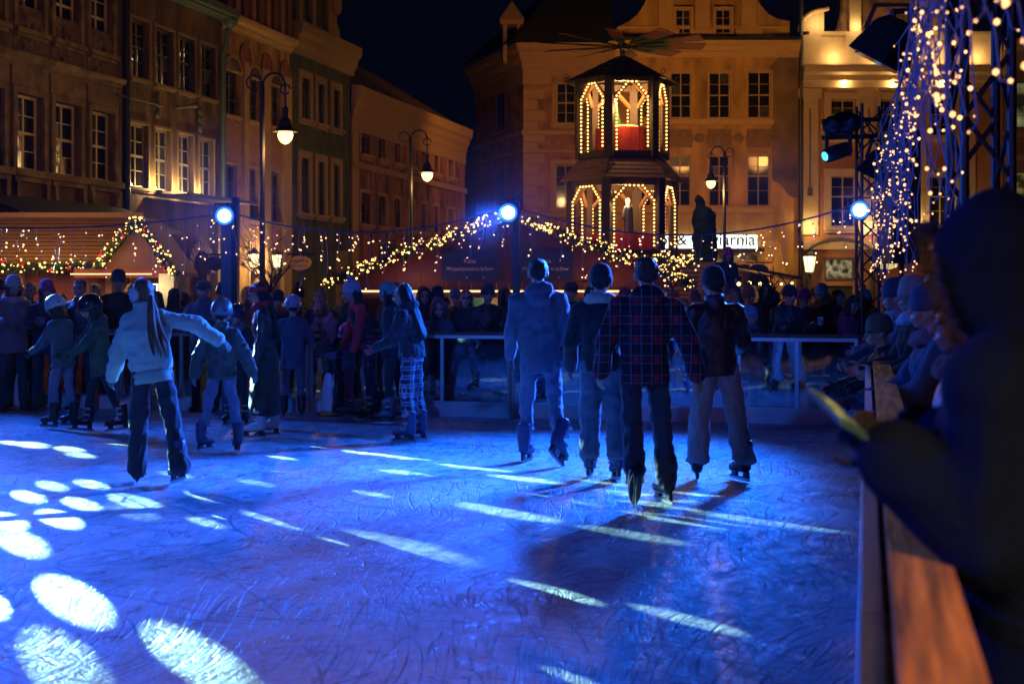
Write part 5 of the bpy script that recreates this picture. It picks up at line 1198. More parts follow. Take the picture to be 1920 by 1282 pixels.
    # red draped drums
    for Rr, zz, h in ((Ru * .62, z_u0 + .12, .70), (Rl * .72, z_l0 + .12, .48)):
        q = MB(); n = 40
        q.add([Vector(((Rr + .025 * math.sin(k * 5.1)) * math.cos(2 * PI * k / n), (Rr + .025 * math.sin(k * 5.1)) * math.sin(2 * PI * k / n), zz)) for k in range(n)] + [Vector(((Rr * .97 + .012 * math.sin(k * 3.1)) * math.cos(2 * PI * k / n), Rr * .97 * math.sin(2 * PI * k / n), zz + h)) for k in range(n)], [(k, (k + 1) % n, (k + 1) % n + n, k + n) for k in range(n)] + [tuple(range(n, 2 * n))]); q.build('draped_drum', mat('red_cloth', (.45, .035, .02), .8, 0, .3, 5, .3, 12), t)
    q = MB(); q.lathe([(.30, z_u0 + .83), (.22, z_u0 + 1.2), (.12, z_u0 + 1.7), (.02, z_u0 + 2.1)], 12, 0, (-.30, -.1, 0)); q.build('toy_tree', mat('toy_green', (.03, .13, .03), .7), t)
    q = MB(); q.lathe([(.5, z_u0 + .83), (.42, z_u0 + .9), (.1, z_u0 + .92)], 14); q.build('straw', mat('straw', (.55, .45, .2), .9, 0, .4, 20, .5, 60), t)
    # rotor
    zr = z(88); q = MB(); q.lathe([(.07, z(112)), (.07, z(60)), (.03, z(59))], 8); q.lathe([(.14, zr - .08), (.14, zr + .08)], 12); q.build('mast', M_dw, t)
    for k in range(10):
        a = YAW + R(36 * k + 8); dv = Vector((math.cos(a), math.sin(a), 0)); sv = Vector((-math.sin(a), math.cos(a), 0))
        q = MB(); p0 = dv * .12 + UP * (zr + .0); p1 = dv * 2.25 + UP * (zr + .05); q.tube(p0, p0.lerp(p1, .5), .022, n=6)
        bl = []
        for f, wd in ((.18, .08), (.45, .15), (.55, .155), (1.0, .18)):
            cc = p0.lerp(p1, f); bl.append((cc - sv * wd * 1.15 + UP * wd * .27, cc + sv * wd * 1.15 - UP * wd * .27))
        for i in range(3): q.add([bl[i][0], bl[i][1], bl[i + 1][1], bl[i + 1][0], bl[i][0] + UP * .018, bl[i][1] + UP * .018, bl[i + 1][1] + UP * .018, bl[i + 1][0] + UP * .018], [(0, 1, 2, 3), (7, 6, 5, 4), (0, 4, 5, 1), (1, 5, 6, 2), (2, 6, 7, 3), (3, 7, 4, 0)], 1 if i < 2 else 2)
        fixn(q.build('rotor_blade', [M_dw, mat('blade_green', (.010, .07, .018), .8), mat('blade_orange', (.24, .055, .012), .8, 0, .3, 6)], t))
    for k in range(6):
        for Rr, zz in ((Ru + .36, z_u1 - .02), (Rl + .24, z_l1 + .08)):
            p = vert(Rr, k, zz); q = MB(); q.path([p + Vector((.06 * math.cos(a), 0, .06 * math.sin(a) + .07)) for a in [2 * PI * j / 10 for j in range(11)]], .012, 5); q.build('lifting_eye', M_iron, t)
    light('pyramid_lower_light', 'POINT', c + UP * (z_l1 - .45), 150, (1, .6, .22), radius=.1); light('pyramid_upper_light', 'POINT', c + UP * (z_u1 - .45), 330, (1, .6, .22), radius=.1)
    light('pyramid_drum_fill', 'POINT', c - FW * .92 + UP * (z_u0 + 1.25), 44, (1, .55, .18), radius=.05); light('pyramid_drum_fill', 'POINT', c - FW * 1.12 + UP * (z_l0 + 1.5), 26, (1, .55, .18), radius=.05)  # added fills in front of the drums to brighten their faces
    for y_, R_ in ((z(98), .0),):
        light('pyramid_blade_light', 'POINT', c + UP * (z_u1 + .0) + RT * 1.9 - FW * .5, 9, (1, .5, .15), radius=.1)
    # carved figures on the lower tier
    def figure(label, off, h, robe, cloak, sc_=1.0):
        p = c + RT * off[0] + FW * off[1]; f = thing('carved_figure', label, 'figurine', (p.x, p.y, z_l0 + .605), YAW + R(off[2]))
        q = MB(); q.loft([((0, 0, zz * h), a * h, b * h, None) for zz, a, b in ((0, .17, .13), (.1, .165, .125), (.45, .13, .10), (.62, .14, .105), (.76, .135, .09), (.83, .06, .06), (.86, .055, .055))], 14)
        for s in (-1, 1): q.caps((s * .13 * h, 0, .74 * h), (s * .15 * h, -.05 * h, .58 * h), .045 * h, .05 * h); q.caps((s * .15 * h, -.05 * h, .58 * h), (s * .02 * h, -.14 * h, .64 * h), .045 * h, .03 * h)
        q.ell((0, -.01 * h, .92 * h), (.058 * h, .066 * h, .08 * h))
        rm('robe', q, .022, mat('robe_' + label[:5], robe, .7), f, None, 2)
        q = MB(); q.loft([((0, .035 * h, zz * h), a * h, b * h, None) for zz, a, b in ((0.01, .215, .13), (.4, .19, .115), (.72, .175, .10), (.80, .09, .08))], 14)
        for s in (-1, 1): q.caps((s * .16 * h, -.0, .74 * h), (s * .19 * h, -.05 * h, .45 * h), .05 * h, .06 * h)
        rm('cloak', q, .022, mat('cloak_' + label[:5], cloak, .7), f, None, 2)
        q = MB(); q.ell((0, .012 * h, .935 * h), (.072 * h, .075 * h, .085 * h)); q.ell((0, .03 * h, .86 * h), (.085 * h, .06 * h, .07 * h)); rm('veil', q, .016, mat('veil_' + label[:5], (.62, .48, .34), .8), f, None, 2)
    figure('robed woman figure in teal cloak standing on the lower tier', (-.50, -.72, 8), 1.02, (.62, .48, .34), (.015, .13, .17))
    figure('dark cloaked figure half hidden at the rear of the lower tier', (.16, .15, -120), .96, (.10, .06, .05), (.02, .03, .07))
pyramid()
# ------------------------------------------------------------------ bronze statue, wall lanterns, signs, bare shrubs
def statue():
    d = 42; p = GD(1319, d); t = thing('statue', 'dark green bronze statue on a pedestal in front of the lit shop sign', 'statue', p, YAW)
    zt = W(0, 490, d).z; k = d / F
    q = MB()
    def X(x): return (x - 1319) * k * .82
    def Z(y): return W(0, y, d).z
    q.caps((X(1311), 0, Z(490)), (X(1313), 0, Z(445)), .22, .27); q.caps((X(1332), 0, Z(490)), (X(1330), 0, Z(445)), .22, .27)
    q.caps((X(1322), 0, Z(445)), (X(1320), 0, Z(408)), .34, .36); q.caps((X(1320), 0, Z(408)), (X(1314), 0, Z(392)), .34, .20)
    q.caps((X(1313), 0, Z(390)), (X(1309), -.1, Z(378)), .15, .16); q.caps((X(1309), 0, Z(378)), (X(1307), 0, Z(368)), .08, .05); q.caps((X(1314), 0, Z(380)), (X(1316), 0, Z(371)), .06, .04)
    q.caps((X(1311), -.1, Z(426)), (X(1303), -.2, Z(428)), .10, .09); q.caps((X(1303), -.2, Z(428)), (X(1300), -.25, Z(412)), .09, .07); q.ell((X(1302), -.25, Z(408)), (.1, .08, .12))
    q.caps((X(1325), 0, Z(396)), (X(1336), -.05, Z(415)), .13, .11); q.caps((X(1336), -.05, Z(415)), (X(1338), -.1, Z(440)), .11, .09)
    q.loft([((X(1330), .15, Z(490)), .3, .2, None), ((X(1330), .15, Z(430)), .28, .18, None), ((X(1325), .1, Z(395)), .2, .12, None)], 12)
    rm('figure', q, .05, mat('bronze_patina', (.006, .016, .010), .8, 0, .5, 4, spec=.15), t, wrinkle(.04, 4), 2)
    q = MB(); q.bb(-.6, .6, -.6, .6, 0, Z(492)); q.bb(-.75, .75, -.75, .75, Z(492) - .2, Z(492) - .002 + .0); q.build('pedestal', mat('pedestal_stone', (.12, .10, .08), .8), t)
statue()
def lantern(label, px, py, d, h, fac=None, on=90, post=False):
    p = W(px, py, d); t = thing('wall_lantern', label, 'lantern', p, YAW, 'lit wall lanterns')
    w_ = h * .34
    q = MB(); q.lathe([(w_ * .62, -h * .5), (w_ * .62, -h * .44), (w_ * .5, -h * .44)], 6); q.lathe([(w_ * 1.15, h * .28), (w_ * .9, h * .36), (w_ * .3, h * .5), (w_ * .12, h * .62)], 6)
    for k in range(6):
        a = 2 * PI * k / 6; q.tube((w_ * .6 * math.cos(a), w_ * .6 * math.sin(a), -h * .45), (w_ * .95 * math.cos(a), w_ * .95 * math.sin(a), h * .3), h * .018, n=4)
    q.build('frame', M_iron, t)
    q = MB(); q.lathe([(w_ * .5, -h * .42), (w_ * .8, h * .26)], 6); q.build('glass', bulb_mat('lantern_glass', (1.0, .78, .36), 3.0), t)
    q = MB(); q.tube((0, 0, -h * .5), (0, 0, -h * .95), h * .07); q.path([(0, 0, -h * .7), (0, .25, -h * .8), (0, .5, -h * .6)], h * .04, 6); q.build('bracket', M_iron, t)
    light('lantern_light', 'POINT', p - FW * (w_ * 1.4) + UP * -.02, on, (1, .68, .28), radius=.06)
lantern('lit wall lantern on the left pilaster of the ochre house', 476, 486, 37.2, .50, on=40)
lantern('lit wall lantern on the right pilaster of the ochre house', 519, 487, 38.8, .48, on=40)
lantern('lit lantern beside the arched doorway at right', 1518, 492, 59.8, .95, on=110)
light('lantern_wash', 'POINT', W(456, 490, 36.7), 55, (1, .68, .28), radius=.06)
light('lantern_wash', 'POINT', W(496, 492, 38.1), 55, (1, .68, .28), radius=.06)
t = thing('lit_box_sign', 'small white lit box sign on a dark board right of the porch gable', 'shop sign', W(302, 452, 26.5), YAW)
q = MB(); q.bb(-.22, .12, .0, .06, -.36, .28); q.build('board', M_frame_d, t); q = MB(); q.bb(-.10, .07, -.05, -.003, -.02, .13); q.build('light_panel', bulb_mat('sign_panel_white', (.75, 1.0, .9), 1.6), t)
def oval_sign(label, px, py, d, rx, rz_, m, txt=None, tm=None, yaw=0):
    p = W(px, py, d); t = thing('hanging_sign', label, 'shop sign', p, YAW + yaw)
    q = MB(); q.lathe([(.01, -.04), (rx, -.04), (rx * 1.03, 0), (rx, .04), (.01, .04)], 28, 0, (0, 0, 0), sy=rz_ / rx, rot=Matrix.Rotation(R(90), 3, 'X')); q.build('board', m, t)
    q = MB(); q.tube((-rx * 1.1, 0, rz_ * 1.25), (rx * 1.3, 0, rz_ * 1.25), .02)
    for s in (-.5, .5): q.tube((s * rx, 0, rz_ * .85), (s * rx, 0, rz_ * 1.25), .012)
    q.build('bracket', M_iron, t)
    if txt:
        for i, (s, z, sz) in enumerate(txt): text(s, t, (0, -.05, z), sz, tm)
oval_sign('oval orange wooden inn sign hanging beside the green house', 562, 493, 33.5, .27, .165, mat('sign_orange', (.55, .25, .06), .6, emit=(.5, .2, .04), emit_s=.15), [('Colombina', .02, .10), ('Bar & Kawa', -.09, .07)], mat('sign_brown', (.10, .04, .015), .7))
oval_sign('dark oval shop sign hanging in front of the yellow house', 1421, 508, 40, .31, .19, M_navy)
oval_sign('dark oval shop sign projecting from the left before the brick archway', 402, 494, 26, .16, .13, M_navy)
oval_sign('pale yellow round sign glowing above the couple at the right barrier', 1662, 494, 26, .20, .11, mat('sign_yellow', (.6, .5, .2), .6, emit=(.75, .6, .2), emit_s=.9))
def shrub(label, px, ybot, d, h, spread, seed, n=9):
    p = GD(px, d); rnd = random.Random(seed); t = thing('bare_tree', label, 'tree', p, 0)
    q = MB(); tr = MB(); zb = W(0, ybot, d).z
    tr.path([(0, 0, 0), (.01, .0, zb), (.0, .02, zb + h * .25)], [.05, .04, .03], 7); tr.build('trunk', mat('bark', (.035, .025, .018), .9, 0, .3, 20), t)
    def br(p0, v, L, r, dep):
        pts = [p0]; vv = v.normalized()
        for k in range(4):
            vv = (vv + Vector((rnd.gauss(0, .18), rnd.gauss(0, .18), rnd.gauss(.05, .12)))).normalized(); pts.append(pts[-1] + vv * L / 4)
        q.path(pts, [r, r * .85, r * .7, r * .5, r * .25], 5)
        if dep > 0:
            for k in range(3): br(pts[rnd.randint(1, 4)], (vv + Vector((rnd.gauss(0, .7), rnd.gauss(0, .7), rnd.gauss(.1, .4)))), L * .62, r * .55, dep - 1)
    for k in range(n): br(Vector((0, .01, zb + h * .25 * rnd.random())), Vector((rnd.gauss(0, spread), rnd.gauss(0, spread), 1)), h * rnd.uniform(.55, .85), .018, 2)
    q.build('crown', mat('bark', (.035, .025, .018), .9), t)
shrub('bare young tree in front of the lit lanterns of the ochre house', 507, 560, 25, .95, .5, 3, 8)
shrub('bare shrub between the ticket hut and the plaid jacket man', 1118, 560, 21.6, .55, .9, 5, 6)
shrub('bare shrub standing in the crowd below the dark oval sign', 1432, 590, 21.5, .7, .6, 8, 7)
# ================================================================== people
M_skin = mat('skin', (.46, .27, .19), .5, 0, .08, 20); M_skin2 = mat('skin_pale', (.52, .33, .25), .5, 0, .08, 20)
M_eye = mat('eye_dark', (.02, .014, .012), .25); M_lip = mat('lip', (.36, .13, .11), .5)
def fab(c, rough=.85, nm='cloth'):
    key = nm + '_%02d_%02d_%02d' % tuple(int(v * 100) for v in c)
    return mat(key, c, rough, 0, .22, 7, .25, 90, sheen=.15)
HAND = {'relaxed': {}, 'grip': {}}
def hand_proto():
    for kind, curl in (('relaxed', .35), ('grip', 1.0)):
        q = MB()                                # wrist at origin, fingers towards -z, palm faces -y, thumb on +x
        q.caps((0, 0, .02), (0, 0, -.03), .024, .03); q.loft([((0, 0, z), a, b, None) for z, a, b in ((.0, .026, .018), (-.03, .036, .017), (-.07, .042, .015), (-.092, .04, .012))], 12)
        for i, (x, L) in enumerate(((.031, .068), (.011, .078), (-.010, .073), (-.030, .058))):
            p = Vector((x, 0, -.085)); a = .15
            for s, (f, r0, r1) in enumerate(((.45, .0095, .009), (.3, .009, .0083), (.25, .0083, .007))):
                a += curl * (.75 if s else .45); v = Vector((x * .8, -math.sin(a), -math.cos(a))); v.normalize(); n_ = p + v * L * f; q.caps(p, n_, r0, r1, 8); p = n_
        p = Vector((.03, -.005, -.03)); 
        for L, v, r0, r1 in ((.035, (.75, -.35, -.6), .013, .011), (.03, (.35, -.6, -.75), .011, .010), (.024, (.1, -.6, -.9), .010, .008)):
            v = Vector(v).normalized(); n_ = p + v * L; q.caps(p, n_, r0, r1, 8); p = n_
        o = rm('tmp_hand', q, .0052, [M_skin], None, None, 1, HAND[kind]); HAND[kind]['o'] = o
hand_proto(); flush()
for h in HAND.values(): bpy.data.objects.remove(h['o'])
# ---- skates: boot, holder, blade (one set of meshes, shared)
SK = {}
def skate_meshes():
    def boot(kind):
        q = MB()
        q.loft([((0, .03, .30), .052, .062, None), ((0, .03, .22), .050, .058, None), ((0, .035, .13), .046, .055, None), ((0, .03, .07), .043, .06, None)], 14)
        q.caps((0, .04, .045), (0, -.08, .042), .042, .044); q.caps((0, -.08, .042), (0, -.15, .034), .044, .034); q.caps((0, .02, .09), (0, -.06, .055), .048, .044)
        return q
    st = {}; o = rm('tmp_boot', boot(0), .012, [M_black], None, None, 2, st); flush()
    me = o.data.copy(); bpy.data.objects.remove(o); SK['boot_v'] = me
    q = MB(); q.loft([((0, -.06, z), a, b, None) for z, a, b in ((-.0, .035, .135), (.012, .038, .14))], 14)
    q.bb(-.012, .012, .02, .075, -.045, 0); q.bb(-.012, .012, -.15, -.09, -.045, 0); q.bb(-.009, .009, -.18, .085, -.056, -.045); SK['holder'] = q
    q = MB(); q.prism([(.10, -.058), (.10, -.078), (.08, -.085), (-.17, -.085), (-.205, -.070), (-.205, -.056)], -.002, .002); SK['blade'] = q
    q = MB()
    for z, y, w_ in ((.25, -.032, .056), (.16, -.025, .052), (.08, -.05, .052)): q.bb(-w_, w_, y - .012, y + .05, z - .012, z + .012)
    q.bb(.045, .06, -.03, .02, .235, .265); q.bb(.045, .058, -.03, .02, .145, .175); SK['buckle'] = q
skate_meshes()
SKC = {}
def skate(parent, M4, style='black'):
    if style not in SKC:
        c = {'black': M_black, 'white': mat('white_leather', (.72, .70, .66), .45), 'blue': mat('skate_navy', (.03, .05, .12), .4), 'grey': mat('skate_grey', (.16, .18, .22), .45)}[style]
        b = SK['boot_v'].copy(); b.materials.clear(); b.materials.append(c)
        h = SK['holder'].mesh('holder', mat('holder_dark', (.03, .03, .035), .4) if style != 'white' else mat('sole_brown', (.05, .03, .02), .5)); bl = MB()
        bm_ = SK['blade']; m2 = MB(); m2.v = [(y, x, z) for x, y, z in [(v[1], v[0], v[2]) for v in bm_.v]]
        m2.v = [(v[1], v[0], v[2]) for v in bm_.v]; m2.f = bm_.f; m2.m = bm_.m
        blm = m2.mesh('blade', mat('blade_steel', (.6, .62, .65), .25, .95))
        bk = SK['buckle'].mesh('buckle', mat('buckle_grey', (.35, .36, .38), .35, .6) if style != 'white' else mat('lace_white', (.6, .6, .58), .7))
        SKC[style] = (b, h, blm, bk)
    b, h, bl, bk = SKC[style]
    o = link('skate', b, parent); o.matrix_local = M4
    for nm, me in (('holder', h), ('blade', bl), ('buckle', bk)): link(nm, me, o)
    return o
# ---- head gear in head coordinates (head centre at origin, face towards -y)
HG = {}
def headgear(kind):
    if kind in HG: return HG[kind]
    q = MB()
    if kind == 'beanie':
        prof = [(.103, -.005), (.108, .0), (.112, .03), (.108, .055), (.101, .058), (.103, .075), (.095, .11), (.072, .143), (.035, .158), (.004, .162)]
        n = 36; q.lathe(prof, n, 0, (0, .012, 0), sx=.90, sy=1.04, cap=False)
        v = []
        for i, p in enumerate(q.v):
            a = math.atan2(p[1] - .012, p[0]); k = 1 + .014 * math.cos(a * 18); s = 1 + .03 * noise.noise(Vector(p) * 14); v.append((p[0] * k * s, (p[1] - .012) * k * s + .012, p[2]))
        q.v = v
    elif kind == 'pompom':
        rnd = random.Random(5)
        for k in range(70):
            v_ = Vector((rnd.gauss(0, 1), rnd.gauss(0, 1), rnd.gauss(0, 1))).normalized(); s = v_.orthogonal().normalized() * .013; b = Vector((0, .012, .19)); s2 = v_.cross(s).normalized() * .013
            q.add([b + s, b + s2, b - s, b - s2, b + v_ * .055], [(0, 1, 4), (1, 2, 4), (2, 3, 4), (3, 0, 4)])
        ico((0, .012, .19), .035, q)
    elif kind == 'helmet':
        prof = [(.112, -.012), (.121, -.008), (.123, .03), (.120, .07), (.105, .115), (.078, .145), (.04, .162), (.004, .166)]
        q.lathe(prof, 28, 0, (0, .008, .005), sx=.92, sy=1.12, cap=False); q.lathe([(.122, -.01), (.105, -.02), (.1, .0)], 28, 0, (0, .008, .005), sx=.92, sy=1.12, cap=False)
    elif kind == 'vents':
        for s in (-1, 1):
            for y, z in ((.09, .07), (.11, .03), (-.09, .085), (-.03, .125), (.05, .13)):
                v_ = Vector((s * .055, y, z)); nrm = Vector((v_.x / .11 ** 2, v_.y / .13 ** 2, v_.z / .16 ** 2)).normalized()
                kk = 1 / math.sqrt((v_.x / .113) ** 2 + ((v_.y) / .139) ** 2 + (v_.z / .172) ** 2); q.ell(v_ * kk + Vector((0, .008, .005)), (.018, .010, .004), 0, nrm.to_track_quat('Z', 'X').to_matrix(), 8, 4)
    elif kind == 'strap':
        for s in (-1, 1): q.path([(s * .095, .02, .0), (s * .085, -.03, -.06), (s * .045, -.065, -.118), (0, -.07, -.128)], .006, 5)
    elif kind == 'cap':
        q.lathe([(.104, .015), (.106, .05), (.098, .09), (.07, .118), (.02, .128)], 24, 0, (0, .008, 0), sx=.92, sy=1.05, cap=False)
        q.loft([((0, -.105 - .012 * k, .03 - .006 * k), .085 - .012 * k, .02, Matrix.Rotation(R(75), 3, 'X')) for k in range(0, 1)], 12); q.add([(-.08, -.07, .03), (.08, -.07, .03), (.065, -.15, .012), (0, -.172, .008), (-.065, -.15, .012), (-.08, -.07, .022), (.08, -.07, .022), (.065, -.15, .004), (0, -.172, .0), (-.065, -.15, .004)], [(0, 1, 2, 3, 4), (9, 8, 7, 6, 5), (0, 5, 6, 1), (1, 6, 7, 2), (2, 7, 8, 3), (3, 8, 9, 4), (4, 9, 5, 0)])
    elif kind == 'earmuff':
        for s in (-1, 1): q.ell((s * .098, .01, -.01), (.03, .05, .055), n=12, m=8)
        q.path([(.098 * math.cos(a), .01, .02 + .115 * math.sin(a)) for a in [PI * k / 14 for k in range(15)]], .008, 6)
    elif kind == 'headband':
        q.lathe([(.104, .012), (.107, .03), (.106, .06), (.1, .075)], 28, 0, (0, .008, 0), sx=.90, sy=1.06, cap=False, rot=Matrix.Rotation(R(-12), 3, 'X'))
    elif kind == 'glasses':
        for s in (-1, 1): q.path([(s * .033 + .024 * math.cos(a), -.098, .008 + .018 * math.sin(a)) for a in [2 * PI * k / 12 for k in range(13)]], .003, 4); q.path([(s * .057, -.095, .01), (s * .082, -.02, .012)], .003, 4)
        q.path([(-.01, -.1, .01), (.01, -.1, .01)], .003, 4)
    HG[kind] = q; return q
HGC = {}
def put(kind, m, parent, M4):
    k = (kind, m.name)
    if k not in HGC: HGC[k] = headgear(kind).mesh(kind, m, kind not in ('vents', 'pompom'))
    o = link(kind, HGC[k], parent); o.matrix_local = M4; return o
def chain(q, pts, rs):
    for i in range(len(pts) - 1): q.caps(pts[i], pts[i + 1], rs[i], rs[i + 1])

def person(label, pos, rz, H, P, group=None, hi=True):
    """P: pose and clothing"""
    if P.get('skates') and not P.get('kid'): H *= .975
    s = H / 1.75; g = P.get
    t = thing('person', label, 'person', (pos[0], pos[1], 0), rz, group)
    skates = g('skates'); soft = g('bulk', 1.0); kid = g('kid', 0.0)
    lift = .085 if skates else 0.0
    # ---------------- skeleton (unit scale 1.75 m)
    hw = .095 if not kid else .085; thigh, shin = (.44, .41); J = {}
    legs = g('legs', ((0, .06, .05), (0, .06, .05)))          # (pitch, spread, knee) for L (+x), R (-x)
    ext = []
    for i, sx in enumerate((1, -1)):
        p, sp_, kn = legs[i]
        dth = Matrix.Rotation(-sp_ * sx, 3, 'Y') @ Matrix.Rotation(-p, 3, 'X') @ Vector((0, 0, -1)); dsh = Matrix.Rotation(-sp_ * sx * .9, 3, 'Y') @ Matrix.Rotation(-(p - kn), 3, 'X') @ Vector((0, 0, -1))
        k_ = Vector((hw * sx, 0, 0)) + dth * thigh; a_ = k_ + dsh * shin; J[i] = (Vector((hw * sx, 0, 0)), k_, a_, dsh); ext.append(-a_.z)
    pz = max(ext) + .085 + lift / s; up = Vector((0, 0, pz))
    for i in (0, 1): J[i] = tuple(v + up for v in J[i][:3]) + (J[i][3],)
    lean, twist, side = g('lean', .03), g('twist', 0), g('side', 0)
    Rt = Matrix.Rotation(twist, 3, 'Z') @ Matrix.Rotation(side, 3, 'Y') @ Matrix.Rotation(lean, 3, 'X')
    tl = 1.0 - .06 * kid
    def TT(x, y, z): return up + Rt @ Vector((x, y, z * tl))
    sw = .185 * (1 - .1 * kid) * g('shoulder', 1.0); shz = .455
    arms = g('arms', ((.1, .15, .15, 0), (.1, .15, .15, 0)))  # pitch, spread, elbow, inward
    A = {}
    for i, sx in enumerate((1, -1)):
        p, sp_, el, inn = arms[i]
        S = TT(sw * sx, .01, shz)
        du = Rt @ Matrix.Rotation(-sp_ * sx, 3, 'Y') @ Matrix.Rotation(-p, 3, 'X') @ Vector((0, 0, -1))
        df = Rt @ Matrix.Rotation((inn - sp_ * .7) * sx, 3, 'Y') @ Matrix.Rotation(-(p + el), 3, 'X') @ Vector((0, 0, -1))
        E_ = S + du * .29 * tl; Wr = E_ + df * .25 * tl; A[i] = (S, E_, Wr, df)
    neck = TT(0, .01, .545); hr = g('head', (0, 0, 0))          # yaw, pitch(down +), roll
    Rh = Matrix.Rotation(twist + hr[0], 3, 'Z') @ Matrix.Rotation(lean * .3 + hr[1], 3, 'X') @ Matrix.Rotation(hr[2], 3, 'Y')
    hs = 1.05 + .20 * kid
    hc = neck + Rt @ Vector((0, -.02, .05)) + Rh @ Vector((0, -.01, .105 * hs))
    HM = Matrix.Translation(hc * s) @ Rh.to_4x4() @ Matrix.Scale(s * hs, 4)
    def HP(x, y, z): return hc + Rh @ (Vector((x, y, z)) * hs)
    # ---------------- body, one surface
    q = MB()
    q.ell(HP(0, .012, .025), Vector((.077, .095, .088)) * hs, 0, Rh, 12, 9); q.ell(HP(0, -.018, -.035), Vector((.060, .072, .075)) * hs, 0, Rh, 12, 8); q.ell(HP(0, -.055, -.082), Vector((.032, .03, .028)) * hs, 0, Rh)
    q.caps(HP(0, -.088, .012), HP(0, -.112, -.022), .011 * hs, .0155 * hs, 8); q.caps(HP(-.045, -.078, .027), HP(.045, -.078, .027), .014 * hs, .014 * hs, 8); q.caps(HP(-.02, -.088, -.058), HP(.02, -.088, -.058), .012 * hs, .012 * hs, 8)
    for sx in (1, -1): q.ell(HP(.078 * sx, .012, -.012), Vector((.018, .022, .036)) * hs, 0, Rh, 8, 6); q.ell(HP(.04 * sx, -.068, -.03), Vector((.026, .026, .024)) * hs, 0, Rh, 8, 6)
    q.caps(HP(0, .02, -.06), neck - UP * .05, .052 * hs ** .5, .058)
    q.loft([(TT(0, 0, z), a, b, Rt) for z, a, b in ((-.06, .12, .09), (.05, .125, .09), (.2, .115, .085), (.38, .14, .095), (.5, .12, .08), (.55, .06, .055))], 12)
    for i in (0, 1):
        S, E_, Wr, df = A[i]; chain(q, [TT(0, 0, .47), S, E_, Wr], [.06, .05, .038, .026]); h_, k_, a_, _ = J[i]; chain(q, [up, h_, k_, a_], [.08, .07, .05, .038])
        q.caps(a_ + Vector((0, .01, -.03)), a_ + Vector((0, -.10, -.045)), .032, .026)
    eyes = [HP(.033 * sx, -.0865, .006) for sx in (1, -1)]
    def body_post(vs, fs, mi, no):
        vs = [v * s for v in vs]
        if hi:
            for i, sx in enumerate((1, -1)):
                hd = HAND[g('hands', ('relaxed', 'relaxed'))[i]]; S, E_, Wr, df = A[i]
                zax = -df.normalized(); ref = Rt @ Vector((sx * -.75, -.65, 0)) if not g('palm') else g('palm')[i]
                y_ = -(ref - zax * ref.dot(zax)).normalized(); x_ = y_.cross(zax)
                M = Matrix((x_, y_, zax)).transposed(); o_ = len(vs)
                flip = -1 if (M @ Vector((1, 0, 0))).dot(Rt @ Vector((0, -1, .3))) < 0 else 1
                vs.extend([(Wr + M @ (Vector((v.x * flip, v.y, v.z)) * (1.0 + .12 * kid) * g('hand_scale', 1.0))) * s for v in hd['v']]); fs.extend([tuple(k + o_ for k in f) for f in hd['f']]); mi.extend([3] * len(hd['f']))
        e = MB()
        for sx, p in zip((1, -1), eyes):
            e.ell(p, Vector((.0155, .011, .0085)) * hs, 1, Rh, 8, 5); e.caps(HP((.02) * sx, -.0935, .027), HP(.05 * sx, -.0835, .028), .005 * hs, .004 * hs, 5, 1)
        e.caps(HP(-.02, -.0965, -.056), HP(.02, -.0965, -.056), .0055 * hs, .0055 * hs, 6, 2)
        o_ = len(vs); vs.extend([Vector(v) * s for v in e.v]); fs.extend([tuple(k + o_ for k in f) for f in e.f]); mi.extend(e.m)
        return vs, fs, mi
    gl = g('gloves'); rm('body', q, .0115 if hi else .0125, [g('skin', M_skin), M_eye, M_lip, fab(gl) if gl else g('skin', M_skin)], t, body_post, 2)
    # ---------------- trousers
    if g('trousers'):
        q = MB(); wd = g('trouser_w', (.092, .070, .060)); 
        q.loft([(TT(0, .0, z), a, b, Rt) for z, a, b in ((-.10, .145 * soft, .115), (.0, .165, .122), (.10, .155, .115))], 16)
        for i in (0, 1):
            h_, k_, a_, dsh = J[i]; cut = g('cuff_at', .02); a2 = a_ - dsh * cut
            chain(q, [up + (h_ - up) * .7, h_ - UP * .03, k_, a2], [wd[0] * 1.08, wd[0], wd[1], wd[2]])
            if g('cuff'): q.loft([(a2 + dsh * .0, wd[2] * 1.12, wd[2] * 1.12, None), (a2 + dsh * .05, wd[2] * 1.16, wd[2] * 1.16, None)], 14)
            if g('bunch'): q.ell(a2 - dsh * .01, (wd[2] * 1.12, wd[2] * 1.12, .028)); q.ell(a2 - dsh * .075, (wd[2] * 1.06, wd[2] * 1.06, .026))
        def tpost(vs, fs, mi, no): return wrinkle(.015 if hi else .010, 7.5)([v * s for v in vs], fs, mi, no)
        rm('trousers', q, .016 if hi else .024, g('trouser_mat') or fab(g('trousers')), t, tpost, 3)
    if g('skirt'):
        q = MB(); z0 = J[0][2].z + .10 - up.z
        q.loft([(up + Vector((0, 0, z)), a, b, None) for z, a, b in ((z0, .21, .20), (z0 + .25, .20, .18), (-.2, .19, .165), (0, .18, .15), (.16, .14, .11))], 18)
        rm('skirt', q, .018, fab(g('skirt')), t, lambda vs, fs, mi, no: wrinkle(.014, 6)([v * s for v in vs], fs, mi, no), 3)
    # ---------------- jacket
    jc = g('jacket'); hem = g('hem', .10); puff = g('puff', 0.0)
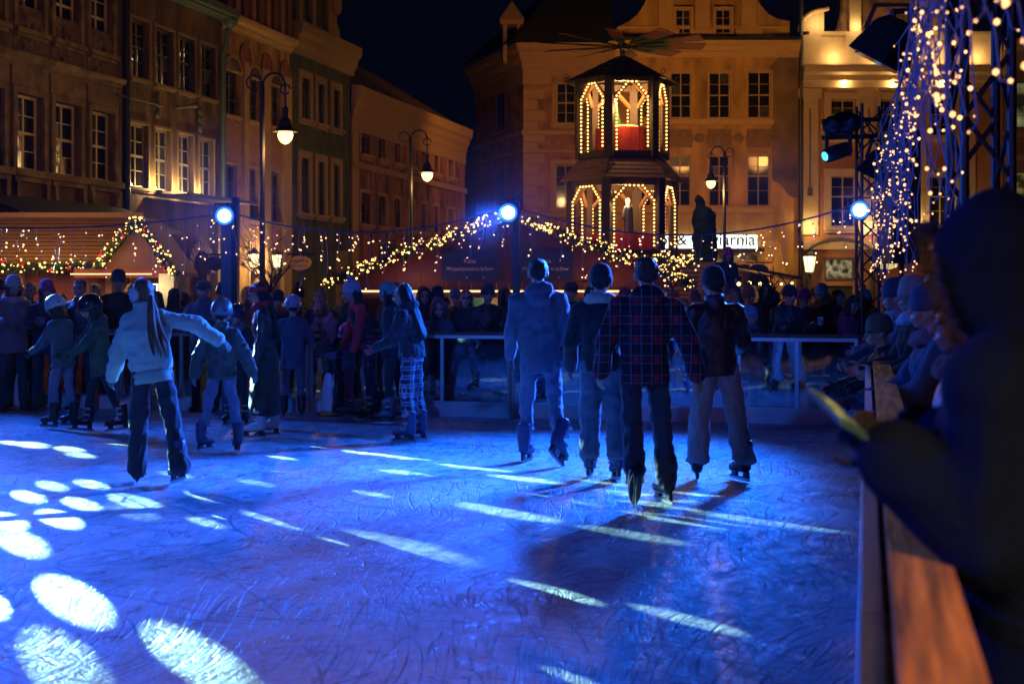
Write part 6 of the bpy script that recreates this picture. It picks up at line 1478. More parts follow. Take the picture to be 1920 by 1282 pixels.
    if jc:
        q = MB(); b_ = soft
        st = [(-hem, .172 * b_, .132 * b_), (-hem + .04, .178 * b_, .137 * b_), (.06, .168 * b_, .128 * b_), (.2, .165 * b_ + puff, .128 * b_ + puff), (.36, .192 * b_ + puff, .135 * b_ + puff), (.44, .178 * b_, .118 * b_), (.52, .10, .095), (.575, .078, .075)]
        if g('boxy'): st[2] = (.06, .185 * b_ + puff * .6, .14 * b_ + puff * .6)
        if g('hem_in'): st[0] = (-hem, .155 * b_, .115 * b_); st[1] = (-hem + .05, .16 * b_, .12 * b_)
        q.loft([(TT(0, 0, z), a, bb, Rt) if z > -.02 else (TT(0, 0, -.02) + (Vector((0, 0, z + .02)) if g('hang', True) else Rt @ Vector((0, 0, z + .02))), a, bb, Rt) for z, a, bb in st], 20)
        sl = g('sleeve', (.078, .066, .052))
        for i in (0, 1):
            S, E_, Wr, df = A[i]; chain(q, [TT(.045 * (1, -1)[i], 0, .50), TT(.13 * (1, -1)[i], .005, .475), S, E_, Wr - df * .005], [.068, .074, sl[0] * b_ * .93, sl[1] * b_, sl[2] * b_])
        if g('hood_down'): q.ell(TT(0, .085, .545), (.135, .085, .085), 0, Rt, 14, 9); q.ell(TT(0, .11, .47), (.11, .06, .08), 0, Rt, 12, 8); 
        if g('collar'): q.loft([(TT(0, .005, z), a, a * 1.0, Rt) for z, a in ((.5, .10), (.56, .092), (.62, .088))], 16)
        if g('hood_up'):
            q.ell(HP(0, .035, .02), Vector((.118, .125, .135)) * hs, 0, Rh, 16, 10); q.ell(HP(0, .02, -.06), Vector((.115, .115, .10)) * hs, 0, Rh, 16, 8); q.caps(HP(0, .03, -.10), TT(0, .02, .5), .105 * hs, .12)
        def jpost(vs, fs, mi, no):
            vs = [v * s for v in vs]
            if g('hood_up'):
                inv = HM.inverted()
                for k, v in enumerate(vs):
                    l = inv @ v
                    r2 = (l.x / .074) ** 2 + ((l.z + .012) / .102) ** 2
                    if l.y < -.03 and r2 < 1.0: vs[k] = HM @ Vector((l.x, -.03 + .0 * l.y + .012 * r2, l.z))
                    elif l.y < -.02 and r2 < 2.6: vs[k] = HM @ Vector((l.x, min(l.y, -.09 + .045 * (r2 - 1)), l.z))
            vs, fs, mi = wrinkle(g('fold', .012), g('foldf', 7), 0, 30, g('quilt'))(vs, fs, mi, no)
            if g('fur'): vs = [v + n * (noise.noise(v * 55) * .012 + noise.noise(v * 23) * .012) for v, n in zip(vs, no)]
            return vs, fs, mi
        rm('jacket', q, .015 if hi else .021, g('jacket_mat') or fab(jc, g('jrough', .85)), t, jpost, 2 if not puff else 3)
        if g('rib'):
            q = MB(); q.loft([(TT(0, 0, z), (.176 + k_) * b_, (.138 + k_) * b_, Rt) for z, k_ in ((-hem - .04, -.012), (-hem - .03, 0), (-hem + .05, .004), (-hem + .07, -.01))], 24)
            q.v = [tuple(Vector(v) * s) for v in q.v]; q.build('ribbed_hem', fab(tuple(v * .85 for v in jc)), t, True)
            for i in (0, 1): S, E_, Wr, df = A[i]; q = MB(); q.caps((Wr - df * .02) * s, (Wr + df * .015) * s, sl[2] * b_ * .8 * s, .04 * s); q.build('cuff', fab(tuple(v * .85 for v in jc)), t, True)
    if g('vest'):
        q = MB(); q.loft([(TT(0, 0, z), a, bb, Rt) for z, a, bb in ((-.06, .165, .13), (.1, .165, .132), (.3, .185, .142), (.44, .165, .135), (.52, .11, .10))], 18); rm('vest', q, .016, fab(g('vest')), t, lambda vs, fs, mi, no: wrinkle(.008, 7, 0, 30, (.008, .09))([v * s for v in vs], fs, mi, no), 2)
    if g('scarf'):
        q = MB(); n = 12
        for k in range(n):
            a0, a1 = 2 * PI * k / n, 2 * PI * (k + 1) / n; r_ = .092 * (1 + .12 * kid)
            q.caps(TT(r_ * math.cos(a0), r_ * math.sin(a0) * .95, .565 + .02 * math.sin(a0)), TT(r_ * math.cos(a1), r_ * math.sin(a1) * .95, .565 + .02 * math.sin(a1)), .042, .042)
        for k in range(n // 2): a0, a1 = PI + PI * k / 6, PI + PI * (k + 1) / 6; q.caps(TT(.11 * math.cos(a0), .12 * math.sin(a0), .52), TT(.11 * math.cos(a1), .12 * math.sin(a1), .52), .036, .036)
        rm('scarf', q, .014, fab(g('scarf')), t, lambda vs, fs, mi, no: wrinkle(.012, 16)([v * s for v in vs], fs, mi, no), 2)
    if g('bigcollar'):
        q = MB(); n = 12
        for k in range(n):
            a0, a1 = 2 * PI * k / n, 2 * PI * (k + 1) / n; q.caps(TT(.10 * math.cos(a0), .10 * math.sin(a0) + .01, .55 + .02 * math.sin(a0)), TT(.10 * math.cos(a1), .10 * math.sin(a1) + .01, .55 + .02 * math.sin(a1)), .05, .05)
        rm('collar', q, .014, fab(g('bigcollar')), t, lambda vs, fs, mi, no: [( [v * s + n_ * noise.noise(v * 40) * .012 for v, n_ in zip(vs, no)] ), fs, mi], 2)
    # ---------------- hair and hats
    hair = g('hair')
    if hair and not g('hood_up'):
        kind, col = hair; q = MB()
        hm = mat('hair_%02d_%02d' % (int(col[0] * 100), int(col[1] * 100)), col, .45, 0, .5, 6, .8, 60, stretch=(6, 6, .6))
        q.ell(HP(0, .025, .035), Vector((.086, .098, .09)) * hs, 0, Rh, 14, 9); q.ell(HP(0, .047, .0 if kind == 'short' else -.02), Vector((.076, .066, .06 if kind == 'short' else .075)) * hs, 0, Rh, 12, 8)
        if kind == 'long':
            for x, y, z1, r1 in ((-.07, .02, -.24, .03), (.07, .02, -.24, .03), (-.04, .07, -.36, .04), (.04, .07, -.36, .04), (0, .09, -.40, .04)):
                e_ = TT(x * 1.3, .13 + .03, .50 + z1 * .8) if y > .05 else HP(x * 1.15, y + .02, z1); q.caps(HP(x, y, .02), HP(x * 1.1, y + .02, -.12), .035 * hs, .038 * hs); q.caps(HP(x * 1.1, y + .02, -.12), e_, .038 * hs, r1)
        if kind == 'bob':
            for x, y in ((-.075, .0), (.075, .0), (-.06, .06), (.06, .06), (0, .085)): q.caps(HP(x, y, .02), HP(x * 1.1, y, -.13), .034 * hs, .03 * hs)
        def hpost(vs, fs, mi, no):
            inv = Rh.transposed(); out = []
            for v, n_ in zip(vs, no):
                l = inv @ (v - hc) / hs
                v = v + n_ * (noise.noise(Vector((l.x * 30, l.y * 30, l.z * 6))) * .013 + noise.noise(Vector((l.x * 70, l.y * 70, l.z * 25))) * .006)
                out.append(v * s)
            return out, fs, mi
        rm('hair', q, .012 if hi else .015, hm, t, hpost, 1)
        if kind == 'pony':
            q = MB(); rnd = random.Random(3); root = HP(0, .115, -.03)
            for k in range(16):
                pts = []; ox, oy = rnd.gauss(0, .018), rnd.gauss(0, .018)
                end = TT(g('pony_x', .10) + ox * 2.2, .19 + oy, .14 + rnd.uniform(-.08, .08)); md = TT(g('pony_x', .1) * .4 + ox * 1.5, .175 + oy, .44)
                for f in [j / 8 for j in range(9)]:
                    p = root * (1 - f) ** 2 + md * 2 * f * (1 - f) + end * f * f; p = p + Vector((math.sin(f * 7 + k) * .006, math.cos(f * 6 + k * 2) * .006, 0)); pts.append(p * s)
                q.path(pts, [.012, .017, .019, .019, .018, .016, .013, .010, .004], 6)
            q.build('ponytail', hm, t, True)
    hat = g('hat')
    if hat:
        for kind, m in hat: put(kind, m, t, HM)
    # ---------------- feet
    foot = g('foot', ((0, 0), (0, 0)))                          # yaw, pitch (toe down +)
    for i, sx in enumerate((1, -1)):
        h_, k_, a_, dsh = J[i]; fy, fp = foot[i]
        Rf = Matrix.Rotation(fy * -sx, 3, 'Z') @ Matrix.Rotation(fp, 3, 'X')
        if skates:
            sole = a_ - Rf @ Vector((0, .025, .085)); M4 = Matrix.Translation(sole * s) @ Rf.to_4x4() @ Matrix.Diagonal((s * 1.28 * (1 + .1 * kid), s * 1.10 * (1 + .1 * kid), s * .92, 1)); skate(t, M4, skates)
        else:
            q = MB(); q.caps(a_ + Rf @ Vector((0, .03, -.05)), a_ + Rf @ Vector((0, -.14, -.055)), .043, .035); q.caps(a_ + Vector((0, 0, .06)), a_ + Vector((0, .01, -.03)), .05, .046); q.v = [tuple(Vector(v) * s) for v in q.v]; q.build('shoe', g('shoe_mat', M_black), t, True)
    return t, dict(A=A, J=J, s=s, HM=HM, TT=TT, HP=HP)
def world_pt(t, v):
    return Matrix.Translation(t.location) @ Matrix.Rotation(t.rotation_euler[2], 4, 'Z') @ v
BACK = YAW + PI
def bean(c, pom=None):
    l = [('beanie', fab(c, .9, 'knit'))]
    if pom: l.append(('pompom', fab(pom, .95, 'pom')))
    return l
def helm(c, rough=.25):
    return [('helmet', mat('helmet_%02d%02d%02d' % tuple(int(v * 99) for v in c), c, rough, 0, .05)), ('vents', M_black), ('strap', M_black)]

# ---------------- skaters
def skaters():
    p = G(285, 908)
    person('girl skater in pale quilted puffer jacket and earmuffs, ponytail down her back, arms out', p, BACK + R(18), 1.70, dict(
        skates='blue', jacket=(.34, .50, .40), bulk=1.0, shoulder=.90, puff=.03, boxy=True, hem=.075, hem_in=True, rib=True, hang=False, quilt=(.012, .15), fold=.012, sleeve=(.074, .086, .064), collar=True,
        trousers=(.022, .024, .035), trouser_w=(.098, .090, .096), cuff_at=-.04, hair=('pony', (.22, .11, .05)), pony_x=-.10, hat=[('earmuff', fab((.5, .5, .48), .95, 'fluff'))],
        legs=((.06, .04, .06), (-.10, .17, .28)), foot=((.1, 0), (.35, .25)), arms=((.35, .38, .35, -.1), (.05, 1.22, .10, .0)), lean=.16, side=.13, head=(.85, .05, 0), gloves=(.10, .12, .11)))
    p = G(415, 849)
    person('child skater in grey helmet seen from behind, legs apart and arms held out', p, BACK, 1.43, dict(
        kid=.7, skates='blue', jacket=(.045, .06, .045), bulk=1.10, puff=.012, hem=.11, sleeve=(.086, .085, .07), jrough=.5, quilt=(.006, .08), collar=True, trousers=(.11, .15, .22), trouser_w=(.092, .074, .066), bunch=True, cuff_at=.19,
        legs=((.06, .20, .12), (-.02, .17, .14)), foot=((.4, 0), (.35, .12)), arms=((.0, .38, .25, 0), (.05, .46, .35, 0)), hat=helm((.14, .18, .20), .35), hair=('short', (.05, .03, .02)), gloves=(.12, .14, .18)))
    p = G(497, 821)
    person('woman skater in white skates with red headband, red scarf and long dark hair', p, YAW + R(-82), 1.68, dict(
        skates='white', jacket=(.018, .018, .022), jrough=.35, bulk=.98, hem=.10, skirt=(.035, .045, .040), scarf=(.50, .02, .03), hair=('long', (.018, .015, .018)), hat=[('headband', fab((.55, .03, .03)))],
        legs=((.10, .03, .06), (-.08, .03, .08)), arms=((.1, .12, .25, 0), (.05, .14, .2, 0)), head=(.0, .28, 0), lean=.06, gloves=(.02, .02, .02)))
    p = G(118, 803)
    person('child skater in pale helmet and grey green jacket, at left holding on to another child', p, YAW + R(-115), 1.46, dict(
        kid=.6, skates='black', jacket=(.10, .13, .12), bulk=1.05, hem=.16, trousers=(.20, .23, .28), trouser_w=(.088, .072, .062), bunch=True, cuff_at=.18, legs=((.16, .06, .22), (-.02, .06, .12)), arms=((.6, .15, .5, 0), (.4, .12, .5, 0)), hat=helm((.55, .62, .62), .4), hair=('bob', (.08, .05, .03)), lean=.12, head=(0, .35, 0), gloves=(.03, .03, .03)))
    p = G(190, 812)
    person('child skater in dark helmet and green parka, reaching an arm to the child at left', p, YAW + R(-70), 1.48, dict(
        kid=.6, skates='black', jacket=(.055, .10, .055), bulk=1.12, hem=.22, hood_down=True, trousers=(.025, .027, .03), trouser_w=(.08, .064, .056), bunch=True, cuff_at=.18, legs=((-.22, .10, .2), (.28, .08, .18)), foot=((.1, .1), (.1, -.1)), arms=((.75, .3, .3, .15), (.9, .2, .25, .1)), hat=helm((.02, .022, .03), .15), hair=('bob', (.04, .025, .02)), lean=.16, head=(0, .2, 0), gloves=(.04, .05, .04)))
    p = G(549, 786)
    person('child in silver helmet and blue coat standing at the far barrier with back turned', p, BACK + R(8), 1.44, dict(
        kid=.6, skates='black', jacket=(.06, .09, .14), bulk=1.12, hem=.26, trousers=(.10, .13, .18), arms=((.5, .4, .8, 0), (.5, .4, .8, 0)), hat=helm((.30, .34, .40), .25), hair=('short', (.05, .03, .02))), hi=False)
    p = G(445, 800)
    person('child in glossy dark helmet half hidden behind the red headband woman', p, YAW + R(-15), 1.34, dict(
        kid=.7, skates='black', jacket=(.02, .025, .04), bulk=1.1, hem=.12, trousers=(.03, .03, .04), hat=helm((.03, .04, .09), .08), hair=('short', (.05, .03, .02)), scarf=(.16, .17, .22)), hi=False)
    p = G(692, 788)
    person('woman in red sleeves, black vest and pale bobble hat bending over a penguin', p, YAW + R(-72), 1.72, dict(
        skates='black', jacket=(.62, .022, .035), bulk=.98, hem=.05, vest=(.018, .02, .026), trousers=(.02, .022, .035), lean=.34, legs=((.05, .05, .1), (-.1, .05, .1)), arms=((.5, .06, .12, 0), (.62, .05, .12, 0)), hat=bean((.30, .36, .44), (.34, .38, .46)), hair=('long', (.05, .03, .025)), head=(0, .05, 0), gloves=(.02, .02, .03), hands=('grip', 'grip')))
    p = G(654, 783)
    person('small child in pink helmet and pink clothes behind the penguin skating aid', p, YAW + R(-68), 1.08, dict(
        kid=1.1, skates='grey', jacket=(.10, .12, .22), bulk=1.06, hem=.08, trousers=(.34, .05, .17), arms=((.9, .12, .5, 0), (.9, .12, .5, 0)), hat=helm((.50, .05, .22), .4), hair=('bob', (.10, .06, .03)), gloves=(.6, .04, .25)), hi=False)
    p = G(773, 829)
    person('woman skater in blue checked trousers and dark fur jacket', p, YAW + R(-108), 1.67, dict(
        skates='blue', jacket=(.022, .022, .03), fur=True, bulk=1.10, hem=.04, hood_down=False, scarf=None, trousers=(.1, .2, .4), trouser_mat=plaid_mat('blue_check', (.010, .016, .05), (.30, .36, .42), (.16, .22, .32), .082, .095, .16, .38), trouser_w=(.098, .086, .078), cuff_at=.17,
        legs=((.06, .04, .18), (.0, .07, .12)), foot=((.1, 0), (.1, 0)), hair=('long', (.03, .018, .014)), lean=.14, arms=((.5, .12, .75, .1), (.5, .12, .9, .1)), head=(.1, .2, 0), bigcollar=(.03, .03, .04), gloves=(.55, .03, .05)))
    p = G(738, 794)
    person('skater in mint beanie mostly hidden behind the checked trousers woman', p, YAW + R(-95), 1.66, dict(
        skates='grey', jacket=(.03, .035, .05), bulk=1.05, trousers=(.02, .022, .03), hat=bean((.12, .34, .34)), hair=('bob', (.03, .02, .015)), lean=.1, legs=((.1, .05, .15), (-.1, .05, .1))), hi=False)
    p = G(1013, 868)
    person('tall man skater in grey hooded parka and pale jeans, seen from behind', p, BACK + R(-4), 1.90, dict(
        skates='blue', jacket=(.075, .105, .155), bulk=1.06, shoulder=1.06, hem=.20, hood_down=True, fold=.013, foldf=5.5, sleeve=(.078, .070, .056), trousers=(.11, .16, .25), trouser_w=(.094, .072, .064), cuff_at=.17, legs=((.10, .06, .20), (-.20, .10, .42)), foot=((.25, 0), (-.5, .6)), twist=.12, side=.03, arms=((.12, .20, .45, .1), (-.12, .24, .5, .15)), hair=('short', (.05, .035, .03)), lean=.04, gloves=(.02, .02, .03)))
    p = G(1128, 898)
    person('skater in dark jacket with cream fleece collar and wide pale trousers, dark beanie', p, BACK + R(-6), 1.80, dict(
        skates='blue', jacket=(.018, .02, .026), bulk=1.04, shoulder=1.08, hem=.08, fold=.012, sleeve=(.084, .076, .06), bigcollar=(.40, .40, .33), trousers=(.11, .14, .19), trouser_w=(.106, .104, .096), cuff_at=.06, legs=((.16, .02, .28), (-.06, .06, .18)), twist=-.10, foot=((.1, 0), (.25, .15)), arms=((.12, .26, .4, .05), (-.05, .36, .3, 0)), hat=bean((.022, .025, .045)), hair=('short', (.03, .02, .015)), gloves=(.03, .03, .04), side=.02))
    p = G(1208, 945)
    person('man skater in dark plaid jacket with red checks, foremost of the four men', p, BACK + R(2), 1.86, dict(
        skates='black', jacket=(.03, .03, .04), jacket_mat=plaid_mat('red_plaid', (.008, .010, .022), (.10, .11, .17), (.42, .010, .035), .155, .150, .075, .10), bulk=1.10, shoulder=1.12, hem=.13, fold=.010, collar=True, hood_down=True, sleeve=(.088, .078, .062), trousers=(.035, .04, .06), trouser_w=(.100, .082, .084), cuff_at=.03, bunch=False,
        legs=((-.18, .03, .62), (.10, .10, .20)), foot=((.05, 1.0), (.3, 0)), twist=-.09, side=-.03, arms=((.05, .32, .45, .12), (-.02, .42, .3, 0)), hair=('short', (.06, .045, .04)), lean=.05, gloves=None))
    p = G(1345, 903)
    person('man skater in black jacket and loose pale trousers with rolled cuffs, dark beanie', p, BACK + R(6), 1.78, dict(
        skates='black', jacket=(.014, .015, .02), bulk=1.08, shoulder=1.1, hem=.10, fold=.012, collar=True, sleeve=(.088, .08, .06), trousers=(.27, .27, .28), trouser_w=(.110, .100, .098), cuff=True, cuff_at=.05, legs=((.14, .10, .26), (.02, .17, .14)), foot=((.2, 0), (.3, 0)), twist=.14, arms=((.2, .14, .9, .1), (.35, .30, .95, .2)), hat=bean((.018, .018, .022)), hair=('short', (.03, .02, .015)), lean=.07, side=.03))
skaters()
# ---------------- penguin skating aids
def penguin(label, px, py, rz, Hh=.92):
    p = G(px, py); t = thing('penguin_skating_aid', label, 'skating aid', p, rz, 'penguin skating aids')
    k = Hh / .92
    q = MB(); q.loft([((0, .03, z * k), a * k, b * k, None) for z, a, b in ((.05, .155, .15), (.15, .165, .16), (.4, .15, .145), (.58, .115, .11), (.66, .085, .085), (.72, .095, .1), (.82, .10, .11), (.89, .07, .075), (.91, .02, .02))], 18); q.ell((0, -.06 * k, .77 * k), (.06 * k, .06 * k, .045 * k)); rm('body', q, .016, mat('penguin_black', (.012, .013, .018), .25, 0, .1), t, None, 3)
    q = MB(); q.loft([((0, -.035, z * k), a * k, b * k, None) for z, a, b in ((.06, .12, .115), (.2, .13, .125), (.42, .115, .11), (.56, .08, .08), (.60, .04, .04))], 16); rm('belly', q, .016, mat('penguin_white', (.72, .73, .72), .3, 0, .05), t, None, 3)
    q = MB(); q.caps((0, -.10 * k, .775 * k), (0, -.17 * k, .76 * k), .026 * k, .008 * k); q.build('beak', mat('penguin_orange', (.65, .26, .03), .4), t, True)
    for s in (-1, 1):
        q = MB(); q.ell((s * .058 * k, -.072 * k, .81 * k), (.022 * k, .014 * k, .02 * k)); e = q.build('eye', mat('penguin_white', (.72, .73, .72), .3), t, True); q = MB(); q.ell((s * .062 * k, -.085 * k, .81 * k), (.009 * k, .006 * k, .009 * k)); q.build('pupil', M_black, e, True)
        q = MB(); q.loft([((s * x * k, y * k, z * k), .02 * k, b * k, Matrix.Rotation(s * -.25, 3, 'Y')) for x, y, z, b in ((.13, .02, .58, .03), (.165, .0, .48, .05), (.19, -.02, .34, .04), (.195, -.03, .26, .015))], 10); q.build('flipper', mat('penguin_black', (.012, .013, .018), .25), t, True)
        q = MB(); q.ell((s * .08 * k, -.09 * k, .03), (.07 * k, .13 * k, .03)); q.build('foot', mat('penguin_orange', (.65, .26, .03), .4), t, True)
        q = MB(); q.tube((s * .08 * k, .02, .80 * k), (s * .20 * k, .05, .80 * k), .016); q.build('handle', M_black, t)
    q = MB(); q.lathe([(.165, .0), (.17, .012), (.165, .02)], 18); q.build('base', M_black, t)
penguin('penguin skating aid with orange beak pushed by the woman in red sleeves', 624, 779, YAW + R(-55), .88)
penguin('penguin skating aid standing by the far barrier at the left edge', 45, 768, YAW + R(-42), .82)
# ---------------- spectators behind the far barrier
FACE = YAW
def spect(label, px, ytop, d, face, P, kid=0.0, grp='spectators behind the far barrier', hatlift=.03):
    H = CH + (HOR - ytop) * d / F - hatlift; P = dict(P); P.setdefault('trousers', (.03, .035, .05)); P.setdefault('kid', kid)
    P.setdefault('hem', .16); P.setdefault('bulk', 1.12)
    return person(label, GD(px, d), YAW + R(face), H, P, grp, hi=P.get('hands') is not None or P.get('show_hands', False))
LEANON = ((.75, .25, .9, .5), (.75, .25, .9, .5)); PHONE = ((1.25, .1, 1.2, .15), (.3, .2, .6, .2)); POCK = ((.05, .2, .5, .2), (.05, .2, .5, .2))
def phone(t, info, i, up=.05, lit=(.35, .6, 1.0)):
    S, E_, Wr, df = info['A'][i]; p = (Wr + df * .09) * info['s']; q = thing('phone', 'smartphone held up by the ' + t['label'][:60].split(' holding')[0], 'phone', world_pt(t, p), t.rotation_euler[2])
    b = MB(); b.box((0, -.02, .04), (.076, .009, .15)); b.build('case', M_black, q); b = MB(); b.box((0, -.0135 + .0, .04), (.068, .002, .138)); 
    b = MB(); b.box((0, -.0256, .04), (.070, .002, .142)); b.build('back_cover', mat('phone_back', (.35, .42, .55), .25), q)
    b = MB(); b.box((0, -.0145, .04), (.068, .0015, .14)); b.build('screen', mat('phone_screen', (.02, .02, .02), .1, emit=lit, emit_s=1.0), q)
def crowd():
    dk = (.018, .02, .028)
    spect('spectator in pale lilac beanie and pinkish fur collar at the left edge', 24, 518, 19.3, 35, dict(jacket=(.20, .13, .15), hat=bean((.36, .33, .36)), bigcollar=(.36, .25, .26), arms=LEANON, hair=('bob', (.08, .05, .03))))
    spect('bareheaded spectator with short brown hair behind the left penguin', 57, 528, 20.3, 10, dict(jacket=dk, hair=('short', (.06, .04, .03)), arms=POCK))
    spect('spectator in purple pink beanie beside the left hut front', 88, 526, 19.4, 20, dict(jacket=(.03, .03, .05), hat=bean((.34, .06, .15)), hood_down=True, arms=LEANON, hair=('bob', (.05, .03, .02))))
    spect('dark haired man in black jacket facing the rink left of the puffer girl', 151, 522, 19.6, -5, dict(jacket=(.015, .016, .02), hair=('short', (.03, .02, .015)), arms=POCK, collar=True))
    spect('spectator half hidden behind the dark haired man at left', 178, 530, 20.6, 25, dict(jacket=(.05, .03, .03), hair=('short', (.05, .03, .02)), arms=POCK))
    spect('tall spectator in dark beanie behind the puffer girl', 222, 508, 20.4, 15, dict(jacket=dk, hat=bean((.05, .05, .07)), arms=POCK))
    spect('spectator at the extreme left edge in a dark coat', -2, 524, 19.8, -10, dict(jacket=(.02, .02, .025), hat=bean((.03, .03, .04)), arms=POCK))
    spect('spectator with long dark curls looking away beside the brick archway', 326, 538, 20.6, 150, dict(jacket=(.06, .03, .04), hair=('long', (.02, .014, .012)), arms=POCK))
    spect('broad man in dark flat cap and blue grey coat leaning on the far barrier', 384, 524, 19.3, -12, dict(jacket=(.07, .085, .12), bulk=1.25, hat=[('cap', fab((.02, .02, .03)))], hair=('short', (.05, .04, .035)), arms=LEANON, collar=True))
    spect('person in glossy black bike helmet near the left light column', 424, 531, 19.5, -20, dict(jacket=(.04, .045, .06), hat=helm((.012, .013, .018), .08), arms=LEANON))
    spect('spectator in dark beanie and rust scarf behind the silver helmet child', 521, 545, 19.7, 5, dict(jacket=dk, hat=bean((.03, .03, .05)), scarf=(.30, .07, .05), arms=POCK))
    t, i = spect('auburn haired woman holding up a phone behind the far barrier', 600, 540, 19.6, -8, dict(jacket=(.05, .03, .06), hair=('long', (.20, .06, .05)), arms=((1.15, .25, 1.25, .35), (1.2, .15, 1.0, .2)), hands=('grip', 'grip'), palm=None)); phone(t, i, 1)
    spect('woman wrapped in a wide pink scarf leaning over the far barrier', 622, 556, 19.1, -42, dict(jacket=(.20, .10, .13), scarf=(.46, .22, .25), bigcollar=(.40, .2, .24), hair=('bob', (.25, .13, .08)), arms=LEANON, lean=.3, head=(0, .3, 0), hands=('relaxed', 'relaxed')))
    spect('spectator in dark hood behind the checked trousers woman', 795, 538, 20.0, 10, dict(jacket=(.02, .02, .028), hood_up=True, arms=POCK))
    spect('man in black beanie and red jacket behind a hooded child', 820, 538, 20.1, 0, dict(jacket=(.34, .02, .025), hat=bean((.02, .02, .025)), bulk=1.2, arms=POCK))
    spect('child in grey fur hood resting both arms on the far barrier', 822, 562, 19.0, 4, dict(jacket=(.06, .08, .10), hood_up=True, bigcollar=None, arms=LEANON, skin=M_skin2), kid=.5)
    t, _ = spect('long haired woman with glasses in a dark coat behind the far barrier', 873, 541, 19.4, 5, dict(jacket=(.025, .022, .03), hair=('long', (.14, .08, .05)), hat=[('glasses', M_black)], arms=POCK))
    spect('woman in dark beanie raising a hand to her mouth behind the far barrier', 914, 533, 19.4, 12, dict(jacket=(.016, .017, .024), hat=bean((.03, .03, .05)), arms=((.35, .2, 2.15, .45), (.3, .2, .8, .4)), hands=('grip', 'relaxed')))
    spect('spectator with dark bob turned aside left of the grey parka man', 944, 537, 20.0, 60, dict(jacket=dk, hair=('bob', (.015, .012, .012)), arms=POCK))
    t, i = spect('man in flat cap photographing with a phone between the parka and beanie men', 1070, 527, 19.3, 0, dict(jacket=(.02, .022, .03), hat=[('cap', fab((.03, .03, .04)))], arms=((1.2, .2, 1.35, .4), (1.1, .2, 1.35, .4)), hands=('grip', 'grip'))); phone(t, i, 0)
    rnd = random.Random(77); cols = ((.02, .02, .03), (.05, .03, .04), (.03, .05, .08), (.10, .03, .03), (.07, .06, .05), (.02, .05, .04), (.16, .10, .05)); hats = ((.03, .03, .05), (.30, .05, .08), (.25, .25, .27), (.08, .14, .25), (.30, .16, .05))
    names = {(.03, .03, .05): 'dark', (.30, .05, .08): 'crimson', (.25, .25, .27): 'grey', (.08, .14, .25): 'blue', (.30, .16, .05): 'mustard'}; cn = ('black', 'plum', 'navy', 'dark red', 'taupe', 'bottle green', 'tan')
    where = ((-12, 'at the extreme left'), (40, 'behind the lilac beanie woman'), (112, 'behind the two helmeted children'), (200, 'left behind the puffer girl'), (252, 'above the puffer girl\'s shoulder'), (290, 'behind the puffer girl\'s outstretched arm'), (345, 'left of the broad man in flat cap'), (462, 'right of the light column'), (560, 'behind the silver helmet child'), (655, 'above the woman in red sleeves'), (745, 'behind the mint beanie skater'), (850, 'left of the long haired woman with glasses'), (985, 'left behind the grey parka man'), (1030, 'right behind the grey parka man'), (1105, 'behind the cream collar skater'), (1165, 'left behind the plaid jacket man'), (1255, 'right behind the plaid jacket man'), (1300, 'left behind the black jacket skater'), (1330, 'behind the black jacket skater'), (1435, 'by the bare shrub at right'), (1455, 'left of the tall man with glasses'), (1540, 'left of the maroon coat woman'), (1565, 'just behind the maroon coat woman'), (1620, 'beside the far truss'))
    for k, (px, wh) in enumerate(where):
        ci = rnd.randrange(7); P = dict(jacket=cols[ci], arms=POCK, head=(rnd.uniform(-.5, .5), rnd.uniform(-.05, .2), 0)); top = ''
        if rnd.random() < .5: h1 = hats[rnd.randrange(5)]; P['hat'] = bean(h1, hats[rnd.randrange(5)] if rnd.random() < .35 else None); P['hair'] = ('bob', (.04, .03, .02)) if rnd.random() < .5 else None; top = names[h1] + ' beanie'
        elif rnd.random() < .35: P['hood_up'] = True; top = 'raised hood'
        else: kd = ('short', 'long', 'bob')[rnd.randrange(3)]; P['hair'] = (kd, ((.03, .02, .015), (.12, .07, .04), (.2, .13, .07))[rnd.randrange(3)]); top = {'short': 'short hair', 'long': 'long hair', 'bob': 'bobbed hair'}[kd]
        if rnd.random() < .35: P['scarf'] = hats[rnd.randrange(5)]
        spect('back row spectator, ' + top + ', ' + cn[ci] + ' coat, ' + wh, px + rnd.uniform(-6, 6), rnd.uniform(526, 552), rnd.uniform(20.6, 22.0), rnd.uniform(-50, 50), P, grp='back rows of the crowd')
    # right part of the far barrier
    t, i = spect('man carrying a child on his shoulders behind the black jacket skater', 1352, 540, 20.8, 10, dict(jacket=dk, hair=('short', (.04, .03, .02)), arms=((1.9, .2, .5, .2), (1.9, .2, .5, .2))))
    tt, _ = person('small child in bright pink hat riding on shoulders above the crowd', GD(1364, 20.7), YAW + R(12), 1.05, dict(kid=1.0, jacket=(.03, .03, .06), bulk=1.05, trousers=(.05, .05, .08), hat=bean((.62, .03, .16)), hair=('bob', (.10, .06, .03)), legs=((1.2, .2, 1.3), (1.2, .2, 1.3)), arms=((.4, .1, .9, .3), (.4, .1, .9, .3))), 'spectators behind the far barrier', hi=False)
    tt.location.z = 1.35
    spect('spectator in orange knit hat with bobble beside the black jacket skater', 1372, 553, 19.6, 25, dict(jacket=(.03, .03, .04), hat=bean((.50, .17, .06), (.5, .18, .07)), arms=POCK))
    spect('spectator in rusty bobble hat in the second row at right', 1402, 540, 20.3, 20, dict(jacket=(.03, .025, .03), hat=bean((.30, .08, .05), (.30, .07, .05)), arms=POCK))
    spect('child in blue hat with pink cheeks looking left over the far barrier', 1405, 576, 19.0, 38, dict(jacket=(.03, .03, .05), hat=bean((.10, .22, .42)), scarf=(.08, .10, .16), arms=LEANON, skin=M_skin2), kid=.6)
